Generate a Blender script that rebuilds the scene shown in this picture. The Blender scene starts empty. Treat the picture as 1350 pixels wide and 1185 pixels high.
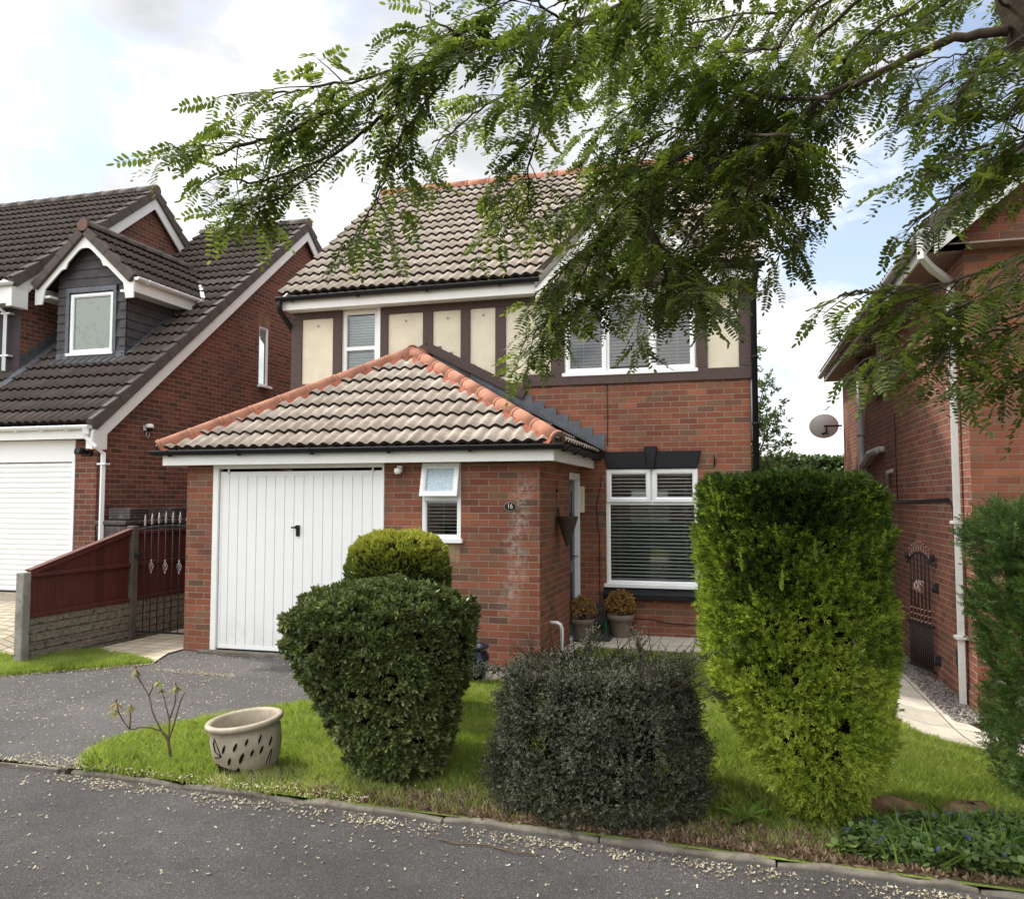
import bpy, bmesh, math, random
import numpy as np
from mathutils import Vector, Matrix
random.seed(7); RNG = np.random.default_rng(7)
S = bpy.context.scene; COL = S.collection
V = Vector; R = math.radians

# ------------------------------------------------------------------ materials
class NT:
    def __init__(s, name):
        s.m = bpy.data.materials.new(name); s.m.use_nodes = True
        s.t = s.m.node_tree; s.n = s.t.nodes; s.l = s.t.links
        s.n.clear(); s.out = s.n.new('ShaderNodeOutputMaterial')
    def new(s, typ, **kw):
        nd = s.n.new('ShaderNode' + typ)
        for k, v in kw.items():
            setattr(nd, k, v)
        return nd
    def put(s, sock, v):
        if isinstance(v, bpy.types.NodeSocket): s.l.new(v, sock)
        else: sock.default_value = v
    def math(s, op, a, b=None, c=None, clamp=False):
        nd = s.new('Math', operation=op); nd.use_clamp = clamp
        s.put(nd.inputs[0], a)
        if b is not None: s.put(nd.inputs[1], b)
        if c is not None: s.put(nd.inputs[2], c)
        return nd.outputs[0]
    def vmath(s, op, a, b=None):
        nd = s.new('VectorMath', operation=op); s.put(nd.inputs[0], a)
        if b is not None: s.put(nd.inputs[1], b)
        return nd.outputs[0]
    def noise(s, vec, scale, detail=4, rough=.55, dist=0.0):
        nd = s.new('TexNoise'); s.put(nd.inputs['Vector'], vec)
        nd.inputs['Scale'].default_value = scale; nd.inputs['Detail'].default_value = detail
        nd.inputs['Roughness'].default_value = rough; nd.inputs['Distortion'].default_value = dist
        return nd.outputs[0]
    def ramp(s, fac, stops, interp='LINEAR'):
        nd = s.new('ValToRGB'); s.put(nd.inputs[0], fac); cr = nd.color_ramp; cr.interpolation = interp
        while len(cr.elements) > 1: cr.elements.remove(cr.elements[-1])
        for i, (p, c) in enumerate(stops):
            e = cr.elements[0] if i == 0 else cr.elements.new(p)
            e.position = p
            e.color = (c[0], c[1], c[2], 1) if isinstance(c, (tuple, list)) else (c, c, c, 1)
        return nd.outputs[0]
    def mix(s, fac, a, b, mode='MIX'):
        nd = s.new('Mix', data_type='RGBA', blend_type=mode); s.put(nd.inputs[0], fac)
        def c4(v): return (*v, 1) if isinstance(v, tuple) and len(v) == 3 else v
        s.put(nd.inputs[6], c4(a)); s.put(nd.inputs[7], c4(b)); return nd.outputs[2]
    def maprange(s, v, a, b, c=0.0, d=1.0):
        nd = s.new('MapRange'); s.put(nd.inputs[0], v)
        for i, x in enumerate((a, b, c, d)): nd.inputs[i + 1].default_value = x
        return nd.outputs[0]
    def obj(s): return s.new('TexCoord').outputs['Object']
    def uv(s): return s.new('UVMap').outputs[0]
    def comb(s, x, y, z=0.0):
        nd = s.new('CombineXYZ'); s.put(nd.inputs[0], x); s.put(nd.inputs[1], y); s.put(nd.inputs[2], z); return nd.outputs[0]
    def sep(s, v):
        nd = s.new('SeparateXYZ'); s.put(nd.inputs[0], v); return nd.outputs
    def white(s, v):
        nd = s.new('TexWhiteNoise', noise_dimensions='3D'); s.put(nd.inputs[0], v); return nd.outputs[0]
    def bump(s, h, strength=.5, dist=.01, normal=None):
        nd = s.new('Bump'); nd.inputs['Strength'].default_value = strength; nd.inputs['Distance'].default_value = dist
        s.put(nd.inputs['Height'], h)
        if normal is not None: s.put(nd.inputs['Normal'], normal)
        return nd.outputs[0]
    def pbr(s, col, rough=.6, normal=None, metal=0.0, spec=.5):
        nd = s.new('BsdfPrincipled'); s.put(nd.inputs['Base Color'], (*col, 1) if isinstance(col, tuple) else col)
        s.put(nd.inputs['Roughness'], rough); nd.inputs['Metallic'].default_value = metal
        nd.inputs['Specular IOR Level'].default_value = spec
        if normal is not None: s.put(nd.inputs['Normal'], normal)
        return nd.outputs[0]
    def done(s, sh): s.l.new(sh, s.out.inputs[0]); return s.m

def m_simple(name, col, rough=.5, var=.12, scale=6, bump=.0, bscale=80, metal=0.0, dirt=0.0, dirtcol=(.12,.10,.07), spec=.5):
    t = NT(name); o = t.obj(); n = t.noise(o, scale, 5)
    lo = tuple(c * (1 - var) for c in col); hi = tuple(min(1, c * (1 + var)) for c in col)
    c = t.ramp(n, [(.3, lo), (.7, hi)])
    if dirt > 0:
        d = t.noise(o, scale * 1.7, 8, .65); c = t.mix(t.maprange(d, .52, .75, 0, dirt), c, dirtcol)
    nm = t.bump(t.noise(o, bscale, 4), bump, .005) if bump else None
    return t.done(t.pbr(c, rough, nm, metal, spec))

def m_brick(name, cols, mortar, stain=None, w=.225, h=.075, vert=False, gap=.0065):
    """cols: ramp stops for the individual bricks; UV in metres"""
    t = NT(name); u, v, _ = t.sep(t.uv())
    wob = t.noise(t.uv(), 9, 3); u2 = t.math('ADD', u, t.math('MULTIPLY', t.math('SUBTRACT', wob, .5), .006))
    v2 = t.math('ADD', v, t.math('MULTIPLY', t.math('SUBTRACT', t.noise(t.uv(), 14, 3), .5), .004))
    if vert: u2, v2 = v2, u2
    rv = t.math('DIVIDE', v2, h); row = t.math('FLOOR', rv)
    off = t.math('MULTIPLY', t.math('MODULO', t.math('ABSOLUTE', row), 2), .5)
    cu = t.math('ADD', t.math('DIVIDE', u2, w), off); col = t.math('FLOOR', cu)
    fu = t.math('FRACT', cu); fv = t.math('FRACT', rv)
    du = t.math('MULTIPLY', t.math('MINIMUM', fu, t.math('SUBTRACT', 1, fu)), w)
    dv = t.math('MULTIPLY', t.math('MINIMUM', fv, t.math('SUBTRACT', 1, fv)), h)
    edge = t.math('ADD', t.math('MINIMUM', du, dv), t.math('MULTIPLY', t.math('SUBTRACT', t.noise(t.uv(), 60, 3), .5), .005))
    br = t.maprange(edge, gap * .55, gap * 1.15)
    rnd = t.white(t.comb(row, col, 3.3))
    c = t.ramp(rnd, cols)
    rnd2 = t.white(t.comb(col, row, 9.1))
    c = t.mix(t.math('MULTIPLY', t.noise(t.uv(), 26, 6, .7), .7), c, t.mix(rnd2, (.07, .03, .022), (.40, .15, .085)))
    fine = t.noise(t.uv(), 150, 3, .7); c = t.mix(t.maprange(fine, .35, .75, 0, .35), c, (.05, .025, .02))
    mn = t.mix(t.noise(t.uv(), 40, 4), mortar, tuple(x * .6 for x in mortar))
    c = t.mix(br, mn, c)
    big = t.noise(t.uv(), 1.1, 6, .65); c = t.mix(t.maprange(big, .42, .7, 0, .42), c, (.06, .035, .028))
    if stain: c = stain(t, c, u, v)
    hgt = t.math('ADD', t.math('MULTIPLY', br, .8), t.math('MULTIPLY', t.noise(t.uv(), 90, 5, .7), .35))
    return t.done(t.pbr(c, .88, t.bump(hgt, .8, .008), spec=.25))

def stain_garage(t, c, u, v):
    # salt bloom: a ragged white trail down the wall near the corner
    path = t.math('ADD', -2.42, t.math('MULTIPLY', t.math('SUBTRACT', t.noise(t.comb(0.0, v, 0.0), 1.6, 2), .5), .55))
    path = t.math('ADD', path, t.math('MULTIPLY', t.math('SUBTRACT', v, 1.0), .13))
    d = t.math('ABSOLUTE', t.math('SUBTRACT', u, path))
    m = t.maprange(d, .16, .0)
    nz = t.maprange(t.noise(t.uv(), 15, 8, .75), .44, .60)
    vr = t.math('MULTIPLY', t.maprange(v, .45, .7), t.maprange(v, 2.15, 1.95))
    return t.mix(t.math('MULTIPLY', t.math('MULTIPLY', m, nz), t.math('MULTIPLY', vr, .42)), c, (.62, .52, .47))

RED = [(0, (0.3, 0.0945, 0.0485)), (0.22, (0.2401, 0.0721, 0.0397)), (0.42, (0.3468, 0.1194, 0.0573)), (0.58, (0.22, 0.0696, 0.0418)), (0.74, (0.2867, 0.092, 0.0473)), (0.82, (0.1801, 0.1093, 0.0683)), (0.92, (0.2001, 0.1056, 0.0639)), (1, (0.1267, 0.0746, 0.0518))]
M = {}
M['brick'] = m_brick('brick_orange_red', RED, (.33, .26, .19), gap=.0062)
M['brick_garage'] = m_brick('brick_orange_red_salted', RED, (.33, .26, .19), stain_garage, gap=.0062)
M['brick_left'] = m_brick('brick_brown_red', [(0, (.155, .050, .034)), (.4, (.18, .058, .038)), (.6, (.155, .045, .032)), (.8, (.11, .05, .038)), (.9, (.085, .058, .046)), (1, (.20, .062, .04))], (.34, .26, .20), gap=.0065)
M['brick_right'] = m_brick('brick_pink_red', [(0, (.245, .082, .054)), (.4, (.27, .095, .062)), (.6, (.21, .070, .048)), (.8, (.245, .09, .058)), (.9, (.15, .09, .07)), (1, (.19, .078, .052))], (.42, .34, .26), gap=.0055)
M['brick_buff'] = m_brick('brick_buff', [(0, (.36, .26, .14)), (.5, (.42, .30, .17)), (1, (.30, .21, .12))], (.33, .27, .2), w=.225, h=.075, vert=True)
M['upvc'] = m_simple('white_plastic', (.80, .80, .79), .28, .015, 3, dirt=.06)
M['white_old'] = m_simple('weathered_white_plastic', (.60, .60, .57), .42, .05, 5, dirt=.35, dirtcol=(.30, .29, .25))
M['fascia'] = m_simple('fascia_white', (.78, .77, .73), .4, .03, 4, dirt=.12, dirtcol=(.45, .42, .36))
M['black_pvc'] = m_simple('black_plastic', (.009, .0095, .011), .5, .2, 8, spec=.25)
M['iron'] = m_simple('black_iron', (.008, .008, .009), .75, .3, 20, bump=.1)
M['bright_metal'] = m_simple('worn_metal', (.42, .38, .36), .4, .2, 30, metal=.6)
M['copper'] = m_simple('rubbed_copper', (.50, .33, .28), .4, .2, 30, metal=.6)
M['render'] = m_simple('cream_roughcast', (.68, .61, .47), .95, .10, 2.5, bump=.9, bscale=110, dirt=.30, dirtcol=(.38, .33, .24), spec=.1)
M['lead'] = m_simple('lead_sheet', (.088, .096, .108), .5, .3, 9, bump=.35, bscale=20, metal=.15, dirt=.3, dirtcol=(.19, .20, .21))
M['slate'] = m_simple('hung_tile_grey', (.060, .054, .056), .8, .25, 7, bump=.3, bscale=90)
M['concrete'] = m_simple('weathered_concrete', (.25, .235, .20), .95, .3, 7, bump=1.0, bscale=110, dirt=.95, dirtcol=(.10, .095, .065), spec=.15)
M['kerb'] = m_simple('edging_concrete', (.16, .142, .115), .95, .3, 7, bump=1.0, bscale=120, dirt=.85, dirtcol=(.065, .055, .038), spec=.15)
M['darkpost'] = m_simple('stained_post', (.10, .082, .068), .9, .3, 5, bump=.5, bscale=60)
M['terracotta'] = m_simple('terracotta', (.34, .155, .10), .9, .25, 8, bump=.5, bscale=60, dirt=.65, dirtcol=(.30, .16, .10), spec=.2)
M['bedding'] = m_simple('red_bedding_mortar', (.29, .10, .065), .95, .3, 12, bump=.9, bscale=50, spec=.1)
M['tile_endcap'] = m_simple('brown_ridge_end', (.15, .085, .062), .85, .15, 8)
M['dark_blue'] = m_simple('blue_black_glaze', (.006, .009, .03), .10, .3, 6)
M['navy_door'] = m_simple('navy_paint', (.012, .018, .042), .25, .1, 3)
M['taupe'] = m_simple('taupe_clay', (.17, .135, .105), .85, .12, 7, bump=.2)
M['greyplastic'] = m_simple('grey_plastic', (.25, .26, .26), .4, .1, 6)
M['pipe_grey'] = m_simple('aged_grey_pipe', (.40, .39, .385), .5, .07, 4, dirt=.3, dirtcol=(.25, .23, .2))
M['binplastic'] = m_simple('dark_brown_plastic', (.045, .035, .032), .55, .3, 9, dirt=.5, dirtcol=(.3, .3, .3))
M['green_glass'] = m_simple('green_plastic', (.01, .12, .05), .3, .1, 5)
M['mat'] = m_simple('door_mat_dark', (.03, .032, .036), .95, .4, 60, bump=.8, bscale=200)
M['wicker'] = m_simple('dark_wicker', (.055, .038, .025), .8, .6, 70, bump=.9, bscale=90)
M['cream_plastic'] = m_simple('cream_plastic', (.62, .56, .40), .5, .05, 5)
M['bark'] = m_simple('bark', (.055, .042, .030), .95, .5, 14, bump=1.0, bscale=45, spec=.1)
M['twig'] = m_simple('twig_bark', (.11, .075, .045), .9, .3, 25, spec=.15)
M['darktwig'] = m_simple('dark_twig_bark', (.035, .028, .020), .9, .3, 25, spec=.15)
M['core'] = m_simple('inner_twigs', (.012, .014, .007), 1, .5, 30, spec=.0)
M['soil'] = m_simple('soil_litter', (.12, .085, .05), 1, .45, 25, bump=1.0, bscale=70, spec=.05)
M['log'] = m_simple('rotting_wood', (.16, .105, .06), .95, .5, 20, bump=1.0, bscale=60, spec=.05)
M['interior'] = m_simple('interior_wall', (.22, .20, .17), .9, .05, 2)
M['blind'] = m_simple('blind_slat_white', (.80, .80, .78), .5, .03, 3)
M['frost'] = None

def m_tile(name, c1, c2, c3, dark, wave=.15, gauge=.32, moss=0.15, mosscol=(.16, .15, .10)):
    t = NT(name); u, v, _ = t.sep(t.uv())
    r = t.math('FLOOR', t.math('DIVIDE', v, gauge)); c = t.math('FLOOR', t.math('DIVIDE', u, wave * 2))
    rnd = t.white(t.comb(r, c, 1.7))
    base = t.ramp(rnd, [(0, c1), (.4, c2), (.75, c3), (1, c1)])
    o = t.obj(); n = t.noise(o, 7, 8, .7); n2 = t.noise(o, 45, 6, .7)
    base = t.mix(t.maprange(n, .38, .68, 0, .62), base, dark); base = t.mix(t.maprange(t.noise(t.comb(t.math('MULTIPLY', u, 14), t.math('MULTIPLY', v, 1.1), 3.0), 1.0, 5, .65), .5, .72, 0, .5), base, dark)
    base = t.mix(t.maprange(n2, .5, .72, 0, .5), base, tuple(x * .55 for x in c1))
    base = t.mix(t.maprange(t.noise(o, 22, 5, .7), .62, .74, 0, moss), base, mosscol)
    fu = t.math('FRACT', t.math('DIVIDE', u, wave * 2)); seam = t.maprange(t.math('ABSOLUTE', t.math('SUBTRACT', fu, .5)), .47, .495)
    base = t.mix(t.math('MULTIPLY', seam, .6), base, tuple(x * .3 for x in c1))
    return t.done(t.pbr(base, .92, t.bump(t.noise(o, 130, 5, .7), .5, .006), spec=.15))
M['tile_cream'] = m_tile('cream_roof_tile', (.43, .365, .30), (.51, .44, .365), (.38, .32, .26), (.21, .165, .13), moss=.55)
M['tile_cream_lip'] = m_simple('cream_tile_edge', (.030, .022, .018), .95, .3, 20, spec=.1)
M['tile_dark'] = m_tile('brown_roof_tile', (.088, .070, .058), (.105, .084, .07), (.074, .060, .052), (.055, .045, .04), moss=.5, mosscol=(.15, .14, .11))
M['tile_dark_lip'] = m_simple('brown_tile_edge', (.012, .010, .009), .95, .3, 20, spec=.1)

def m_timber():
    t = NT('brown_stained_timber'); o = t.obj()
    mp = t.new('Mapping'); t.l.new(o, mp.inputs[0]); mp.inputs['Scale'].default_value = (12, 12, 12)
    n = t.noise(mp.outputs[0], 3, 6, .6); c = t.ramp(n, [(.3, (.060, .039, .034)), (.7, (.095, .062, .053))])
    return t.done(t.pbr(c, .7, t.bump(n, .3, .004), spec=.3))
M['timber'] = m_timber()

def m_fencewood():
    t = NT('red_brown_fence_stain'); u, v, _ = t.sep(t.uv())
    b = t.math('FLOOR', t.math('DIVIDE', u, .125)); f = t.math('FRACT', t.math('DIVIDE', u, .125))
    rnd = t.white(t.comb(b, 0.0, 5.0))
    c = t.ramp(rnd, [(0, (.085, .022, .016)), (.5, (.108, .027, .019)), (1, (.068, .018, .014))])
    g = t.noise(t.comb(t.math('MULTIPLY', u, 40), t.math('MULTIPLY', v, 2.5), 0.0), 1.2, 5)
    c = t.mix(t.maprange(g, .4, .7, 0, .5), c, (.05, .012, .01))
    line = t.maprange(f, .06, .0); c = t.mix(line, c, (.02, .008, .006))
    return t.done(t.pbr(c, .65, t.bump(t.math('ADD', g, t.math('MULTIPLY', line, -2)), .4, .01), spec=.3))
M['fence'] = m_fencewood()

def m_stonepanel():
    t = NT('rockfaced_gravel_board'); u, v, _ = t.sep(t.uv())
    rv = t.math('DIVIDE', v, .095); row = t.math('FLOOR', rv)
    cu = t.math('ADD', t.math('DIVIDE', u, .47), t.math('MULTIPLY', t.math('MODULO', t.math('ABSOLUTE', row), 2), .5))
    fu = t.math('FRACT', cu); fv = t.math('FRACT', rv)
    du = t.math('MULTIPLY', t.math('MINIMUM', fu, t.math('SUBTRACT', 1, fu)), .47)
    dv = t.math('MULTIPLY', t.math('MINIMUM', fv, t.math('SUBTRACT', 1, fv)), .095)
    du = t.math('ADD', du, t.math('MULTIPLY', t.math('SUBTRACT', t.noise(t.uv(), 9, 4), .45), .16)); dv = t.math('ADD', dv, t.math('MULTIPLY', t.math('SUBTRACT', t.noise(t.uv(), 11, 5), .45), .06)); m = t.maprange(t.math('MINIMUM', du, dv), .000, .016)
    n = t.noise(t.uv(), 16, 7, .7)
    c = t.ramp(n, [(.3, (.11, .095, .07)), (.5, (.2, .175, .135)), (.7, (.30, .27, .21))]); c = t.mix(t.maprange(m, 0, 1, .35, 1), (.085, .07, .052), c)
    return t.done(t.pbr(c, .95, t.bump(t.math('ADD', m, t.math('MULTIPLY', n, 1.2)), 1.0, .02), spec=.1))
M['stonepanel'] = m_stonepanel()

def m_asphalt(name, base, speck):
    t = NT(name); o = t.obj()
    vo = t.new('TexVoronoi'); t.put(vo.inputs['Vector'], o); vo.inputs['Scale'].default_value = 190
    n = t.noise(o, 230, 3, .7); big = t.noise(o, .7, 5); mid = t.noise(o, 6, 6, .6)
    c = t.mix(t.maprange(n, .42, .70, 0, .75), base, speck)
    wn = t.sep(vo.outputs['Color'])[0]; c = t.mix(t.maprange(wn, .80, .98, 0, .55), c, tuple(x * 1.9 for x in speck))
    c = t.mix(t.maprange(mid, .35, .75, 0, .35), c, tuple(x * .62 for x in base))
    c = t.mix(t.maprange(big, .38, .62, 0, .45), c, tuple(x * .5 for x in base)); c = t.mix(t.maprange(t.noise(o, 1.9, 8, .7), .55, .72, 0, .5), c, tuple(x * 1.7 for x in base)); ck = t.noise(o, 1.3, 6, .6, 1.2); c = t.mix(t.maprange(t.math('ABSOLUTE', t.math('SUBTRACT', ck, .47)), .003, .0, 0, .55), c, (.02, .018, .016))
    h = t.math('ADD', t.math('MULTIPLY', vo.outputs['Distance'], -1.2), n)
    return t.done(t.pbr(c, .9, t.bump(h, .9, .006), spec=.25))
M['asphalt'] = m_asphalt('road_asphalt', (.060, .056, .055), (.165, .155, .148))
M['asphalt2'] = m_asphalt('driveway_asphalt', (.092, .086, .083), (.19, .18, .172))

def m_slab(name, col, w=.6, h=.6, joint=(.12, .1, .07)):
    t = NT(name); u, v, _ = t.sep(t.uv())
    du = t.math('FRACT', t.math('DIVIDE', u, w)); dv = t.math('FRACT', t.math('DIVIDE', v, h))
    eu = t.math('MULTIPLY', t.math('MINIMUM', du, t.math('SUBTRACT', 1, du)), w); ev = t.math('MULTIPLY', t.math('MINIMUM', dv, t.math('SUBTRACT', 1, dv)), h)
    j = t.maprange(t.math('MINIMUM', eu, ev), .004, .009)
    rnd = t.white(t.comb(t.math('FLOOR', t.math('DIVIDE', u, w)), t.math('FLOOR', t.math('DIVIDE', v, h)), 2.0))
    c = t.mix(rnd, tuple(x * .85 for x in col), tuple(x * 1.08 for x in col))
    n = t.noise(t.uv(), 5, 8, .65); c = t.mix(t.maprange(n, .5, .75, 0, .55), c, (.19, .165, .12))
    c = t.mix(j, joint, c)
    return t.done(t.pbr(c, .9, t.bump(t.math('ADD', j, t.math('MULTIPLY', t.noise(t.uv(), 80, 5), .3)), .5, .006), spec=.2))
M['slab'] = m_slab('concrete_paving', (.50, .455, .37))
M['slab_small'] = m_slab('buff_pavers', (.44, .38, .28), .3, .2)

def m_grassbase():
    t = NT('turf'); o = t.obj(); n = t.noise(o, 4, 6); n2 = t.noise(o, 90, 3)
    c = t.ramp(n, [(.3, (.15, .19, .045)), (.6, (.20, .25, .06)), (.8, (.26, .24, .11))]); c = t.mix(t.maprange(n2, .5, .7, 0, .5), c, (.05, .05, .022))
    return t.done(t.pbr(c, 1, t.bump(n2, .9, .02), spec=.05))
M['turf'] = m_grassbase()

def m_leaf(name, stops, trans=.35, rough=.45, spec=.4, back=None):
    t = NT(name); u, v, _ = t.sep(t.uv()); c = t.ramp(u, stops)
    n = t.noise(t.obj(), 2.2, 3); c = t.mix(t.maprange(n, .35, .7, 0, .35), c, tuple(x * .62 for x in stops[0][1]))
    if back:
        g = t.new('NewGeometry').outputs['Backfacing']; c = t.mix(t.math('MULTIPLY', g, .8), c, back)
    p = t.pbr(c, rough, spec=spec); tr = t.new('BsdfTranslucent')
    tc = t.mix(.5, c, t.mix(1.0, c, (1.5, 1.7, .6), 'MULTIPLY')); t.l.new(tc, tr.inputs[0])
    mx = t.new('MixShader'); mx.inputs[0].default_value = trans; t.l.new(p, mx.inputs[1]); t.l.new(tr.outputs[0], mx.inputs[2])
    return t.done(mx.outputs[0])
M['locust'] = m_leaf('locust_leaf', [(0, (.046, .068, .014)), (.5, (.085, .118, .022)), (.85, (.135, .17, .032)), (1, (.22, .25, .055))], .48)
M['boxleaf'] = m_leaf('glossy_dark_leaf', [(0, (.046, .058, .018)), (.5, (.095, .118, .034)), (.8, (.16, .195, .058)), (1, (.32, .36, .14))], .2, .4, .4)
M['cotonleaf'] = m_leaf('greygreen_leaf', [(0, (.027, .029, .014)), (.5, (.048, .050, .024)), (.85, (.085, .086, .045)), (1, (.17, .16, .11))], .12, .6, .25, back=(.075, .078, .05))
M['yew'] = m_leaf('yew_needle', [(0, (.07, .13, .016)), (.4, (.13, .22, .022)), (.8, (.21, .32, .035)), (1, (.29, .37, .06))], .3, .5, .3)
M['yew_old'] = m_leaf('old_yew_needle', [(0, (.018, .036, .010)), (.6, (.032, .062, .014)), (1, (.06, .10, .022))], .15, .5, .3)
M['gold'] = m_leaf('golden_conifer', [(0, (.09, .13, .015)), (.5, (.17, .22, .022)), (1, (.28, .31, .035))], .25, .6, .2)
M['goldlow'] = m_leaf('green_conifer', [(0, (.035, .06, .012)), (.5, (.06, .10, .018)), (1, (.11, .15, .025))], .2, .6, .2)
M['cypress'] = m_leaf('cypress_spray', [(0, (.045, .085, .025)), (.5, (.085, .155, .04)), (.9, (.15, .23, .055)), (1, (.10, .07, .035))], .2, .55, .25)
M['grass'] = m_leaf('grass_blade', [(0, (.21, .27, .055)), (.5, (.32, .39, .085)), (.82, (.41, .46, .13)), (.92, (.48, .46, .24)), (1, (.52, .47, .31))], .45, .5, .3)
M['weed'] = m_leaf('weed_leaf', [(0, (.06, .13, .02)), (.6, (.12, .23, .03)), (1, (.22, .32, .06))], .35, .5, .3)
M['ivy'] = m_leaf('groundcover_leaf', [(0, (.05, .085, .022)), (.6, (.095, .15, .04)), (1, (.17, .24, .07))], .2, .4, .4)
M['violet'] = m_leaf('violet_flower', [(0, (.10, .07, .32)), (1, (.2, .16, .5))], .3, .6, .2)
M['dried'] = m_leaf('dried_leaf', [(0, (.22, .11, .035)), (.5, (.36, .20, .06)), (1, (.45, .32, .12))], .25, .7, .2)
M['litter'] = m_leaf('fallen_leaf', [(0, (.11, .07, .045)), (.5, (.20, .135, .085)), (1, (.36, .27, .18))], .1, .8, .1)
M['petal'] = m_leaf('fallen_petal', [(0, (.26, .205, .13)), (.45, (.44, .375, .26)), (1, (.70, .64, .50))], .2, .8, .1)
M['bgtree'] = m_leaf('far_tree_leaf', [(0, (.09, .13, .05)), (.6, (.15, .20, .08)), (1, (.24, .28, .13))], .4, .6, .2)
M['pebble'] = m_leaf('pebbles', [(0, (.08, .068, .06)), (.5, (.15, .13, .112)), (1, (.30, .27, .24))], .0, .7, .3)

def m_glass(name, tint=(1, 1, 1), rough=.01, obscure=0.0, ior=1.75):
    t = NT(name); fr = t.new('Fresnel'); fr.inputs[0].default_value = ior
    nm = None
    if obscure:
        vo = t.new('TexVoronoi', feature='DISTANCE_TO_EDGE'); t.put(vo.inputs['Vector'], t.obj()); vo.inputs['Scale'].default_value = 34
        nm = t.bump(vo.outputs['Distance'], obscure, .02)
    g = t.new('BsdfGlossy'); g.inputs['Roughness'].default_value = rough
    if nm: t.l.new(nm, g.inputs['Normal']); t.l.new(nm, fr.inputs['Normal'])
    tr = t.new('BsdfTransparent'); tr.inputs[0].default_value = (*tint, 1)
    mx = t.new('MixShader'); t.l.new(fr.outputs[0], mx.inputs[0]); t.l.new(tr.outputs[0], mx.inputs[1]); t.l.new(g.outputs[0], mx.inputs[2])
    return t.done(mx.outputs[0])
M['glass'] = m_glass('window_glass', (.86, .9, .88))
M['glass_obscure'] = m_glass('obscure_glass', (.75, .8, .8), .12, .7, 2.4)

def m_film():
    t = NT('sticker_covered_glass'); o = t.obj()
    n = t.noise(o, 14, 4, .6, 1.5); k = t.maprange(t.math('ABSOLUTE', t.math('SUBTRACT', n, .5)), .035, .012)
    msk = t.maprange(t.noise(o, 5, 2), .52, .6)
    c = t.mix(t.math('MULTIPLY', t.math('MULTIPLY', k, msk), .7), (.17, .21, .17), (.04, .055, .045))
    return t.done(t.pbr(c, .12, spec=.6))
M['film'] = m_film()
def m_frost():
    t = NT('frosted_window_glass'); vo = t.new('TexVoronoi', feature='DISTANCE_TO_EDGE'); t.put(vo.inputs['Vector'], t.obj()); vo.inputs['Scale'].default_value = 38
    c = t.mix(t.maprange(vo.outputs['Distance'], .0, .12), (.20, .30, .36), (.46, .56, .62)); return t.done(t.pbr(c, .2, t.bump(vo.outputs['Distance'], .6, .01), spec=.8))
M['frosted'] = m_frost()
M['oldleaf'] = m_leaf('drooping_olive_leaf', [(0, (.15, .17, .05)), (.5, (.25, .24, .08)), (1, (.34, .18, .09))], .3, .6, .3)

def m_pot():
    t = NT('speckled_cream_stoneware'); o = t.obj()
    c = t.ramp(t.noise(o, 9, 5), [(.35, (.27, .225, .165)), (.65, (.38, .325, .245))]); zz = t.sep(o)[2]; c = t.mix(t.math('MULTIPLY', t.maprange(t.noise(o, 14, 8, .75), .42, .62), t.maprange(zz, .22, .0, 0, .8)), c, (.12, .085, .05))
    sp = t.maprange(t.noise(o, 42, 5, .7), .62, .70); c = t.mix(t.math('MULTIPLY', sp, .85), c, (.11, .08, .05))
    return t.done(t.pbr(c, .6, t.bump(t.noise(o, 60, 5), .25, .004), spec=.4))
M['stoneware'] = m_pot()

# ------------------------------------------------------------------ geometry
def tag(o, label=None, cat=None, group=None, kind=None):
    if label: o['label'] = label
    if cat: o['category'] = cat
    if group: o['group'] = group
    if kind: o['kind'] = kind
    return o

def thing(name, label, cat, loc=(0, 0, 0), rotz=0.0, group=None):
    o = bpy.data.objects.new(name, None); COL.objects.link(o); o.empty_display_size = .2
    o.location = loc; o.rotation_euler = (0, 0, rotz)
    return tag(o, label, cat, group)

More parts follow.
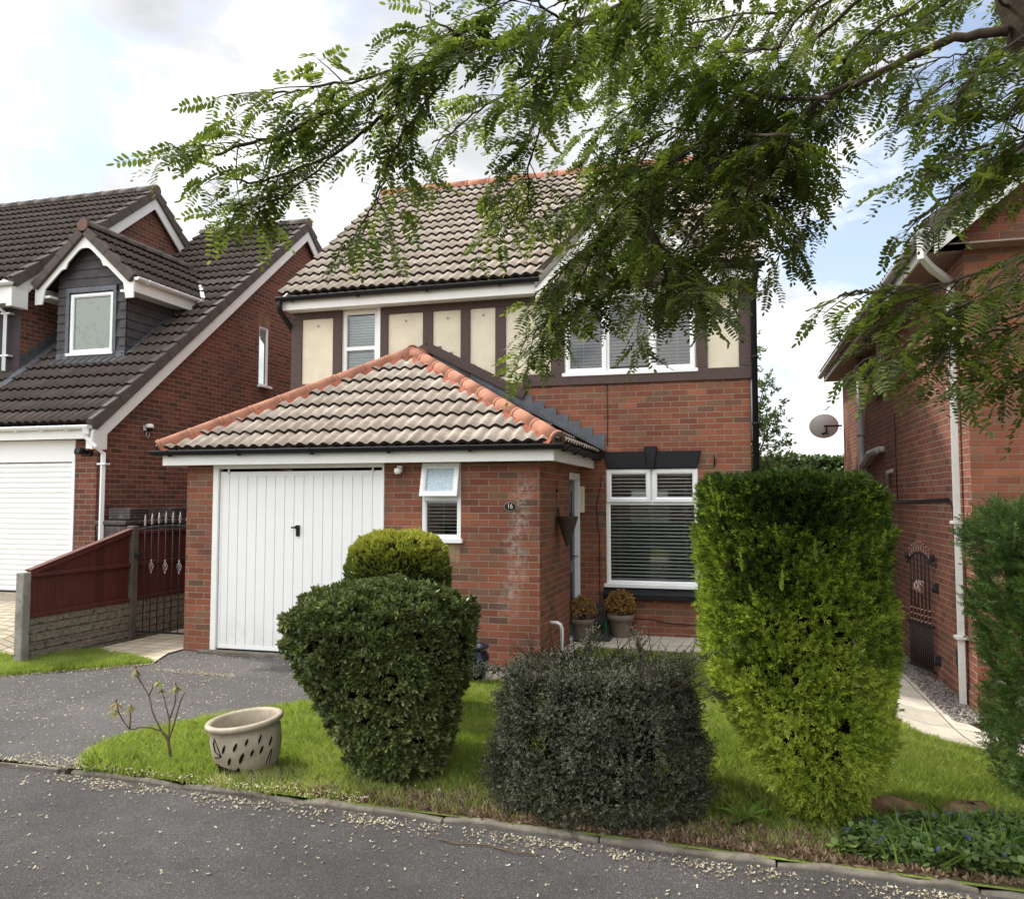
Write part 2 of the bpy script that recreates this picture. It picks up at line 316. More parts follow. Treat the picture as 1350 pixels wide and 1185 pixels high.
ORG = {}   # parent -> world offset subtracted from mesh coordinates
class MB:
    def __init__(s): s.v = []; s.f = []; s.mi = []; s.uvs = None; s.sm = []
    def add(s, vs, fs, mi=0, smooth=False):
        b = len(s.v); s.v.extend([tuple(x) for x in vs])
        for f in fs: s.f.append(tuple(b + i for i in f)); s.mi.append(mi); s.sm.append(smooth)
        return s
    def box(s, x0, x1, y0, y1, z0, z1, mi=0):
        x0, x1 = min(x0, x1), max(x0, x1); y0, y1 = min(y0, y1), max(y0, y1); z0, z1 = min(z0, z1), max(z0, z1)
        return s.add([(x0, y0, z0), (x1, y0, z0), (x1, y1, z0), (x0, y1, z0), (x0, y0, z1), (x1, y0, z1), (x1, y1, z1), (x0, y1, z1)],
                     [(0, 3, 2, 1), (4, 5, 6, 7), (0, 1, 5, 4), (1, 2, 6, 5), (2, 3, 7, 6), (3, 0, 4, 7)], mi)
    def beam(s, a, b, w, h, up=(0, 0, 1), mi=0):
        a, b, up = V(a), V(b), V(up); d = (b - a).normalized(); x = d.cross(up).normalized(); y = x.cross(d).normalized()
        vs = [p + x * (sx * w / 2) + y * (sy * h / 2) for p in (a, b) for sx, sy in ((-1, -1), (1, -1), (1, 1), (-1, 1))]
        return s.add(vs, [(0, 1, 2, 3), (7, 6, 5, 4), (0, 4, 5, 1), (1, 5, 6, 2), (2, 6, 7, 3), (3, 7, 4, 0)], mi)
    def poly(s, pts, mi=0): return s.add(pts, [tuple(range(len(pts)))], mi)
    def prism(s, pts, d, mi=0):
        n = len(pts); d = V(d); vs = [V(p) for p in pts] + [V(p) + d for p in pts]
        return s.add(vs, [tuple(reversed(range(n))), tuple(range(n, 2 * n))] + [(i, (i + 1) % n, n + (i + 1) % n, n + i) for i in range(n)], mi)
    def tube(s, pts, r, n=8, mi=0, cap=True, smooth=True):
        pts = [V(p) for p in pts]; k = len(pts); rr = r if isinstance(r, (list, tuple)) else [r] * k; b = len(s.v); vs = []; px = None
        for i, p in enumerate(pts):
            d = (pts[min(i + 1, k - 1)] - pts[max(i - 1, 0)])
            d = d.normalized() if d.length > 1e-9 else V((0, 0, 1))
            if px is None:
                px = d.cross(V((0, 0, 1)) if abs(d.z) < .95 else V((1, 0, 0))).normalized()
            else:
                q = px - d * px.dot(d); px = q.normalized() if q.length > 1e-6 else px
            y = d.cross(px)
            for j in range(n):
                a = 2 * math.pi * j / n; vs.append(p + (px * math.cos(a) + y * math.sin(a)) * rr[i])
        fs = [(i * n + j, i * n + (j + 1) % n, (i + 1) * n + (j + 1) % n, (i + 1) * n + j) for i in range(k - 1) for j in range(n)]
        s.add(vs, fs, mi, smooth)
        if cap:
            s.f.append(tuple(b + j for j in reversed(range(n)))); s.mi.append(mi); s.sm.append(False)
            s.f.append(tuple(b + (k - 1) * n + j for j in range(n))); s.mi.append(mi); s.sm.append(False)
        return s
    def lathe(s, prof, c, n=32, mi=0, smooth=True, sx=1, sy=1, tilt=None):
        vs = []; c = V(c)
        for r, z in prof:
            for j in range(n):
                a = 2 * math.pi * j / n; p = V((r * math.cos(a) * sx, r * math.sin(a) * sy, z))
                if tilt: p = tilt @ p
                vs.append(c + p)
        k = len(prof)
        return s.add(vs, [(i * n + j, i * n + (j + 1) % n, (i + 1) * n + (j + 1) % n, (i + 1) * n + j) for i in range(k - 1) for j in range(n)], mi, smooth)
    def sheet(s, O, U, W, u0, u1, v0, v1, holes=(), mi=0, depth=0.0, N=None):
        """wall sheet on plane O+u*U+v*W with rectangular holes, and reveals of the given depth along -N"""
        O, U, W = V(O), V(U), V(W); N = V(N) if N else U.cross(W)
        us = sorted({u0, u1} | {min(max(h[i], u0), u1) for h in holes for i in (0, 1)}); vv = sorted({v0, v1} | {min(max(h[i], v0), v1) for h in holes for i in (2, 3)})
        P = lambda u, v, d=0: O + U * u + W * v - N * d
        for i in range(len(us) - 1):
            for j in range(len(vv) - 1):
                cu, cv = (us[i] + us[i + 1]) / 2, (vv[j] + vv[j + 1]) / 2
                if any(h[0] < cu < h[1] and h[2] < cv < h[3] for h in holes): continue
                s.add([P(us[i], vv[j]), P(us[i + 1], vv[j]), P(us[i + 1], vv[j + 1]), P(us[i], vv[j + 1])], [(0, 1, 2, 3)], mi)
        if depth:
            for h in holes:
                a, b, c, d = h[:4]
                for (p, q) in (((a, c), (b, c)), ((b, c), (b, d)), ((b, d), (a, d)), ((a, d), (a, c))):
                    s.add([P(*p), P(*q), P(*q, depth), P(*p, depth)], [(0, 1, 2, 3)], mi)
        return s
    def build(s, name, mats, parent=None, bevel=0.0, clips=(), cuts=(), uv='box', thick=0.0, seg=1):
        me = bpy.data.meshes.new(name); me.from_pydata(s.v, [], s.f)
        me.polygons.foreach_set('material_index', s.mi); me.polygons.foreach_set('use_smooth', s.sm)
        if s.uvs is not None:
            ul = me.uv_layers.new(name='UVMap')
            co = np.array(s.uvs, dtype=np.float32); li = np.empty(len(me.loops), dtype=np.int32); me.loops.foreach_get('vertex_index', li)
            ul.data.foreach_set('uv', co[li].ravel())
        if clips or cuts or s.uvs is None:
            bm = bmesh.new(); bm.from_mesh(me)
            for co, no in clips:
                bmesh.ops.bisect_plane(bm, geom=bm.verts[:] + bm.edges[:] + bm.faces[:], plane_co=co, plane_no=no, clear_outer=True)
            for cut in cuts:
                for co, no in cut:
                    bmesh.ops.bisect_plane(bm, geom=bm.verts[:] + bm.edges[:] + bm.faces[:], plane_co=co, plane_no=no)
                kill = [f for f in bm.faces if all((f.calc_center_median() - V(co)).dot(V(no)) < 0 for co, no in cut)]
                bmesh.ops.delete(bm, geom=kill, context='FACES')
            if s.uvs is None:
                ul = bm.loops.layers.uv.verify(); bm.normal_update()
                for f in bm.faces:
                    n = f.normal; ax, ay, az = abs(n.x), abs(n.y), abs(n.z)
                    for l in f.loops:
                        c = l.vert.co
                        l[ul].uv = (c.x, c.y) if az > max(ax, ay) else ((c.x, c.z) if ay >= ax else (c.y, c.z))
            bm.to_mesh(me); bm.free()
        for m in (mats if isinstance(mats, (list, tuple)) else [mats]): me.materials.append(m)
        return link(name, me, parent, bevel, thick, seg)

def link(name, me, parent=None, bevel=0.0, thick=0.0, seg=1, off=None):
    o = bpy.data.objects.new(name, me); COL.objects.link(o)
    base = V(off) if off is not None else V((0, 0, 0))
    p = parent
    while p is not None:                       # coordinates were given in the root's outer frame
        if p in ORG: base = V(ORG[p]); break
        p = p.parent
    if parent is not None: o.parent = parent
    if base.length > 0 : me.transform(Matrix.Translation(-base))
    if thick:
        md = o.modifiers.new('solid', 'SOLIDIFY'); md.thickness = thick; md.offset = -1
    if bevel:
        md = o.modifiers.new('bevel', 'BEVEL'); md.width = bevel; md.segments = seg; md.limit_method = 'ANGLE'; md.angle_limit = R(40)
    return o

def root(name, label, cat, loc, rotz=0.0, group=None, local=False):
    """Empty at the base; meshes under it are given in scene coordinates (or already local when local=True)"""
    o = thing(name, label, cat, loc, rotz, group); ORG[o] = (0, 0, 0) if local else tuple(loc); return o

def single(name, mb, mats, label, cat, loc, group=None, kind=None, **kw):
    """a thing that is one mesh, origin at loc"""
    o = mb.build(name, mats, None, **kw); o.data.transform(Matrix.Translation(-V(loc))); o.location = loc
    return tag(o, label, cat, group, kind)

# roof tiles -------------------------------------------------------
def tile_roof(name, parent, O, U, W, length, slope, mats, gauge=.32, wave=.15, amp=.036, lip=.036, clips=(), cuts=(), seed=1, samples=8):
    O, U, W = V(O), V(U).normalized(), V(W).normalized(); N = U.cross(W).normalized()
    if N.z < 0: N = -N
    nu = int(round(length / wave * samples)); us = np.linspace(0, length, nu + 1); rg = random.Random(seed)
    h = amp * (.5 + .5 * np.cos(2 * np.pi * us / wave)) ** .85
    mb = MB(); uvs = []; nc = int(math.ceil(slope / gauge))
    for k in range(nc):
        v0 = k * gauge; v1 = min((k + 1) * gauge + .03, slope + .02)
        jit = [rg.uniform(-.003, .003) for _ in range(int(length / (wave * 2)) + 2)]
        b = len(mb.v)
        for i, u in enumerate(us):
            j = jit[int(u / (wave * 2) + .001)]; hb = h[i] + lip + j; vv = v0 + j * .8
            p0 = O + U * float(u) + W * vv; p1 = O + U * float(u) + W * v1
            mb.v += [tuple(p0 + N * (float(hb) - lip - .008)), tuple(p0 + N * float(hb)), tuple(p1 + N * float(h[i] + j * .3 - .004))]
            uvs += [(float(u), v0 + .001), (float(u), v0 + .002), (float(u), v0 + gauge * .98)]
        for i in range(nu):
            a = b + 3 * i; c = a + 3
            mb.f += [(a, c, c + 1, a + 1), (a + 1, c + 1, c + 2, a + 2)]; mb.mi += [1, 0]; mb.sm += [False, True]
    mb.uvs = uvs
    # rebuild uv after clipping is handled by bmesh (uv layer is interpolated)
    return mb.build(name, mats, parent, clips=clips, cuts=cuts)

def ridge_run(name, parent, a, b, r, mats, seg=.42, arc=200, bed=True, cap_a=False):
    a, b = V(a), V(b); d = (b - a); L = d.length; d.normalize(); n = max(1, int(round(L / seg))); x = d.cross(V((0, 0, 1))).normalized(); y = x.cross(d).normalized()
    mb = MB(); K = 12
    for k in range(n):
        s0 = k * L / n; s1 = (k + 1) * L / n + .01
        for (t0, t1, ra, rb) in ((s0, s0 + .035, r * 1.06, r * 1.05), (s0 + .035, s1, r, r)):
            vs = []
            for tt, rr in ((t0, ra - .014), (t0, ra), (t1, rb), (t1, rb - .014)):
                for j in range(K + 1):
                    an = R(90 - arc / 2 + arc * j / K); vs.append(a + d * tt + x * math.cos(an) * rr + y * math.sin(an) * rr)
            m = K + 1
            fs = [(q * m + j, q * m + j + 1, (q + 1) * m + j + 1, (q + 1) * m + j) for q in range(3) for j in range(K)]
            mb.add(vs, fs, 0, True)
    if bed:
        for k in range(n * 3):
            s0 = k * L / (n * 3); s1 = (k + 1) * L / (n * 3)
            w = r * 1.35 + random.uniform(-.012, .02)
            p0, p1 = a + d * s0 - y * r * .55, a + d * s1 - y * r * .55
            mb.add([p0 - x * w - y * .03, p1 - x * w - y * .03, p1 - x * r * .9 + y * .05, p0 - x * r * .9 + y * .05], [(0, 1, 2, 3)], 1)
            mb.add([p0 + x * w - y * .03, p1 + x * w - y * .03, p1 + x * r * .9 + y * .05, p0 + x * r * .9 + y * .05], [(3, 2, 1, 0)], 1)
    if cap_a:
        vs = [a - d * .012 + x * math.cos(2 * math.pi * j / 16) * r + y * math.sin(2 * math.pi * j / 16) * r for j in range(16)]
        mb.prism(vs, d * .03, 2)
    return mb.build(name, mats, parent)

# windows ----------------------------------------------------------
def frame_map(O, U, N):
    O, U, N = V(O), V(U), V(N); Z = V((0, 0, 1))
    return lambda u, v, w: O + U * u + Z * v + N * w

def fbox(mb, F, u0, u1, v0, v1, w0, w1, mi=0):
    c = [F(u, v, w) for w in (w0, w1) for u, v in ((u0, v0), (u1, v0), (u1, v1), (u0, v1))]
    mb.add(c, [(3, 2, 1, 0), (4, 5, 6, 7), (0, 1, 5, 4), (1, 2, 6, 5), (2, 3, 7, 6), (3, 0, 4, 7)], mi)

def fring(mb, F, u0, u1, v0, v1, t, w0, w1, mi=0):
    """mitred picture frame with a small chamfer to the inside"""
    o = [(u0, v0), (u1, v0), (u1, v1), (u0, v1)]; i = [(u0 + t, v0 + t), (u1 - t, v0 + t), (u1 - t, v1 - t), (u0 + t, v1 - t)]
    m = [(u0 + t * .65, v0 + t * .65), (u1 - t * .65, v0 + t * .65), (u1 - t * .65, v1 - t * .65), (u0 + t * .65, v1 - t * .65)]
    vs = [F(*p, w0) for p in o] + [F(*p, w1) for p in o] + [F(*p, w1) for p in m] + [F(*p, w1 - .012) for p in i] + [F(*p, w0) for p in i]
    fs = []
    for k in range(4):
        n = (k + 1) % 4
        for a in range(4): fs.append((a * 4 + k, a * 4 + n, (a + 1) * 4 + n, (a + 1) * 4 + k))
        fs.append((16 + k, 16 + n, n, k))
    mb.add(vs, fs, mi)

def make_window(parent, O, U, N, w, h, fixed=(), opens=(), glass='glass', sill=True, blind=None, label=None, tilt=None, sillout=.06, fr=.055, name='window', swing=None):
    """O = bottom-left corner on the wall face; fixed/opens = panes (u0,u1,v0,v1)"""
    F = frame_map(O, U, N); mb = MB()
    fring(mb, F, 0, w, 0, h, fr, -.075, -.012)
    cells = list(fixed) + list(opens)
    us = sorted({c[1] for c in cells if c[1] < w - .01}); vs_ = sorted({c[3] for c in cells if c[3] < h - .01})
    for u in us:
        sp = [c for c in cells if abs(c[1] - u) < .01]; lo, hi = min(c[2] for c in sp), max(c[3] for c in sp)
        fbox(mb, F, u - .028, u + .028, max(lo, fr * .7), min(hi, h - fr * .7), -.072, -.02)
    for v in vs_: fbox(mb, F, fr * .7, w - fr * .7, v - .028, v + .028, -.070, -.018)
    if sill: fbox(mb, F, -.03, w + .03, -.035, .012, -.06, sillout)
    win = mb.build(name, M['upvc'], parent, bevel=.004)
    if label: win['label'] = label
    for c in fixed:
        g = MB(); g.add([F(c[0] + .02, c[2] + .02, -.045), F(c[1] - .02, c[2] + .02, -.045), F(c[1] - .02, c[3] - .02, -.045), F(c[0] + .02, c[3] - .02, -.045)], [(0, 1, 2, 3)])
        g.build('glass', M[glass], win)
    for q, c in enumerate(opens):
        Fs = F
        if swing:                         # top hung sash pushed open
            top = F(c[0], c[3], -.01); a = R(swing)
            def Fs(u, v, w_, c=c, a=a):
                dv = v - c[3]; return F(u, c[3] + dv * math.cos(a) , w_ - dv * math.sin(a))
        sb = MB(); fring(sb, Fs, c[0] + .012, c[1] - .012, c[2] + .012, c[3] - .012, .062, -.05, .014)
        sash = sb.build('sash', M['upvc'], win, bevel=.003)
        g = MB(); g.add([Fs(c[0] + .05, c[2] + .05, -.02), Fs(c[1] - .05, c[2] + .05, -.02), Fs(c[1] - .05, c[3] - .05, -.02), Fs(c[0] + .05, c[3] - .05, -.02)], [(0, 1, 2, 3)])
        g.build('glass', M['frosted' if swing else glass], win)
    if blind:
        b = MB(); v0, v1, pitch, ang = blind; v = v0; i = 0; wd = .020
        while v < v1:
            dw = wd * math.cos(R(ang)) * .7; dv = wd * math.sin(R(ang)); jt = random.uniform(-.0008, .0008)
            b.add([F(.05, v - dv + jt, -.092 + dw), F(w - .05, v - dv + jt, -.092 + dw), F(w - .05, v + dv + jt, -.092 - dw), F(.05, v + dv + jt, -.092 - dw)], [(0, 1, 2, 3)])
            v += pitch
        for u in (w * .14, w * .5, w * .86): fbox(b, F, u - .0015, u + .0015, v0, v1, -.094,-.092)
        fbox(b, F, .05, w - .05, v1, v1 + .03, -.11, -.078)
        b.build('blind', M['blind'], win)
    return win

# instanced foliage baked to one mesh --------------------------------
def frames(d, n):
    d = d / np.linalg.norm(d, axis=1, keepdims=True); x = np.cross(d, n); x /= (np.linalg.norm(x, axis=1, keepdims=True) + 1e-9)
    z = np.cross(x, d); return np.stack([x, d, z], axis=2)       # columns = template x,y,z

def inst_mesh(name, templates, pos, rot, scale, mats, parent=None, rnd=None, pick=None, off=None, smooth=False):
    N = len(pos); pick = RNG.integers(0, len(templates), N) if pick is None else pick
    rnd = RNG.random(N) if rnd is None else rnd
    Vs, loops, tot, uvs, mids = [], [], [], [], []; base = 0
    for ti, tp in enumerate(templates):
        tv, tf = tp[0], tp[1]; tm = tp[2] if len(tp) > 2 else None
        idx = np.nonzero(pick == ti)[0]; n = len(idx)
        if n == 0: continue
        tv = np.array(tv, dtype=np.float64); k = len(tv)
        out = np.einsum('nij,kj->nki', rot[idx], tv) * scale[idx][:, None, None] + pos[idx][:, None, :]
        Vs.append(out.reshape(-1, 3)); fl = np.concatenate([np.array(f) for f in tf]); lt = np.array([len(f) for f in tf])
        lo = (fl[None, :] + (np.arange(n) * k)[:, None] + base).ravel(); loops.append(lo); tot.append(np.tile(lt, n)); base += n * k
        ur = np.repeat(rnd[idx], len(fl)); jit = np.tile(np.repeat(RNG.random(len(tf)) * .3 - .15, lt), n)
        uvs.append(np.stack([np.clip(ur + jit, 0.01, .99), np.full(len(ur), .5)], axis=1))
        mids.append(np.tile(np.array(tm if tm is not None else [0] * len(tf)), n))
    Vs = np.concatenate(Vs); loops = np.concatenate(loops).astype(np.int32); tot = np.concatenate(tot).astype(np.int32); uvs = np.concatenate(uvs).astype(np.float32)
    if off is not None: Vs = Vs - np.array(off)
    me = bpy.data.meshes.new(name); me.vertices.add(len(Vs)); me.vertices.foreach_set('co', Vs.astype(np.float32).ravel())
    me.loops.add(len(loops)); me.loops.foreach_set('vertex_index', loops); me.polygons.add(len(tot))
    st = np.concatenate([[0], np.cumsum(tot)[:-1]]).astype(np.int32); me.polygons.foreach_set('loop_start', st); me.polygons.foreach_set('loop_total', tot)
    me.polygons.foreach_set('material_index', np.concatenate(mids).astype(np.int32))
    if smooth: me.polygons.foreach_set('use_smooth', np.ones(len(tot), dtype=bool))
    ul = me.uv_layers.new(name='UVMap'); ul.data.foreach_set('uv', uvs.ravel()); me.update(calc_edges=True); me.validate()
    for m in (mats if isinstance(mats, (list, tuple)) else [mats]): me.materials.append(m)
    return link(name, me, parent)
# ------------------------------------------------------------------ ground
def sm(t): t = max(0.0, min(1.0, t)); return t * t * (3 - 2 * t)
def gz(x, y):
    r = sm((x - .3) / 1.7) * sm((y - 5.6) / 3.0); l = sm((-7.72 - x) / .9) * sm((y - 6.6) / 2.6)
    return -.30 * r - .02 * min(max(0, y - 9), 12) * r + .43 * l
def gz_np(x, y):
    f = lambda t: (lambda u: u * u * (3 - 2 * u))(np.clip(t, 0, 1))
    r = f((x - .3) / 1.7) * f((y - 5.6) / 3.0); l = f((-7.72 - x) / .9) * f((y - 6.6) / 2.6)
    return -.30 * r - .02 * np.clip(y - 9, 0, 12) * r + .43 * l

def ground_sheet(name, poly, mat, dz, label=None, step=.4, thick=0.0, kind='structure', cat=None):
    xs = [p[0] for p in poly]; ys = [p[1] for p in poly]; bm = bmesh.new()
    vs = [bm.verts.new((x, y, 0)) for x, y in poly]; bm.faces.new(vs)
    def cut(co, no): bmesh.ops.bisect_plane(bm, geom=bm.verts[:] + bm.edges[:] + bm.faces[:], plane_co=co, plane_no=no)
    lim = lambda a: max(-16, min(20, a))
    x = math.ceil(lim(min(xs)) / step) * step
    while x < lim(max(xs)): cut((x, 0, 0), (1, 0, 0)); x += step
    y = math.ceil(lim(min(ys)) / step) * step
    while y < lim(max(ys)): cut((0, y, 0), (0, 1, 0)); y += step
    ul = bm.loops.layers.uv.verify()
    bmesh.ops.recalc_face_normals(bm, faces=bm.faces)
    if bm.faces[:] and sum(f.normal.z for f in bm.faces) < 0: bmesh.ops.reverse_faces(bm, faces=bm.faces)
    for v in bm.verts: v.co.z = gz(v.co.x, v.co.y) + dz
    for f in bm.faces:
        for l in f.loops: l[ul].uv = (l.vert.co.x, l.vert.co.y)
    me = bpy.data.meshes.new(name); bm.to_mesh(me); bm.free(); me.materials.append(mat)
    o = link(name, me, None, thick=thick)
    tag(o, label, cat, None, kind); return o

ground_sheet('ground', [(-300, -300), (300, -300), (300, 400), (-300, 400)], M['soil'], -.085)
ground_sheet('road', [(-60, -2.8), (60, -2.8), (60, 4.30), (2.5, 4.36), (1.2, 4.42), (-1.38, 4.53), (-4.4, 4.63), (-5.2, 4.66), (-12, 4.9), (-60, 5.1)], M['asphalt'], -.045, step=1.0)
lawn_main = [(-4.36, 4.70), (-1.4, 4.565), (1.2, 4.44), (2.6, 4.375), (9, 4.07), (9, 7.0), (2.2, 7.05), (1.75, 7.35), (1.35, 7.75), (1.15, 8.3), (1.0, 9.4), (1.0, 17), (.12, 17), (.12, 9.9), (-1.9, 9.9), (-1.9, 8.15), (-2.75, 7.9), (-3.0, 7.6), (-3.45, 7.1), (-3.92, 6.49), (-4.35, 5.95), (-4.55, 5.5), (-4.6, 5.1)]
ground_sheet('lawn', lawn_main, M['turf'], -.02)
lawn_left = [(-6.35, 7.86), (-6.75, 7.45), (-7.43, 6.87), (-8.4, 6.3), (-9.5, 5.9), (-12, 5.5), (-16, 5.4), (-16, 7.2), (-8.3, 7.5), (-7.9, 7.55), (-7.55, 8.3)]
ground_sheet('grass_verge', lawn_left, M['turf'], -.02)
ground_sheet('planting_bed', [(-3.1, 4.66), (-1.4, 4.59), (1.2, 4.47), (2.9, 4.39), (2.9, 5.0), (1.4, 4.98), (.9, 5.2), (.2, 5.25), (-.3, 5.05), (-.6, 5.5), (-1.3, 5.5), (-1.6, 5.0), (-1.9, 4.82), (-2.6, 5.1), (-2.9, 4.75)], M['soil'], -.018)
drive = [(-5.1, 4.67), (-4.42, 4.70), (-4.60, 5.1), (-4.55, 5.5), (-4.35, 5.95), (-3.92, 6.49), (-3.45, 7.1), (-3.0, 7.6), (-2.95, 8.5), (-3.9, 8.5), (-3.9, 8.66), (-6.24, 8.66), (-6.24, 8.5), (-6.57, 8.35), (-6.35, 7.86), (-6.75, 7.45), (-7.43, 6.87), (-8.4, 6.3), (-9.5, 5.9), (-12, 5.5), (-16, 5.4), (-16, 5.0), (-12, 4.92)]
ground_sheet('driveway', [(-16, 4.98), (-12, 4.90), (-5.1, 4.68), (-3, 4.75), (-2.4, 7.9), (-2.4, 8.66), (-6.57, 8.66), (-6.57, 8.4), (-7.6, 8.4), (-16, 8.4)], M['asphalt2'], -.028)
ground_sheet('path', [(-7.6, 8.25), (-6.36, 7.88), (-6.57, 8.36), (-6.57, 12), (-7.62, 12)], M['slab_small'], -.012)
ground_sheet('neighbour_driveway', [(-16, 7.21), (-8.3, 7.51), (-7.85, 7.6), (-7.83, 14), (-16, 14)], m_slab('beige_pavers', (.40, .34, .25), .2, .1), .004, step=.3)
ground_sheet('side_path', [(2.15, 7.08), (5, 7.08), (5, 8.3), (2.05, 8.45), (1.87, 9.2), (1.80, 20), (1.05, 20), (1.05, 9.4), (1.2, 8.3), (1.4, 7.78), (1.8, 7.38)], M['slab'], .004)
ground_sheet('garage_path', [(-2.72, 7.92), (-1.92, 8.12), (-1.92, 8.66), (-2.9, 8.66), (-2.9, 8.5), (-2.95, 7.95)], M['slab'], -.008)
mb = MB()
for x0, x1 in ((-1.95, -1.42), (-1.415, -.62), (-.615, .1)):
    mb.box(x0, x1, 9.94 if x1 < -.5 else 10.0, 10.40, -.05, .034); mb.box(x0, x1, 10.405, 10.868, -.05, .034)
mb.box(-2.1, -1.955, 9.2, 10.2, -.05, .03)
o = mb.build('porch_terrace', M['slab'], bevel=.006); tag(o, kind='structure')
# door threshold strip in front of the garage
o = MB().box(-6.28, -3.88, 8.52, 8.66, -.06, .004).build('garage_threshold', M['kerb']); tag(o, kind='structure')
# kerb: separate edging lengths, slightly out of line, in one run
mb = MB(); x = -4.42; rg = random.Random(3)
while x < 6:
    L = .91; y0 = 4.70 - (x + 4.42) * .0465; y1 = 4.70 - (x + L + 4.42) * .0465; dz = rg.uniform(-.012, .012); dy = rg.uniform(-.012, .012); t = rg.uniform(-.006, .006)
    a = V((x + .004, y0 + dy, -.085 + dz)); b = V((x + L - .004, y1 + dy + t, -.085 + dz + t))
    d_ = (b - a); n_ = 7; rings = []
    for i in range(n_ + 1):
        p = a + d_ * (i / n_); hw_ = .028 + rg.uniform(-.005, .005); tp_ = .064 + rg.uniform(-.010, .008) - (.012 if i in (0, n_) else 0); ch = rg.uniform(.006, .018)
        rings += [p + V((0, -hw_, -.09)), p + V((0, -hw_ + rg.uniform(-.003, .003), tp_ - ch)), p + V((0, -hw_ + ch, tp_)), p + V((0, hw_ - .01, tp_ + rg.uniform(-.004, .004))), p + V((0, hw_, tp_ - .012)), p + V((0, hw_, -.09))]
    mb.add(rings, [(i * 6 + j, (i + 1) * 6 + j, (i + 1) * 6 + j + 1, i * 6 + j + 1) for i in range(n_) for j in range(5)] + [(0, 1, 2, 3, 4, 5), tuple(n_ * 6 + j for j in (5, 4, 3, 2, 1, 0))]); x += L
mb.beam((-4.46, 4.74, -.10), (-4.66, 5.12, -.10), .05, .17)
for k in range(7):
    x0 = -5.4 - k * .92; mb.beam((x0, 4.69 + (.03 * k), -.094), (x0 + .91, 4.69 + (.03 * (k - 1)), -.094), .055, .15)
mb.beam((-5.39, 4.66, -.094), (-4.47, 4.70, -.094), .055, .15)
o = mb.build('kerb', M['kerb'], bevel=.004); tag(o, kind='structure')
# pebble strip by the right-hand wall
def pebbles(name, n, fx, label, cat, loc, size=(.012, .028)):
    ico = bmesh.new(); bmesh.ops.create_icosphere(ico, subdivisions=1, radius=1); tv = [tuple(v.co) for v in ico.verts]; tf = [tuple(v.index for v in f.verts) for f in ico.faces]; ico.free()
    P = np.array([fx() for _ in range(n)]); P[:, 2] = gz_np(P[:, 0], P[:, 1]) + .008
    d = RNG.normal(size=(n, 3)); r = frames(d, RNG.normal(size=(n, 3))); tv2 = np.array(tv) * np.array([1, .75, .55])
    o = inst_mesh(name, [(tv2, tf)], P, r, RNG.uniform(*size, n), M['pebble'], smooth=True); tag(o, label, cat, kind='stuff'); return o
pebbles('pebble', 4200, lambda: (random.uniform(1.86, 2.17) , random.uniform(8.7, 16), 0), 'loose grey pebbles between the side path and the right-hand brick wall', 'pebbles', None)

# ------------------------------------------------------------------ main house
H = root('house', 'red brick house with timbered cream upper floor, cream tiled roofs and a white garage door', 'house', (-3.2, 10.87, 0))
X0, X1, YG, YM, XE = -6.57, .10, 8.65, 10.87, -2.12; XM = -6.45
EY, EZ, SL = 10.53, 4.775, .780                       # main eave line and slope
ax = lambda z: EY + (z - EZ) / SL
RIDGE_Y, RIDGE_Z = 14.1, EZ + (14.1 - EY) * SL
A, B, Zv = (1, 0, 0), (0, 1, 0), (0, 0, 1)
# garage front, with door and window openings
mb = MB(); mb.sheet((0, YG, 0), A, Zv, X0, XE, 0 - .1, 2.30, [(-6.20, -3.94, -.1, 2.31), (-3.49, -3.02, 1.35, 2.31)], depth=.105, N=(0, -1, 0))
mb.build('garage_wall', M['brick_garage'], H)
mb = MB(); mb.sheet((XE, 0, 0), B, Zv, YG, YM, -.1, 2.32, [(10.22, 10.84, -.1, 2.14)], depth=.105, N=(1, 0, 0)); mb.build('porch_wall', M['brick'], H)
mb = MB(); mb.sheet((XM, 0, 0), B, Zv, YM, 17.35, -.1, 7.7, (), N=(-1, 0, 0)); MB().sheet((X0, 0, 0), B, Zv, YG, YM, -.1, 2.36, (), N=(-1, 0, 0)).build('garage_side_wall', M['brick'], H)
mb.build('side_wall', M['brick'], H, clips=[((0, EY, EZ - .06), (0, -SL, 1)), ((0, 2 * RIDGE_Y - EY, EZ - .06), (0, SL, 1))])
mb = MB(); mb.sheet((X1, 0, 0), B, Zv, YM, 17.35, -.1, 7.7, (), N=(1, 0, 0))
mb.build('side_wall', M['brick'], H, clips=[((0, EY, EZ - .06), (0, -SL, 1)), ((0, 2 * RIDGE_Y - EY, EZ - .06), (0, SL, 1))])
mb = MB(); mb.sheet((0, 17.35, 0), A, Zv, X0, X1, -.1, 4.8, ()); mb.build('rear_wall', M['brick'], H)
# ground-floor front wall; above the garage roof too
mb = MB(); mb.sheet((0, YM, 0), A, Zv, XM, X1, -.1, 3.40, [(-1.76, -.56, .68, 2.20), (XM, XE, -.1, 2.2)], depth=.1, N=(0, -1, 0)); mb.build('front_wall', M['brick'], H)
mb = MB(); mb.sheet((0, YM - .004, 0), A, Zv, XM, X1, 3.40, 6.1, [(-5.64, -5.09, 3.50, 4.56), (-2.31, -.57, 3.485, 4.56)], depth=.1, N=(0, -1, 0))
mb.build('render_wall', M['render'], H, clips=[((-1.44, 0, 5.95), (-1.03, 0, 1)), ((-1.44, 0, 5.95), (1.03, 0, 1))] if False else [], cuts=[
    [((0, 0, 4.60), (0, 0, -1)), ((-1.44, 0, 6.0), (1.03, 0, -1)), ] , [((0, 0, 4.60), (0, 0, -1)), ((-1.44, 0, 6.0), (-1.03, 0, -1))]])
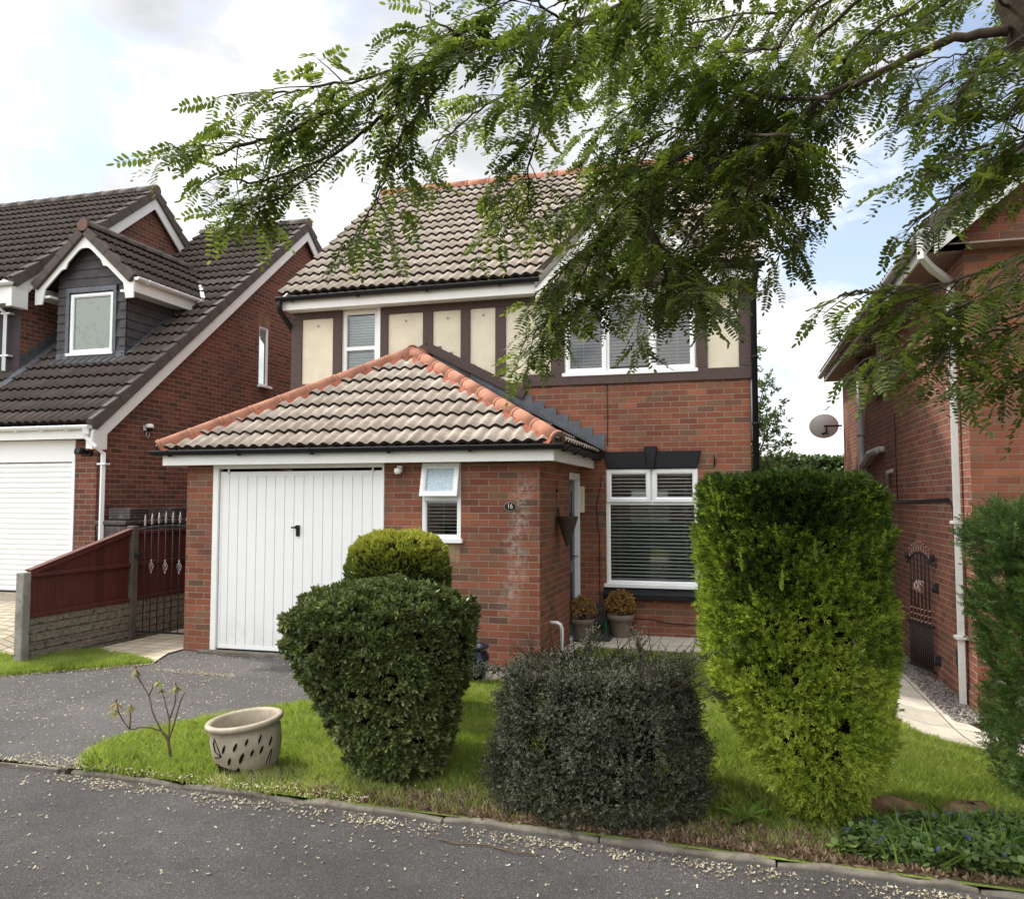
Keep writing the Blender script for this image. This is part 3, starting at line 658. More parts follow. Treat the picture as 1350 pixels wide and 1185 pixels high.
# floors, ceilings and partitions so the rooms are closed and dim
mb = MB(); mb.box(X0 + .1, X1 - .1, YM + .1, 17.2, 2.5, 2.6); mb.box(X0 + .1, X1 - .1, YM + .1, 17.2, 4.62, 4.68); mb.box(X0 + .1, X1 - .1, YM + .1, 17.2, -.02, .05)
mb.box(-2.0, -1.9, YM + .1, 15, 0, 2.5); mb.box(-1.9, 0, 14.4, 14.5, 0, 2.5); mb.box(-4.6, -4.5, YM + .1, 14, 2.6, 4.6); mb.box(X0 + .1, 0, 13.4, 13.5, 2.6, 4.6); mb.box(X0 + .1, XE - .1, YG + .15, 10.8, 2.24, 2.28)
mb.box(-3.8, -3.7, YG + .15, 10.8, 0, 2.2); mb.box(-3.0, -2.9, YG + .15, 10.8, 0, 2.2)
mb.build('interior', M['interior'], H)

# timbering, 25 mm proud
def timber(x0, x1, z0, z1, name='timber_post', y=YM - .004, p=.027):
    MB().box(x0, x1, y - p, y + .001, z0, z1).build(name, M['timber'], H, bevel=.004)
ZT, ZB = 4.47, 3.50
for a, b in ((-6.475, -6.30), (-5.79, -5.645), (-5.03, -4.91), (-4.37, -4.22), (-3.80, -3.66), (-3.29, -3.14)): timber(a, b, ZB, ZT)
timber(-2.50, -2.315, ZB, 4.62); timber(-.565, -.42, ZB, 4.62); timber(-.03, .125, ZB, 4.62)
timber(-6.475, -5.645, ZT, 4.60, 'timber_rail', p=.03); timber(-5.03, -2.5, ZT, 4.60, 'timber_rail', p=.03); timber(-.42, -.03, 4.50, 4.62, 'timber_rail', p=.03)
timber(-6.475, -4.2, 3.335, ZB, 'timber_rail', p=.032); timber(-2.9, .125, 3.335, 3.488, 'timber_rail', p=.032)
MB().box(-2.9, -2.315, YM - .034, YM, 3.488, 3.5).build('timber_rail', M['timber'], H)
timber(-2.50, -.42, 4.62, 4.745, 'timber_rail', p=.032); timber(-1.86, -1.76, 4.745, 5.62, p=.028); timber(-1.12, -1.02, 4.745, 5.62, p=.028)
# raking timbers above the garage roof
mb = MB(); mb.beam((-4.29, YM - .035, 4.02 - .065), (-2.86, YM - .035, 3.40 - .175), .06, .13, up=(0, 0, 1)); mb.beam((-4.29, YM - .034, 4.02 - .065), (-5.3, YM - .034, 3.44), .058, .13)
mb.build('raking_timber', M['timber'], H, bevel=.003)
MB().box(XM - .02, XM + .002, YM - .03, YM + .22, 3.335, 4.6).build('corner_timber', M['timber'], H)
# little vent studs in the render panels
for x, z in ((-6.04, 4.36), (-4.64, 4.36), (-4.0, 4.36), (-3.47, 4.37)):
    mb = MB(); mb.tube([(x, YM - .016, z), (x, YM + .0, z)], .016, 10); mb.build('wall_stud', M['greyplastic'], H)

# windows
make_window(H, (-1.76, YM, .68), A, (0, -1, 0), 1.20, 1.52, fixed=[(0, 1.2, 0, 1.07)], opens=[(0, .6, 1.07, 1.52), (.6, 1.2, 1.07, 1.52)], blind=(.07, 1.42, .047, 34), sillout=.03)
make_window(H, (-2.31, YM, 3.485), A, (0, -1, 0), 1.74, 1.075, fixed=[(.58, 1.16, 0, 1.075)], opens=[(0, .58, 0, 1.075), (1.16, 1.74, 0, 1.075)], blind=(.07, .98, .045, 18), sillout=.05)
make_window(H, (-5.64, YM, 3.50), A, (0, -1, 0), .55, 1.06, fixed=[(0, .55, 0, .50), (0, .55, .50, 1.06)], blind=(.07, .96, .040, 68), sillout=.04)
MB().box(-5.09, -5.032, YM - .02, YM + .05, 3.5, 4.58).build('window_trim', M['upvc'], H, bevel=.003)
make_window(H, (-3.49, YG, 1.35), A, (0, -1, 0), .47, .86, fixed=[(0, .47, 0, .46)], opens=[(0, .47, .46, .86)], blind=(.06, .42, .04, 14), sillout=.05, swing=14)
# buff soldier bricks below the garage window
MB().box(-3.46, -3.03, YG - .003, YG + .01, 1.10, 1.315).build('soldier_course', M['brick_buff'], H)

# black lintel with keystone, black sill
mb = MB(); mb.prism([(-1.735, YM - .045, 2.205), (-.575, YM - .045, 2.205), (-.52, YM - .045, 2.425), (-1.79, YM - .045, 2.425)], (0, .05, 0)); lt = mb.build('lintel', M['black_pvc'], H, bevel=.006)
mb = MB(); mb.prism([(-1.205, YM - .075, 2.20), (-1.115, YM - .075, 2.20), (-1.075, YM - .075, 2.49), (-1.245, YM - .075, 2.49)], (0, .074, 0)); mb.build('keystone', M['black_pvc'], lt, bevel=.008)
mb = MB(); mb.prism([(-1.79, YM - .10, .50), (-1.79, YM - .10, .575), (-1.79, YM + .01, .645), (-1.79, YM + .01, .50)], (1.26, 0, 0)); mb.build('sill', M['black_pvc'], H, bevel=.006)

# garage door
G = MB(); zt = 2.13; n = 17; xa, xb = -6.115, -3.975; w = (xb - xa) / n; y = YG + .035
for k in range(n):
    G.box(xa + k * w + .0035, xa + (k + 1) * w - .0035, y - .010, y, .03, zt - .01)
G.box(xa, xb, y - .002, y + .012, .02, zt)
M['doorwhite'] = (lambda t: t.done(t.pbr(t.mix(t.math('MULTIPLY', t.maprange(t.noise(t.obj(), 5, 8, .7), .4, .7), t.math('ADD', .08, t.maprange(t.sep(t.obj())[2], .45, .0, 0, .5))), (.78, .78, .76), (.42, .38, .31)), .35)))(NT('door_white'))
gd = G.build('garage_door', M['doorwhite'], H, bevel=.0035)
mb = MB(); mb.box(xa, xb, y - .016, y - .009, .02, .065); mb.box(xa, xb, y - .014, y - .009, zt - .055, zt); mb.box(xa, xa + .03, y - .014, y - .009, .065, zt - .055); mb.box(xb - .03, xb, y - .014, y - .009, .065, zt - .055)
for x in (xa + .12, xb - .12): mb.tube([(x, y - .02, zt - .03), (x, y - .02, zt + .035)], .012, 8)
mb.build('door_rail', M['upvc'], gd, bevel=.002)
mb = MB(); hx, hz = -5.05, 1.44; mb.box(hx - .022, hx + .022, y - .028, y - .010, hz - .075, hz + .055); mb.tube([(hx, y - .03, hz + .03), (hx, y - .055, hz + .03), (hx - .065, y - .058, hz + .028)], .011, 8); mb.tube([(hx, y - .03, hz + .03), (hx, y - .055, hz + .03)], .024, 12); mb.tube([(hx, y - .026, hz - .035), (hx, y - .034, hz - .035)], .012, 10)
mb.build('handle', M['black_pvc'], gd, bevel=.003)
mb = MB(); mb.box(-6.198, -6.12, YG - .012, YG + .09, .0, 2.245); mb.box(-3.97, -3.942, YG - .012, YG + .09, .0, 2.245); mb.box(-6.12, -3.97, YG - .010, YG + .09, 2.165, 2.245)
mb.build('garage_door_frame', M['fascia'], H, bevel=.005)

# front door in the side wall
dx = XE - .05
mb = MB(); mb.box(dx - .045, dx, 10.27, 10.80, .06, 2.05)
fd = mb.build('front_door', M['navy_door'], H, bevel=.004)
mb = MB()
for z0, z1 in ((.22, .85), (1.0, 1.9)):
    for y0, y1 in ((10.33, 10.50), (10.56, 10.73)): mb.box(dx, dx + .012, y0, y1, z0, z1)
mb.build('door_panel', M['navy_door'], fd, bevel=.008)
mb = MB(); mb.tube([(dx, 10.74, 1.05), (dx + .05, 10.74, 1.05), (dx + .055, 10.65, 1.05)], .011, 8); mb.box(dx, dx + .008, 10.725, 10.76, .95, 1.15); mb.build('handle', M['bright_metal'], fd)
mb = MB(); mb.box(dx - .06, XE + .012, 10.80, 10.865, .03, 2.14); mb.box(dx - .06, XE - .01, 10.22, 10.272, .03, 2.14); mb.box(dx - .06, XE + .004, 10.272, 10.80, 2.05, 2.14); mb.box(dx - .06, XE + .02, 10.22, 10.86, .0, .06)
mb.build('door_frame', M['upvc'], H, bevel=.005)
mb = MB(); mb.box(XE + .005, XE + .075, 10.83, 10.868, 1.62, 1.97); mb.build('porch_light', M['cream_plastic'], H, bevel=.012, seg=2)

# roofs -----------------------------------------------------------
GA = 1.45 / 1.95
NX = (0, -SL, 1)
L = math.hypot(RIDGE_Y - EY, RIDGE_Z - EZ)
gab = [((-1.44, 0, 5.93), (1.03, 0, 1)), ((-1.44, 0, 5.93), (-1.03, 0, 1))]
tile_roof('roof_front', H, (XM - .06, EY, EZ), A, (0, RIDGE_Y - EY, RIDGE_Z - EZ), X1 - XM + .20, L, [M['tile_cream'], M['tile_cream_lip']], gauge=L / 14, cuts=[gab], seed=3)
tile_roof('roof_rear', H, (X1 + .14, 2 * RIDGE_Y - EY, EZ), (-1, 0, 0), (0, EY - RIDGE_Y, RIDGE_Z - EZ), X1 - XM + .20, L, [M['tile_cream'], M['tile_cream_lip']], gauge=L / 14, samples=4, seed=4)
ridge_run('ridge_tiles', H, (XM - .07, RIDGE_Y, RIDGE_Z - .01), (X1 + .15, RIDGE_Y, RIDGE_Z - .01), .115, [M['terracotta'], M['bedding'], M['tile_endcap']], bed=False)
for x in (XM - .05, X1 + .10):
    mb = MB(); s = .03
    mb.prism([(x, EY + .05, EZ - .03), (x, RIDGE_Y, RIDGE_Z - .03), (x, 2 * RIDGE_Y - EY, EZ - .03), (x, 2 * RIDGE_Y - EY, EZ - .16), (x, RIDGE_Y, RIDGE_Z - .18), (x, EY + .05, EZ - .18)], (s, 0, 0)); mb.build('barge_board', M['fascia'], H)
# fascia, soffit, gutter along the main eave, broken by the gable
def fascia(x0, x1, y, z0, z1, nm='fascia'): MB().box(x0, x1, y, y + .022, z0, z1).build(nm, M['fascia'], H, bevel=.003)
fascia(XM - .04, -2.60, EY + .07, 4.565, 4.745); fascia(-.28, X1 + .13, EY + .07, 4.565, 4.745)
mb = MB(); mb.box(XM - .03, -2.55, EY + .092, YM - .03, 4.575, 4.60); mb.build('soffit', M['fascia'], H); MB().box(-.33, X1 + .12, EY + .092, YM - .03, 4.575, 4.60).build('soffit', M['fascia'], H)
def gutter(parent, a, b, r, mat, bracket=.95, drop=0.0, name='gutter', side=(0, -1, 0), bmat=None, sag=0.0):
    a, b = V(a), V(b); d = (b - a).normalized(); L_ = (b - a).length; x = V(side); mb = MB(); K = 10
    vs = []
    for rr in (r, r - .004):
        for p in (a, b):
            for j in range(K + 1):
                an = math.pi + math.pi * j / K; vs.append(p + x * math.cos(an) * rr + V((0, 0, 1)) * math.sin(an) * rr)
    m = K + 1
    fs = [(j, j + 1, m + j + 1, m + j) for j in range(K)] + [(2 * m + j + 1, 2 * m + j, 3 * m + j, 3 * m + j + 1) for j in range(K)] + [(0, m, 3 * m, 2 * m), (K, 2 * m + K, 3 * m + K, m + K)]
    mb.add(vs, fs, 0, True)
    for q, p in ((0, a), (1, b)): mb.poly([p + x * math.cos(math.pi + math.pi * j / K) * r + V((0, 0, 1)) * math.sin(math.pi + math.pi * j / K) * r for j in range(K + 1)])
    g = mb.build(name, mat, parent)
    kb = MB(); s = .25
    while s < L_ - .1:
        p = a + d * s; kb.tube([p - x * r * .2 + V((0, 0, -r * 1.0)), p - x * (-r * .0) + V((0, 0, -r * 1.12)), p - x * (r + .004) * -.8 + V((0, 0, -r * .6)), p + x * (r + .004) + V((0, 0, .004))], .009, 6)
        kb.box(*sorted((p.x - .018, p.x + .018)), *sorted((p.y - .018 - abs(d.y) * 0, p.y + .018)), p.z - r * 1.25, p.z - r * .9)
        s += bracket
    kb.build('bracket', mat, g)
    return g
gutter(H, (XM - .09, EY + .005, EZ - .035), (-2.58, EY + .005, EZ - .02), .062, M['black_pvc'], 1.05)
gutter(H, (-.30, EY + .005, EZ - .03), (X1 + .20, EY + .005, EZ - .03), .057, M['black_pvc'], .3)
mb = MB(); mb.tube([(XM - .045, EY + .0, EZ - .07), (XM - .045, EY, EZ - .17), (XM - .05, EY + .02, EZ - .22), (XM - .055, YM + .32, EZ - .60), (XM - .055, YM + .36, EZ - .7), (XM - .055, YM + .36, 2.3)], .040, 10); mb.build('downpipe', M['black_pvc'], H)
mb = MB(); mb.tube([(X1 + .08, EY + .02, EZ - .07), (X1 + .08, EY + .02, EZ - .2), (X1 + .06, YM - .07, EZ - .45), (X1 + .06, YM - .07, 0)], .038, 10)
for z in (.9, 2.75, 3.6): mb.tube([(X1 + .06, YM - .07, z - .02), (X1 + .06, YM - .07, z + .02)], .046, 10)
mb.build('downpipe', M['black_pvc'], H)
mb = MB(); mb.tube([(X1 + .02, YM + .03, 3.35), (X1 + .02, YM + .03, 2.55)], .022, 8); mb.build('waste_pipe', M['pipe_grey'], H)

# gable over the bedroom window
GX, GZ, GS, hw = -1.44, 6.0, 1.03, 1.17
for sgn, nm in ((-1, 'gable_roof'), (1, 'gable_roof')):
    ex = GX + sgn * hw; ez = GZ - GS * hw; yl = 12.2
    O = (ex, 10.52, ez) if sgn > 0 else (ex, yl, ez)
    U = (0, 1, 0) if sgn > 0 else (0, -1, 0)
    tile_roof(nm, H, O, U, (-sgn * 1.0, 0, GS), yl - 10.52, hw * math.hypot(1, GS), [M['tile_cream'], M['tile_cream_lip']], gauge=hw * math.hypot(1, GS) / 5, clips=[((0, EY, EZ - .03), (0, SL, -1))], seed=6)
ridge_run('gable_ridge', H, (GX, 10.50, GZ), (GX, 12.1, GZ), .10, [M['terracotta'], M['bedding'], M['tile_endcap']], bed=False)
for sgn in (-1, 1):
    e = V((GX + sgn * (hw + .03), 0, GZ - GS * (hw + .03) - .03)); t = V((GX, 0, GZ - .03))
    mb = MB(); mb.prism([V((e.x, 10.515, e.z - .015)), V((t.x, 10.515, t.z - .015)), V((t.x, 10.515, t.z - .115)), V((e.x, 10.515, e.z - .115))] , (0, .05, 0)); mb.build('verge', m_simple('verge_grey', (.20, .175, .15), .9, .15, 9, bump=.3), H)
    mb = MB(); mb.prism([V((e.x, 10.545, e.z - .10)), V((t.x, 10.545, t.z - .10)), V((t.x, 10.545, t.z - .31)), V((e.x, 10.545, e.z - .31))], (0, .025, 0)); mb.build('barge_board', M['fascia'], H, bevel=.003)
    mb = MB(); mb.add([V((e.x, 10.57, e.z - .24)), V((t.x, 10.57, t.z - .24)), V((t.x, YM - .03, t.z - .24)), V((e.x, YM - .03, e.z - .24))], [(0, 1, 2, 3)]); mb.build('soffit', M['fascia'], H)

# garage hipped roof
AX, AY, AZ, FY, FZ, LX, RX = -4.345, 10.40, 3.77, 8.40, 2.385, -6.82, -1.85
sf = (AZ - FZ) / (AY - FY); sl = (AZ - FZ) / (AX - LX); sr = (AZ - FZ) / (RX - AX)
Lf = math.hypot(AY - FY, AZ - FZ); pl = V((AX, AY, AZ))
hipL = V((LX, FY, FZ)); hipR = V((RX, FY, FZ))
nL = (pl - hipL).cross(V((0, 0, 1))).normalized(); nR = (pl - hipR).cross(V((0, 0, 1))).normalized()
if nL.x > 0: nL = -nL
if nR.x < 0: nR = -nR
tc = [M['tile_cream'], M['tile_cream_lip']]
tile_roof('hip_roof_front', H, (LX, FY, FZ), A, (0, AY - FY, AZ - FZ), RX - LX, Lf, tc, gauge=Lf / 7.5, clips=[(pl, nL), (pl, nR)], seed=8)
Lr = math.hypot(RX - AX, AZ - FZ)
tile_roof('hip_roof_side', H, (RX, FY, FZ), B, (AX - RX, 0, AZ - FZ), YM - FY, Lr, tc, gauge=Lr / 8, clips=[(pl, -nR), ((0, YM - .01, 0), (0, 1, 0))], seed=9)
tile_roof('hip_roof_side', H, (LX, YM, FZ), (0, -1, 0), (AX - LX, 0, AZ - FZ), YM - FY, Lr, tc, gauge=Lr / 8, clips=[(pl, -nL), ((0, YM - .01, 0), (0, 1, 0))], seed=10, samples=5)
tr = [M['terracotta'], M['bedding'], M['tile_endcap']]
up = V((0, 0, .035))
ridge_run('hip_tiles', H, hipL + up + (pl - hipL).normalized() * .02, pl + up, .084, tr, seg=.40, cap_a=True)
ridge_run('hip_tiles', H, hipR + up + (pl - hipR).normalized() * .02, pl + up, .084, tr, seg=.40, cap_a=True)
ridge_run('ridge_tiles', H, pl + up, (AX, YM - .03, AZ + .035), .105, tr, seg=.40)
# lead flashing stepped up the wall beside the roof
mb = MB(); n = 15
for k in range(n):
    t0, t1 = k / n, (k + 1) / n; xa_ = RX + .06 + (AX - RX) * t0; xb_ = RX + .06 + (AX - RX) * t1; za = FZ + .05 + (AZ - FZ) * t0; zb = FZ + .05 + (AZ - FZ) * t1
    mb.add([(xa_ + .01, YM - .012 - .004 * (k % 2), za), (xb_ - .02, YM - .012, zb), (xb_ - .02, YM - .010, zb + .13), (xa_ + .03, YM - .014, zb + .145)], [(0, 1, 2, 3)])
mb.add([(RX + .10, YM - .16, FZ + .045), (AX, YM - .16, AZ + .06), (AX, YM - .01, AZ + .09), (RX + .10, YM - .01, FZ + .085)], [(0, 1, 2, 3)])
mb.build('lead_flashing', M['lead'], H, thick=.004)
mb = MB(); mb.box(LX + .04, RX - .07, FY + .055, FY + .077, 2.205, 2.365); mb.build('garage_fascia', M['fascia'], H, bevel=.003)
mb = MB(); mb.box(RX - .09, RX - .068, FY + .078, YM - .002, 2.205, 2.365); mb.build('garage_fascia', M['fascia'], H, bevel=.003)
mb = MB(); mb.box(LX + .04, LX + .062, FY + .078, YM, 2.205, 2.365); mb.build('garage_fascia', M['fascia'], H, bevel=.003)
mb = MB(); mb.box(LX + .06, RX - .09, FY + .077, YG - .001, 2.235, 2.25); mb.box(XE + .001, RX - .09, YG, YM - .002, 2.235, 2.25); mb.box(LX + .06, X0 - .001, YG, YM - .002, 2.235, 2.25); mb.build('garage_soffit', M['fascia'], H)
gutter(H, (LX - .06, FY - .005, FZ - .004), (RX + .06, FY - .005, FZ - .004), .060, M['black_pvc'], .95)
gutter(H, (RX + .0, FY - .03, FZ - .006), (RX + .0, YM - .02, FZ - .02), .055, M['black_pvc'], .6, side=(1, 0, 0))
# wall cable, meter box, hook
mb = MB(); mb.tube([(-1.735, YM - .008, 3.33), (-1.73, YM - .008, 2.9), (-1.735, YM - .008, 2.5)], .0045, 6); mb.tube([(-1.80, YM - .008, 2.16), (-1.83, YM - .008, 1.98), (-1.885, YM - .008, 1.72), (-1.875, YM - .008, 1.5), (-1.845, YM - .008, 1.3), (-1.85, YM - .008, .7), (-1.845, YM - .008, .35)], .0045, 6)
mb.tube([(-1.55, YM - .008, .24), (-1.2, YM - .008, .245), (-.9, YM - .008, .20), (-.5, YM - .008, .19)], .0045, 6); mb.build('cable', M['black_pvc'], H)
MB().box(-1.915, -1.76, YM - .05, YM, .13, .43).build('meter_cover', M['binplastic'], H, bevel=.008)
mb = MB(); mb.tube([(-2.0, YM - .05, .03), (-2.0, YM - .05, .42)], .026, 10); mb.box(-2.035, -1.965, YM - .085, YM - .001, .36, .47); mb.build('conduit', M['greyplastic'], H, bevel=.004)
mb = MB(); mb.tube([(-.353, YM - .001, 2.27), (-.353, YM - .06, 2.27), (-.353, YM - .07, 2.34), (-.353, YM - .05, 2.36)], .008, 6); mb.tube([(-.353, YM - .012, 2.22), (-.353, YM - .012, 2.34)], .010, 6); mb.build('wall_hook', M['iron'], H)
mb = MB(); mb.tube([(XE + .005, 9.10, .42), (XE + .09, 9.10, .42), (XE + .125, 9.10, .40), (XE + .14, 9.10, .36), (XE + .14, 9.10, .0)], .021, 10); mb.build('waste_pipe', M['upvc'], H)

# number plaque
P = root('number_plaque', 'small black oval plaque reading 16 on the brick beside the porch corner', 'sign', (-2.45, YG - .012, 1.72))
mb = MB(); mb.lathe([(.0, .012), (.052, .012), (.056, .008), (.056, .0), (0, .0)], (0, 0, 0), 28, sx=1.25, sy=.92)
mb.v = [(-2.45 + a, YG - .001 - c, 1.72 + b) for a, b, c in mb.v]; mb.build('plate', M['black_pvc'], P)
mb = MB(); vs = []
for k in range(36):
    a = 2 * math.pi * k / 36; vs.append((-2.45 + math.cos(a) * .066, YG - .0135, 1.72 + math.sin(a) * .048))
mb.tube(vs + [vs[0]], .0022, 5); mb.build('rim', M['bright_metal'], P)
def text_mesh(txt, size, loc, parent, mat, name='lettering'):
    cu = bpy.data.curves.new('t', 'FONT'); cu.body = txt; cu.size = size; cu.align_x = 'CENTER'; cu.align_y = 'CENTER'; cu.extrude = .0015
    ob = bpy.data.objects.new('t', cu); COL.objects.link(ob); bpy.context.view_layer.update()
    me = bpy.data.meshes.new_from_object(ob); bpy.data.objects.remove(ob); bpy.data.curves.remove(cu)
    me.transform(Matrix.Rotation(R(90), 4, 'X')); me.transform(Matrix.Scale(.8, 4, (1, 0, 0))); me.transform(Matrix.Translation(loc)); me.materials.append(mat)
    return link(name, me, parent)
text_mesh('16', .082, (-2.45, YG - .0145, 1.722), P, M['cream_plastic'])
# motion sensor on the garage pier
P = root('motion_sensor', 'small white motion sensor high on the brick between garage door and small window', 'sensor', (-3.75, YG, 2.12))
mb = MB(); mb.box(-3.78, -3.72, YG - .03, YG + .0, 2.10, 2.18); mb.build('mount', M['upvc'], P, bevel=.006)
mb = MB(); mb.lathe([(0, -.035), (.03, -.033), (.042, -.01), (.042, .02), (.03, .035), (0, .038)], (-3.75, YG - .065, 2.115), 16); mb.build('sensor_head', M['upvc'], P)
# hanging wicker cone basket
P = root('wicker_basket', 'empty dark wicker cone basket hanging on the porch wall by the door', 'basket', (XE + .02, 9.42, 1.27))
cx, cy = XE + .135, 9.45
mb = MB(); prof = [(.004, 1.24), (.05, 1.36), (.095, 1.50), (.125, 1.595), (.128, 1.60), (.115, 1.598), (.085, 1.50), (.0, 1.30)]
mb.lathe(prof, (cx, cy, 0), 22, sx=1.0, sy=1.0)
for k in range(17):
    z = 1.26 + k * .02; r_ = np.interp(z, [1.24, 1.36, 1.5, 1.6], [.006, .052, .097, .128]); vs = [(cx + math.cos(a) * (r_ + .003 * (-1) ** int(a * 4)), cy + math.sin(a) * (r_ + .003 * (-1) ** int(a * 4)), z) for a in np.linspace(0, 2 * math.pi, 25)]
    mb.tube(vs, .006, 5)
mb.build('basket', M['wicker'], P)
mb = MB(); mb.tube([(XE + .02, cy, 1.58), (XE + .015, cy, 1.68), (XE + .03, cy - .02, 1.70), (XE + .05, cy - .03, 1.60)], .006, 6); mb.tube([(XE + .008, cy, 1.69), (XE + .008, cy, 2.02)], .003, 5); mb.tube([(XE, cy, 1.90), (XE + .03, cy, 1.90)], .018, 8); mb.build('hanging_loop', M['iron'], P)
# doormat, bottle
single('doormat', MB().box(-2.02, -1.63, 10.28, 10.78, .035, .05), M['mat'], 'dark rectangular doormat on the pale slabs outside the porch door', 'doormat', (-1.83, 10.55, .035), bevel=.005)
mb = MB(); mb.lathe([(0, 0), (.032, .002), (.034, .02), (.034, .13), (.02, .17), (.013, .19), (.013, .225), (0, .226)], (0, 0, 0), 16); mb.v = [(a - 1.755, b + 10.78, c + .035) for a, b, c in mb.v]
single('bottle', mb, M['green_glass'], 'small green bottle standing on the slabs against the brick beside the dried plant', 'bottle', (-1.755, 10.78, .035))
# ------------------------------------------------------------------ left neighbour
LH = root('house', 'brown tiled brick house left, with white roller garage door and tile-hung dormer', 'house', (-9.5, 9.75, .43))
XL, YL = -8.93, 9.75; S2 = .815; E2Y, E2Z = 9.50, 2.87; R2Y = 15.35; R2Z = E2Z + (R2Y - E2Y) * S2
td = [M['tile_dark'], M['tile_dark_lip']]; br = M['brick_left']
XB = -11.42; YB = 10.72                                # two-storey block: gable plane and its front
mb = MB(); mb.sheet((0, YL, 0), A, Zv, XB - 3.2, XL, .2, 2.72, [(-12.4, -9.30, .2, 2.73)], depth=.12, N=(0, -1, 0)); mb.build('garage_wall', br, LH)
rear = 2 * R2Y - E2Y
mb = MB(); mb.sheet((XL, 0, 0), B, Zv, YL, rear - 5, .2, 7.6, [(13.78, 14.12, 3.98, 5.14)], depth=.08, N=(1, 0, 0))
mb.build('side_wall', br, LH, clips=[((0, E2Y, E2Z - .08), (0, -S2, 1)), ((0, rear, E2Z - .08), (0, S2, 1))])
make_window(LH, (XL, 13.78, 3.98), B, (1, 0, 0), .34, 1.16, fixed=[(0, .34, 0, 1.16)], sillout=.08, fr=.05)
MB().box(XL - .01, XL + .003, 13.76, 14.14, 5.14, 5.365).build('soldier_course', m_brick('brick_buff_yellow', [(0, (.30, .19, .09)), (.5, (.36, .24, .12)), (1, (.26, .16, .08))], (.22, .17, .12), w=.225, h=.075, vert=True), LH)
Lw = math.hypot(R2Y - E2Y, R2Z - E2Z)
blockcut = [((XB, 0, 0), (1, 0, 0)), ((0, YB, 0), (0, -1, 0))]
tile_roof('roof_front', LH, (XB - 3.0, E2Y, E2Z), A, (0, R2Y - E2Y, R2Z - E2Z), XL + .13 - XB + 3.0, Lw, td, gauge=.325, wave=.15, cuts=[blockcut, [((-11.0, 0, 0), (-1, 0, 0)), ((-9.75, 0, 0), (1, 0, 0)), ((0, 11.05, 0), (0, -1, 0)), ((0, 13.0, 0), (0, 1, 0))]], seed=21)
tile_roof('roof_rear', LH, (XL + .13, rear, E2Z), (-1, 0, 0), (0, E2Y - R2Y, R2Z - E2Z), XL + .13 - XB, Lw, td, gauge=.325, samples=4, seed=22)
rt = [m_simple('brown_ridge', (.085, .068, .056), .9, .2, 9, bump=.3), M['tile_dark_lip'], M['tile_endcap']]
ridge_run('ridge_tiles', LH, (XL + .15, R2Y, R2Z), (XB, R2Y, R2Z), .11, rt, bed=False, cap_a=True)
def verge(xo, ya, za, yb, zb, k, name='verge_tiles'):
    """interlocking verge caps stepping up the slope"""
    a, b = V((xo, ya, za)), V((xo, yb, zb)); d = (b - a).normalized(); n_ = int((b - a).length / .325); nn = V((0, -d.z, d.y)); nn = nn if nn.z > 0 else -nn; mb = MB()
    for i in range(n_):
        p = a + d * (i * .325); q = p + d * .345
        for (s0, s1, h0, h1) in ((-.10, .03, .035, .012),):
            vs = [p + V((s0, 0, 0)) + nn * .068, p + V((s1, 0, 0)) + nn * .068, p + V((s1, 0, 0)) - nn * .12, p + V((s0, 0, 0)) - nn * .12,
                  q + V((s0, 0, 0)) + nn * .028, q + V((s1 - .012, 0, 0)) + nn * .028, q + V((s1 - .008, 0, 0)) - nn * .12, q + V((s0, 0, 0)) - nn * .12]
            mb.add(vs, [(0, 1, 2, 3), (4, 7, 6, 5), (0, 4, 5, 1), (1, 5, 6, 2), (3, 2, 6, 7), (0, 3, 7, 4)])
    return mb.build(name, rt[0], LH, bevel=.008)
verge(XL + .13, E2Y, E2Z, R2Y, R2Z, 1); verge(XL + .13, rear, E2Z, R2Y, R2Z, 1)
def rake(parent, x, ya, za, yb, zb, w, off, mat, t=.03, nm='barge_board'):
    a, b = V((x, ya, za - off)), V((x, yb, zb - off)); MB().prism([a, b, b - V((0, 0, w)), a - V((0, 0, w))], (t, 0, 0)).build(nm, mat, parent, bevel=.003)
rake(LH, XL + .09, E2Y + .02, E2Z, R2Y, R2Z, .24, .13, M['fascia']); rake(LH, XL + .09, rear, E2Z, R2Y, R2Z, .24, .13, M['fascia'])
MB().box(XL + .0, XL + .125, E2Y + .03, E2Y + .3, E2Z - .36, E2Z - .1).build('box_end', M['fascia'], LH, bevel=.004)
mb = MB(); mb.box(XB - 3, XL + .09, E2Y + .05, E2Y + .075, 2.655, 2.83); mb.build('fascia', M['fascia'], LH, bevel=.003)
mb = MB(); mb.box(XB - 3, XL + .09, E2Y + .076, YL - .001, 2.67, 2.69); mb.build('soffit', M['fascia'], LH)
gutter(LH, (XB - 3, E2Y - .01, E2Z - .03), (XL + .10, E2Y - .01, E2Z - .03), .055, M['upvc'], .45)
mb = MB(); px_ = XL + .03
mb.tube([(px_, E2Y - .01, E2Z - .08), (px_, E2Y - .01, E2Z - .20), (px_ + .11, E2Y + .06, E2Z - .33), (px_ + .13, YL - .06, E2Z - .42), (px_ + .13, YL - .06, .45)], .036, 4, smooth=False)
mb.tube([(px_, E2Y - .01, E2Z - .07), (px_, E2Y - .01, E2Z - .16)], .055, 4, smooth=False)
for z in (1.02, 2.3): mb.box(px_ + .06, px_ + .20, YL - .10, YL - .0, z - .012, z + .012)
mb.build('downpipe', M['upvc'], LH)
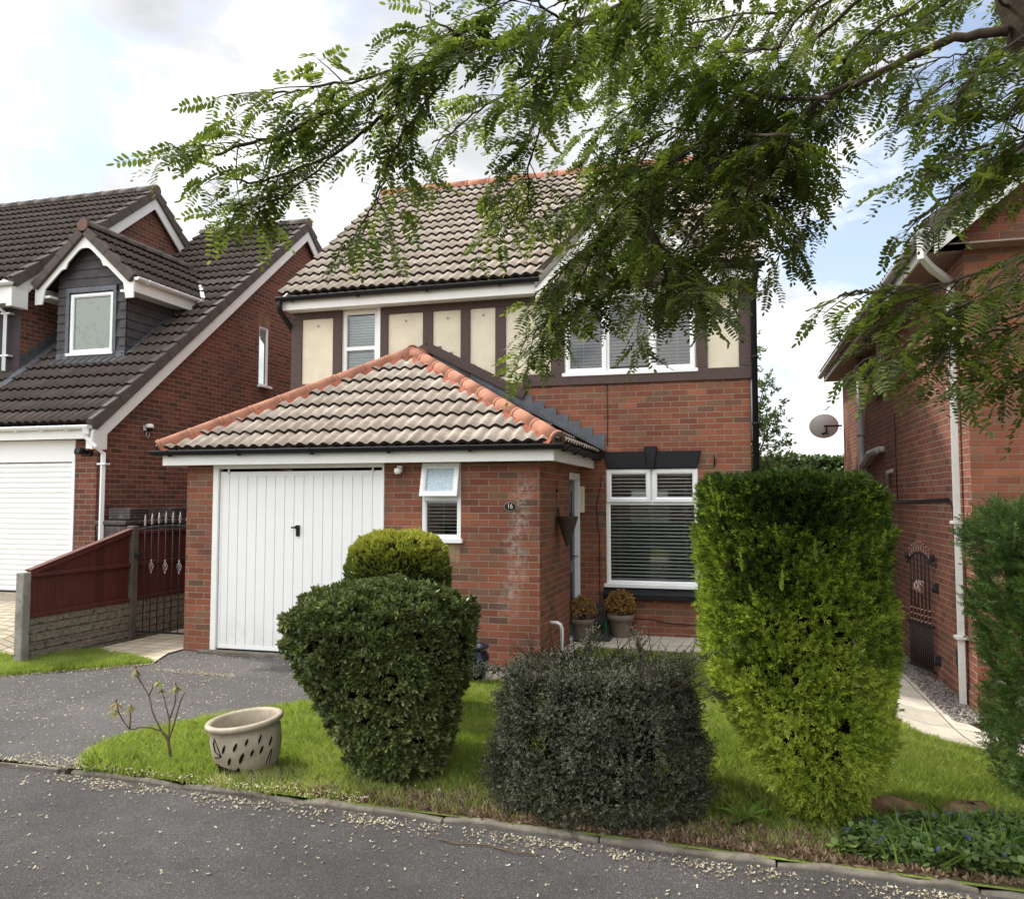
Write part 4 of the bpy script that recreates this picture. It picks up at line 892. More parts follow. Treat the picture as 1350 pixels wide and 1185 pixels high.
# roller shutter
n = 25; z0, z1 = .45, 2.33; hh = (z1 - z0) / n; mb = MB(); ys = YL + .03
for k in range(n):
    a = z0 + k * hh; pr = [(a + hh * t, ys - .012 * math.sin(math.pi * t) ** .6) for t in np.linspace(0, 1, 7)]
    for i in range(6):
        mb.add([(-12.35, pr[i][1], pr[i][0]), (-9.36, pr[i][1], pr[i][0]), (-9.36, pr[i + 1][1], pr[i + 1][0]), (-12.35, pr[i + 1][1], pr[i + 1][0])], [(0, 1, 2, 3)], 0, True)
sh = mb.build('roller_shutter', M['upvc'], LH)
MB().box(-12.35, -9.36, ys - .02, ys + .02, .435, .46).build('bottom_rail', M['black_pvc'], sh)
mb = MB(); mb.box(-9.36, -9.302, YL - .012, YL + .07, .43, 2.34); mb.box(-12.4, -9.302, YL - .015, YL + .07, 2.34, 2.66); mb.build('shutter_box', M['upvc'], LH, bevel=.004)
mb = MB(); mb.box(XL - 3.4, XL - .1, YL + .2, YL + .3, .4, 2.7); mb.build('interior', M['interior'], LH)
# floodlight pair
P = root('floodlight', 'pair of black spotlights on the brick at the corner of the left garage', 'light', (XL - .2, YL, 2.5))
mb = MB(); mb.tube([(XL - .11, YL, 2.46), (XL - .11, YL - .05, 2.46)], .045, 12); mb.build('base', M['black_pvc'], P)
for dx_, dy_ in ((-.16, -.06), (-.03, -.10)):
    p0 = V((XL - .11 + dx_ * .2, YL - .05, 2.47)); d = V((dx_, dy_ * 1.0, .02)).normalized(); mb = MB(); mb.tube([p0, p0 + d * .05, p0 + d * .06, p0 + d * .15], [.02, .03, .04, .05], 12); mb.build('lamp_head', M['black_pvc'], P)
# security camera on the side wall
P = root('security_camera', 'small white dome camera high on the side wall of the left house', 'camera', (XL + .02, 10.72, 2.85))
mb = MB(); mb.lathe([(0, .07), (.05, .06), (.065, .02), (.065, -.0), (0, -.0)], (XL + .08, 10.72, 2.90), 18); mb.box(XL, XL + .05, 10.68, 10.76, 2.86, 2.94); mb.build('housing', M['upvc'], P)
mb = MB(); mb.lathe([(.045, .0), (.045, -.03), (.028, -.055), (0, -.06)], (XL + .08, 10.72, 2.90), 16); mb.build('lens_dome', M['black_pvc'], P)
mb = MB(); mb.tube([(XL + .04, 10.72, 2.86), (XL + .03, 10.70, 2.78), (XL + .06, 10.72, 2.75), (XL + .07, 10.74, 2.82)], .008, 6); mb.build('cable_loop', M['pipe_grey'], P)

# dormer
DX, DY = -10.26, 11.0; dw = .68; DZ0 = E2Z + (DY - E2Y) * S2; DE = 5.32; DA = 6.22; ds = (DA - DE) / .98
slate = M['slate']
def hung(mb, O, U, N, w, z0, z1, step=.145, skip=None, tw=.165):
    """courses of plain hung tiles, each kicked out at the foot"""
    O, U, N = V(O), V(U), V(N); z = z0; r = 0
    while z < z1:
        u = -(r % 2) * tw / 2
        while u < w:
            a, b = max(0, u + .001), min(w, u + tw - .001)
            if b > a + .01 and not (skip and skip(( a + b) / 2, z + step / 2)):
                j = random.uniform(0, .004); zt_ = min(z + step + .01, z1 + .02)
                P_ = lambda uu, zz, d: O + U * uu + N * d + V((0, 0, zz))
                mb.add([P_(a, z, .022 + j), P_(b, z, .022 + j), P_(b, zt_, .006), P_(a, zt_, .006), P_(a, z, .0), P_(b, z, .0)], [(0, 1, 2, 3), (4, 5, 1, 0)])
            u += tw
        z += step; r += 1
mb = MB(); hung(mb, (DX - dw, DY, 0), (1, 0, 0), (0, -1, 0), 2 * dw, DZ0 - .25, 6.2, skip=lambda u, z: 4.16 < z < 5.22 and .20 < u < 1.16)
mb.box(DX - dw, DX + dw, DY + .002, DY + .05, DZ0 - .3, 4.17); mb.box(DX - dw, DX - .46, DY + .002, DY + .05, 4.17, 5.22); mb.box(DX + .46, DX + dw, DY + .002, DY + .05, 4.17, 5.22); mb.box(DX - dw, DX + dw, DY + .002, DY + .05, 5.22, 6.3)
mb.build('dormer_face', slate, LH, clips=[((DX, 0, DA - .12), (ds, 0, 1)), ((DX, 0, DA - .12), (-ds, 0, 1)), ((0, E2Y, E2Z + .0), (0, S2, -1))])
for sg in (1, -1):
    mb = MB()
    if sg > 0: hung(mb, (DX + dw, DY, 0), (0, 1, 0), (1, 0, 0), 2.2, DZ0 - .25, DE + .02)
    else: hung(mb, (DX - dw, DY + 2.2, 0), (0, -1, 0), (-1, 0, 0), 2.2, DZ0 - .25, DE + .02)
    mb.sheet((DX + sg * (dw - .001), 0, 0), B, Zv, DY, DY + 2.6, DZ0 - .3, DE + .1, N=(sg, 0, 0))
    mb.build('dormer_cheek', slate, LH, clips=[((0, E2Y, E2Z - .03), (0, S2, -1))])
make_window(LH, (DX - .435, DY, 4.18), A, (0, -1, 0), .87, 1.01, opens=[(0, .87, 0, 1.01)], glass='film', sillout=.06)
mb = MB(); mb.box(DX - .50, DX - .437, DY - .035, DY, 4.15, 5.26); mb.box(DX + .437, DX + .50, DY - .035, DY, 4.15, 5.26); mb.box(DX - .50, DX + .50, DY - .037, DY, 5.20, 5.28)
mb.add([(DX - dw - .1, DY - .015, DZ0 + .02), (DX + dw + .06, DY - .015, DZ0 + .02), (DX + dw + .06, DY - .20, DZ0 - .10), (DX - dw - .1, DY - .20, DZ0 - .10)], [(0, 1, 2, 3)])
mb.add([(DX - dw, DY - .026, DZ0 - .02), (DX + dw, DY - .026, DZ0 - .02), (DX + dw, DY - .026, DZ0 + .10), (DX - dw, DY - .026, DZ0 + .10)], [(0, 1, 2, 3)])
e0 = V((DX + dw + .03, DY, E2Z + (DY - E2Y) * S2 + .06)); e1 = V((DX + dw + .03, DY + 1.65, E2Z + (DY + 1.65 - E2Y) * S2 + .06)); mb.beam(e0, e1, .12, .03)
mb.add([(DX + dw + .025, DY, DE - .02), (DX + dw + .025, DY + 1.6, DE - .02), (DX + dw + .03, DY + 1.6, DE - .16), (DX + dw + .03, DY, DE - .16)], [(0, 1, 2, 3)])
mb.build('lead_flashing', M['lead'], LH)
# valley mortar
MB().beam((DX + 1.0, 12.5, DE + .06), (DX + .40, 13.2, DA - .32), .07, .04).build('valley_mortar', M['white_old'], LH)
yv = E2Y + (DA - E2Z) / S2 + .1; hwD = .98
for sg in (-1, 1):
    ex = DX + sg * hwD; ez = DA - ds * hwD; O = (ex, DY - .22, ez) if sg > 0 else (ex, yv, ez)
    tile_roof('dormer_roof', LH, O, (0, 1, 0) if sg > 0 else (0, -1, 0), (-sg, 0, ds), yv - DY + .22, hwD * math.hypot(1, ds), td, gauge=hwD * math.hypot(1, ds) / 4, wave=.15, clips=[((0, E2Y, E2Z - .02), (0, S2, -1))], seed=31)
    # verge caps
    a, b = V((ex, DY - .23, ez)), V((DX, DY - .23, DA)); d = (b - a).normalized(); nn = V((-d.z, 0, d.x)); nn = nn if nn.z > 0 else -nn; mb = MB()
    for i in range(4):
        s_ = (b - a).length / 4; p, q = a + d * (i * s_), a + d * ((i + 1) * s_ + .02)
        for hh_ in (0,):
            vs = [p + nn * .055 - V((0, .03, 0)), q + nn * .03 - V((0, .03, 0)), q - nn * .10 - V((0, .03, 0)), p - nn * .10 - V((0, .03, 0))]
            mb.prism(vs, (0, .12, 0))
    mb.build('verge_tiles', rt[0], LH, bevel=.006)
ridge_run('dormer_ridge', LH, (DX, DY - .26, DA + .02), (DX, yv - .3, DA + .02), .10, rt, bed=False, cap_a=True)
# scalloped barge board
pts_o, pts_i = [], []
for t in np.linspace(0, 1, 40):
    x = DX - .97 + t * 1.94; zo = DA - .10 - abs(x - DX) * ds
    w_ = abs(x - DX) / .97
    if w_ < .36: zi = DA - .34 - (1 - math.sqrt(max(0, 1 - (w_ / .36) ** 2))) * .30
    elif w_ < .80:
        q = (w_ - .36) / .44; zi = DA - .66 - (1 - math.sqrt(max(0, 1 - q ** 2))) * .30
    else: zi = DA - 1.22
    zi = min(zi, zo - .16); pts_o.append((x, zo)); pts_i.append((x, zi))
mb = MB()
for i in range(39):
    vs = [(pts_o[i][0], DY - .20, pts_o[i][1]), (pts_o[i + 1][0], DY - .20, pts_o[i + 1][1]), (pts_i[i + 1][0], DY - .20, pts_i[i + 1][1]), (pts_i[i][0], DY - .20, pts_i[i][1])]
    mb.prism(vs, (0, .025, 0))
mb.build('barge_board', M['fascia'], LH)
for sg in (-1, 1):
    xx = DX + sg * (dw + .14); MB().box(xx - .13, xx + .13, DY - .17, DY + 1.5 if sg > 0 else DY + .4, DE - .21, DE - .17).build('soffit', M['fascia'], LH)
    MB().box(DX + sg * .965 - .012, DX + sg * .965 + .012, DY - .19, DY + 1.55, DE - .22, DE - .02).build('fascia', M['fascia'], LH)
gutter(LH, (DX + 1.04, DY - .22, DE - .0), (DX + 1.04, DY + 1.62, DE - .0), .052, M['upvc'], 1.3, side=(1, 0, 0))
gutter(LH, (DX - 1.04, DY - .22, DE - .0), (DX - 1.04, DY + .3, DE - .0), .052, M['upvc'], 1.3, side=(1, 0, 0))

# two-storey block to the left
BE_Y, BE_Z, BR_Y = 10.42, 5.33, 13.7; BR_Z = BE_Z + (BR_Y - BE_Y) * S2; brear = 2 * BR_Y - BE_Y
mb = MB(); mb.sheet((XB, 0, 0), B, Zv, YB, brear - .4, 2.5, 8.2, (), N=(1, 0, 0)); mb.build('gable_wall', br, LH, clips=[((0, BE_Y, BE_Z - .08), (0, -S2, 1)), ((0, brear, BE_Z - .08), (0, S2, 1))])
mb = MB(); mb.sheet((0, YB, 0), A, Zv, XB - 5, XB, 2.5, 5.3, ()); mb.build('block_front_wall', m_simple('dark_timber_wall', (.035, .022, .028), .8, .2, 8), LH)
Lb = math.hypot(BR_Y - BE_Y, BR_Z - BE_Z)
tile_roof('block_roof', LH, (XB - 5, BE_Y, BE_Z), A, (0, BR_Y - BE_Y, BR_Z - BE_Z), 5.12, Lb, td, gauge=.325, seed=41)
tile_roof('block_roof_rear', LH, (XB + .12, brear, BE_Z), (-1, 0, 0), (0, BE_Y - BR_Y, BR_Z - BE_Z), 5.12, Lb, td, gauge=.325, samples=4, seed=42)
ridge_run('ridge_tiles', LH, (XB + .14, BR_Y, BR_Z), (XB - 5, BR_Y, BR_Z), .11, rt, bed=False, cap_a=True)
verge(XB + .13, BE_Y, BE_Z, BR_Y, BR_Z, 1); verge(XB + .13, brear, BE_Z, BR_Y, BR_Z, 1)
rake(LH, XB + .08, BE_Y + .02, BE_Z, BR_Y, BR_Z, .25, .13, M['fascia']); rake(LH, XB + .08, brear, BE_Z, BR_Y, BR_Z, .25, .13, M['fascia'])
MB().box(XB - .0, XB + .115, BE_Y + .0, BE_Y + .32, BE_Z - .42, BE_Z - .13).build('box_end', M['fascia'], LH, bevel=.004)
MB().box(XB - 5, XB + .08, BE_Y + .03, BE_Y + .055, BE_Z - .36, BE_Z - .06).build('fascia', M['fascia'], LH)
MB().box(XB - 5, XB + .08, BE_Y + .056, YB, BE_Z - .36, BE_Z - .34).build('soffit', M['fascia'], LH)
gutter(LH, (XB - 5, BE_Y - .03, BE_Z - .03), (XB + .12, BE_Y - .03, BE_Z - .03), .055, M['upvc'], .9)
mb = MB(); mb.tube([(XB - .32, BE_Y - .03, BE_Z - .08), (XB - .32, BE_Y - .03, BE_Z - .3), (XB - .24, YB - .08, BE_Z - .48), (XB - .24, YB - .08, 3.9)], .036, 4, smooth=False)
for z in (4.15, 4.85): mb.box(XB - .32, XB - .14, YB - .1, YB, z - .012, z + .012)
mb.build('downpipe', M['upvc'], LH)
# stepped flashing on the gable wall above the lower roof
mb = MB()
for k in range(9):
    y0 = YB + k * .16; z0_ = E2Z + (y0 - E2Y) * S2 + .05; z1_ = z0_ + .16 * S2
    mb.add([(XB + .012, y0 + .01, z0_), (XB + .012, y0 + .165, z1_), (XB + .012, y0 + .165, z1_ + .16), (XB + .012, y0 + .01, z1_ + .15)], [(0, 1, 2, 3)])
mb.beam((XB + .09, YB - .7, E2Z + (YB - .7 - E2Y) * S2 + .06), (XB + .09, YB + 1.6, E2Z + (YB + 1.6 - E2Y) * S2 + .06), .17, .02)
mb.build('lead_flashing', M['lead'], LH)
MB().box(XB + .001, XB + .012, 12.0, 12.16, 4.72, 4.93).build('air_brick', M['darkpost'], LH)

# ------------------------------------------------------------------ right neighbour (own axes, turned a little)
a7 = R(.75)
RH = root('house', 'pink-red brick house on the right, seen along its side wall with grey soil pipe', 'house', (2.20, 9.0, 0), a7, local=True)
bR = M['brick_right']; s3 = .82; ex3, ez3 = -.40, 4.52; rx3 = 3.5; rz3 = ez3 + (rx3 - ex3) * s3
mb = MB(); mb.sheet((0, 0, 0), B, Zv, .2, 9.75, -.8, 4.5, [(4.80, 5.60, 3.5, 4.36)], depth=.09, N=(-1, 0, 0)); mb.build('side_wall', bR, RH)
mb = MB(); mb.sheet((0, .2, 0), A, Zv, 0, 7, -.8, 8.0, [(1.6, 3.4, .8, 2.2)], depth=.1, N=(0, -1, 0)); mb.build('front_wall', m_brick('brick_mottled', RED, (.26, .19, .13), gap=.006), RH, clips=[((ex3, 0, ez3 - .08), (-s3, 0, 1)), ((7 - ex3, 0, ez3 - .08), (s3, 0, 1))])
make_window(RH, (1.6, .2, .8), A, (0, -1, 0), 1.8, 1.4, fixed=[(0, .9, 0, 1.4)], opens=[(.9, 1.8, 0, 1.4)], blind=(.1, 1.25, .05, 20))
mb = MB(); mb.sheet((0, 9.75, 0), A, Zv, 0, 7, -.8, 4.6, ()); mb.sheet((7, 0, 0), B, Zv, .2, 9.75, -.8, 4.6, ()); mb.build('rear_wall', bR, RH)
mb = MB(); mb.box(.3, 6.8, 3, 3.1, -.5, 4.4); mb.box(.12, 6.9, .4, 9.6, 4.40, 4.46); mb.box(.5, .6, 3.1, 9, 2.6, 4.4); mb.build('interior', M['interior'], RH)
make_window(RH, (0, 5.60, 3.5), (0, -1, 0), (-1, 0, 0), .80, .86, fixed=[(0, .4, 0, .86)], opens=[(.4, .8, 0, .86)], sillout=.09)
Lr3 = math.hypot(rx3 - ex3, rz3 - ez3)
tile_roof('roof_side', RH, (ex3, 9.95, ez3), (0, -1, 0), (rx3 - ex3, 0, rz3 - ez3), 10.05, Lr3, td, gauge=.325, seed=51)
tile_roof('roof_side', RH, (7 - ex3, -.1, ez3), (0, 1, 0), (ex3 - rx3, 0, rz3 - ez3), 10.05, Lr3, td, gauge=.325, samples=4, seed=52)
ridge_run('ridge_tiles', RH, (rx3, -.1, rz3), (rx3, 9.95, rz3), .11, rt, bed=False, cap_a=True)
for sg in (-1, 1):
    e = (ex3 if sg < 0 else 7 - ex3); o_ = .05
    a, b = V((e, -.115, ez3)), V((rx3, -.115, rz3)); d = (b - a).normalized(); nn = V((-d.z, 0, d.x)); nn = nn if nn.z > 0 else -nn; mb = MB(); n_ = int((b - a).length / .325)
    for i in range(n_):
        p, q = a + d * (i * .325), a + d * ((i + 1) * .325 + .02); mb.prism([p + nn * .055, q + nn * .03, q - nn * .10, p - nn * .10], (0, .13, 0))
    mb.build('verge_tiles', rt[0], RH, bevel=.006)
    mb = MB(); p, q = a + d * .02 - nn * .09 + V((0, .03, 0)), b - nn * .09 + V((0, .03, 0)); mb.prism([p, q, q - V((0, 0, .28)), p - V((0, 0, .22))], (0, .025, 0)); mb.build('barge_board', M['white_old'], RH, bevel=.003)
mb = MB(); mb.box(-.36, -.335, -.06, 9.9, 4.33, 4.47); mb.build('fascia', M['white_old'], RH)
mb = MB(); mb.box(-.335, -.0, -.04, 9.9, 4.335, 4.35); mb.box(-.335, .6, -.04, .2, 4.335, 4.35); mb.build('soffit', m_simple('brown_soffit', (.24, .17, .14), .6, .1, 4), RH)
gutter(RH, (-.425, -.12, 4.50), (-.425, 9.95, 4.46), .058, M['pipe_grey'], 1.1, side=(1, 0, 0))
mb = MB(); sq = dict(n=4, smooth=False)
mb.tube([(-.425, .02, 4.45), (-.425, .02, 4.24), (-.30, .18, 4.16), (-.06, .48, 4.08), (-.06, .52, 3.95), (-.06, .52, -.30)], .046, 4, smooth=False)
for z in (3.5, 1.56, -.0 + .38, 2.95): mb.box(-.115, .0, .45, .59, z - .015, z + .015)
mb.build('downpipe', M['white_old'], RH)
mb = MB(); mb.tube([(-.08, 6.8, 4.33), (-.08, 6.8, -.6)], .056, 12); mb.tube([(-.08, 6.8, 2.38), (-.08, 6.35, 2.46), (-.08, 5.9, 2.56), (-.07, 5.05, 2.58)], .054, 12); mb.tube([(-.07, 5.05, 2.58), (.02, 5.0, 2.58)], .05, 10)
for z in (3.95, 2.95): mb.tube([(-.08, 6.8, z - .03), (-.08, 6.8, z + .03)], .066, 12)
mb.tube([(-.03, 4.55, 2.0), (-.05, 4.45, 2.20), (.02, 4.28, 2.23)], .03, 8)
mb.build('soil_pipe', M['pipe_grey'], RH)
mb = MB(); mb.tube([(-.006, 4.05, 3.05), (-.006, 4.03, 2.4), (-.006, 4.0, 1.76)], .007, 6)
for dz_ in (0, .018, .032): mb.tube([(-.008, 4.6, 1.76 + dz_), (-.008, 3.2, 1.755 + dz_ * .6), (-.008, 2, 1.765 + dz_), (-.008, 1.05, 1.775 + dz_), (-.008, .90, 1.70), (-.008, .86, .5 + dz_), (-.008, .84, .10)], .008, 6)
mb.box(-.035, 0, .78, .86, .02, .2); mb.build('cable', M['black_pvc'], RH)
MB().box(-.012, .0, .2 - .011, 7, -.55, -.15).build('plinth', M['brick_right'], RH)
# satellite dish on the far corner
P = root('satellite_dish', 'white satellite dish seen from behind, at the far corner of the right-hand house', 'satellite dish', (2.20 - math.sin(a7) * 9.55 - .25, 9 + 9.6, 3.3), local=True)
mb = MB(); T = Matrix.Rotation(R(-78), 3, 'X'); mb.lathe([(0, 0), (.12, .007), (.22, .024), (.29, .044), (.30, .047), (.29, .052), (.22, .034), (.12, .017), (0, .01)], (-.15, .05, .05), 28, sx=1.0, sy=.88, tilt=T); mb.build('dish', M['upvc'], P)
mb = MB(); mb.beam((-.16, -.0, .05), (.20, -.02, .05), .035, .035); mb.beam((-.10, -.02, .05), (-.12, -.02, -.11), .03, .03); mb.tube([(-.13, -.02, -.10), (-.06, -.03, -.13), (-.10, -.03, -.05)], .014, 6); mb.beam((-.12, 0, -.1), (-.2, -.02, -.12), .03, .05); mb.build('mounting_arm', M['iron'], P)

# ------------------------------------------------------------------ fence, gates, bins
FX = -7.75
F = root('fence', 'dark red wooden fence panel sloping down on a rock-faced concrete board, between two posts', 'fence', (FX, 8.3, .05))
mb = MB(); mb.box(FX - .055, FX + .055, 7.38, 7.49, -.1, .985)
mb.build('concrete_post', M['concrete'], F, bevel=.014, seg=2)
mb = MB(); mb.box(FX - .055, FX + .055, 9.07, 9.18, -.2, 1.45); mb.build('dark_post', M['darkpost'], F, bevel=.012, seg=2)
mb = MB(); mb.prism([(FX, 7.49, .47), (FX, 9.07, .47), (FX, 9.07, 1.37), (FX, 7.49, .96)], (-.022, 0, 0)); mb.build('panel', M['fence'], F)
mb = MB(); mb.beam((FX + .015, 7.49, .945), (FX + .015, 9.07, .945), .045, .045); mb.beam((FX + .012, 7.49, .965), (FX + .012, 9.07, 1.372), .055, .05); mb.beam((FX + .012, 7.49, .49), (FX + .012, 9.07, .49), .045, .05)
mb.beam((FX, 7.49, 1.0), (FX, 9.07, 1.405), .09, .02); mb.build('rail', M['fence'], F, bevel=.004)
mb = MB(); mb.box(FX - .03, FX + .022, 7.49, 9.07, .165, .465); mb.box(FX - .03, FX + .020, 7.49, 9.07, -.14, .162); mb.build('gravel_board', M['stonepanel'], F)
F = root('fence', 'dark red wooden fence seen through the black iron gate beside the garage', 'fence', (FX, 10.6, .05))
mb = MB(); mb.box(FX - .022, FX, 9.18, 12.4, .48, 1.38); mb.build('panel', M['fence'], F)
mb = MB()
for z in (.50, .95, 1.36): mb.beam((FX + .015, 9.18, z), (FX + .015, 12.4, z), .045, .045)
mb.build('rail', M['fence'], F, bevel=.004)
mb = MB(); mb.box(FX - .03, FX + .022, 9.18, 12.4, -.1, .478); mb.build('gravel_board', M['stonepanel'], F)
mb = MB(); mb.box(FX - .05, FX + .05, 11.0, 11.1, -.1, 1.4); mb.build('post', M['darkpost'], F)
# iron gate with spear tops
G = root('iron_gate', 'black wrought iron gate with pointed finials and twisted baskets beside the garage', 'gate', (-7.15, 9.13, .02))
gx0, gx1, gy = -7.67, -6.60, 9.13; mb = MB(); n = 10
top = lambda x: 1.40 + .06 * math.sin(math.pi * (x - gx0) / (gx1 - gx0))
for x in (gx0, gx1): mb.beam((x, gy, .03), (x, gy, 1.42), .022, .022)
mb.beam((gx0, gy, .08), (gx1, gy, .08), .012, .025)
mb.tube([(x, gy, top(x)) for x in np.linspace(gx0, gx1, 12)], .010, 6); mb.build('frame', M['iron'], G)
mb = MB(); sp = MB(); bk = MB()
for k in range(1, n):
    x = gx0 + (gx1 - gx0) * k / n; mb.tube([(x, gy, .08), (x, gy, top(x) + .04)], .0065, 6)
    t_ = top(x) + .03; sp.tube([(x, gy, t_), (x, gy, t_ + .015), (x, gy, t_ + .03), (x, gy, t_ + .05), (x, gy, t_ + .12), (x, gy, t_ + .15)], [.008, .015, .009, .019, .008, .002], 8)
    if k % 2 == 0 and k < 8:
        for q in range(4):
            vs = []
            for i in range(9):
                tt = i / 8; an = q * math.pi / 2 + tt * math.pi * 1.2; r_ = .028 * math.sin(math.pi * tt); vs.append((x + r_ * math.cos(an), gy + r_ * math.sin(an), .86 + .13 * tt))
            bk.tube(vs, .0045, 5)
        for z in (.85, 1.0): bk.tube([(x, gy, z - .012), (x, gy, z + .012)], .011, 6)
mb.build('bars', M['iron'], G); sp.build('finials', M['bright_metal'], G); bk.build('basket_twists', M['bright_metal'], G)
mb = MB(); mb.box(gx0 - .03, gx0 + .05, gy - .03, gy + .03, 1.05, 1.09); mb.tube([(gx0 + .02, gy - .05, 1.07), (gx0 + .02, gy + .03, 1.07)], .02, 8); mb.build('latch', M['iron'], G)
# open gate by the right wall
gn, gf, gb = V((2.125, 10.74, -.265)), V((1.96, 11.36, -.27)), 0
G = root('iron_gate', 'tall black iron gate with copper-coloured scrolls standing open against the right-hand wall', 'gate', tuple(gn))
gd_ = (gf - gn); gl = V((gd_.x, gd_.y, 0)).length; g = gd_.normalized(); Gp = lambda s, z: gn + g * s + V((0, 0, z))
mb = MB(); h_ = 1.30
mb.beam(Gp(0, 0), Gp(0, h_ + .08), .035, .035); mb.beam(Gp(gl, 0), Gp(gl, h_ + .08), .035, .035)
for z in (.04, .56): mb.beam(Gp(0, z), Gp(gl, z), .02, .03)
arc = lambda s: h_ - .02 + .14 * math.sin(math.pi * s / gl)
mb.tube([Gp(s, arc(s)) for s in np.linspace(0, gl, 12)], .013, 6)
for s in (0, gl): mb.tube([Gp(s, h_ + .07) + V((-.02, 0, 0)), Gp(s, h_ + .07) + V((.02, 0, 0))], .045, 12)
mb.build('frame', M['iron'], G)
mb = MB()
for k in range(1, 7): s = gl * k / 7; mb.tube([Gp(s, .56), Gp(s, arc(s))], .010, 6)
for k in range(1, 14): s = gl * k / 14; mb.tube([Gp(s, .04), Gp(s, .56)], .009, 6)
mb.build('bars', M['iron'], G)
mb = MB()
for k in range(1, 7):
    s = gl * k / 7
    for z in (.60, .67, .74): mb.tube([Gp(s, z - .012), Gp(s, z), Gp(s, z + .012)], [.006, .017, .006], 6)
    if k in (3, 4):
        for q in range(5):
            vs = []
            for i in range(9):
                tt = i / 8; an = q * 1.257 + tt * 3.6; r_ = .045 * math.sin(math.pi * tt); vs.append(Gp(s + r_ * math.cos(an), .93 + .16 * tt) + V((r_ * math.sin(an), 0, 0)))
            mb.tube(vs, .006, 5)
for k in range(9):
    s = gl * (.12 + .76 * k / 8); z = arc(s) + .03; vs = [Gp(s + .02 * math.sin(t) * t / 4, z + .035 * t / 2) for t in np.linspace(0, 4, 9)]; mb.tube(vs, .005, 5); mb.tube([Gp(s, z + .10 - .01), Gp(s, z + .10), Gp(s, z + .11)], [.004, .013, .004], 6)
mb.build('scrollwork', M['copper'], G)
for z in (.18, 1.02): mb = MB(); mb.beam(Gp(-.02, z), Gp(-.02, z) + V((.06, -.02, 0)), .03, .05); mb.tube([Gp(-.02, z - .05), Gp(-.02, z + .05)], .016, 8); mb.box(gn.x + .03, gn.x + .055, gn.y - .06, gn.y + .03, gn.z + z - .06, gn.z + z + .06); mb.build('hinge', M['iron'], G)
# bins behind the fence
for i, (bx, by, lab) in enumerate(((-8.62, 10.0, 'scuffed dark bin behind the fence, the nearer and left of two'), (-8.62, 10.75, 'dark bin behind the fence, the farther and right of two'))):
    W_ = root('wheelie_bin', lab, 'bin', (bx, by, .43), group='bins behind the fence')
    mb = MB(); b0 = [(bx - .2, by - .24, .47), (bx + .2, by - .24, .47), (bx + .2, by + .24, .47), (bx - .2, by + .24, .47)]; b1 = [(bx - .26, by - .29, 1.42), (bx + .26, by - .29, 1.42), (bx + .26, by + .29, 1.42), (bx - .26, by + .29, 1.42)]
    mb.add(b0 + b1, [(3, 2, 1, 0), (0, 1, 5, 4), (1, 2, 6, 5), (2, 3, 7, 6), (3, 0, 4, 7), (4, 5, 6, 7)]); mb.build('body', M['binplastic'], W_, bevel=.02, seg=2)
    MB().box(bx - .27, bx + .27, by - .31, by + .31, 1.43, 1.50).build('lid', M['binplastic'], W_, bevel=.02, seg=2)
    mb = MB(); 
    for sy in (-.2, .2): mb.tube([(bx - .24, by + sy - .03, .52), (bx - .24, by + sy + .03, .52)], .09, 16)
    mb.build('wheel', M['black_pvc'], W_)
for (bx, by, bz, lab) in ((-8.55, 9.98, 1.51, 'paint-splashed brown crate on top of the nearer bin'), (-8.55, 10.86, 1.51, 'dark brown crate on top of the farther bin')):
    mb = MB(); mb.box(bx - .18, bx + .18, by - .19, by + .19, bz, bz + .16)
    for k in range(4): mb.box(bx - .185, bx + .185, by - .195, by + .195, bz + .01 + k * .04, bz + .035 + k * .04)
    single('crate', mb, M['binplastic'], lab, 'crate', (bx, by, bz), group='crates on the bins', bevel=.006)
# ------------------------------------------------------------------ pots
def pot_thing(name, label, cat, prof, loc, mat, tilt=None, n=40, group=None):
    P = root(name, label, cat, loc, group=group); mb = MB(); mb.lathe(prof, loc, n, tilt=tilt); mb.build('pot_body', mat, P); return P
T = Matrix.Rotation(R(-5.5), 3, 'Y') @ Matrix.Rotation(R(3), 3, 'X')
PL = (-3.245, 4.985, -.02); PS = .90
prof = [(0, .0), (.19, .0), (.208, .02), (.232, .08), (.25, .16), (.258, .24), (.255, .30), (.246, .335), (.262, .343), (.282, .355), (.285, .375), (.275, .387), (.248, .388), (.236, .37), (.226, .30), (.205, .14), (.16, .06), (0, .055)]; prof = [(a * PS, b * PS) for a, b in prof]
P = pot_thing('planter', 'large speckled cream stoneware planter with leaf-shaped slots, tilted on the grass by the kerb', 'planter', prof, PL, M['stoneware'], T)
slots = MB(); rg = random.Random(5)
def potpt(a, z, out=.0):
    rr = np.interp(z, [p[1] for p in prof[1:8]], [p[0] for p in prof[1:8]]) + out
    return V(PL) + T @ V((rr * math.cos(a), rr * math.sin(a), z))
def slot(a, z, ln, wd, sl):
    z *= PS
    ring = []
    for k in range(14):
        t = 2 * math.pi * k / 14; u = wd * math.sin(t) * (abs(math.sin(t)) ** .3); v = ln * math.cos(t)
        ring.append(potpt(a + (u + v * sl) / .23, z + v, .0025))
    MB().poly(ring).build('slot', M['core'], P)
a0 = math.atan2(-1, .62)
for a, z, ln, wd in ((-.62, .235, .030, .010), (-.27, .245, .028, .011), (.05, .27, .022, .009), (.42, .27, .030, .008), (-.50, .145, .026, .011), (-.13, .16, .036, .013), (.17, .185, .022, .010), (.44, .19, .026, .010), (-.30, .065, .026, .014), (.05, .045, .018, .014), (.75, .23, .03, .01), (-1.9, .2, .03, .01), (2.2, .22, .03, .01), (2.7, .2, .03, .01), (1.4, .2, .03, .01)):
    slot(a0 + a, z, ln, wd, .45)
mb = MB()
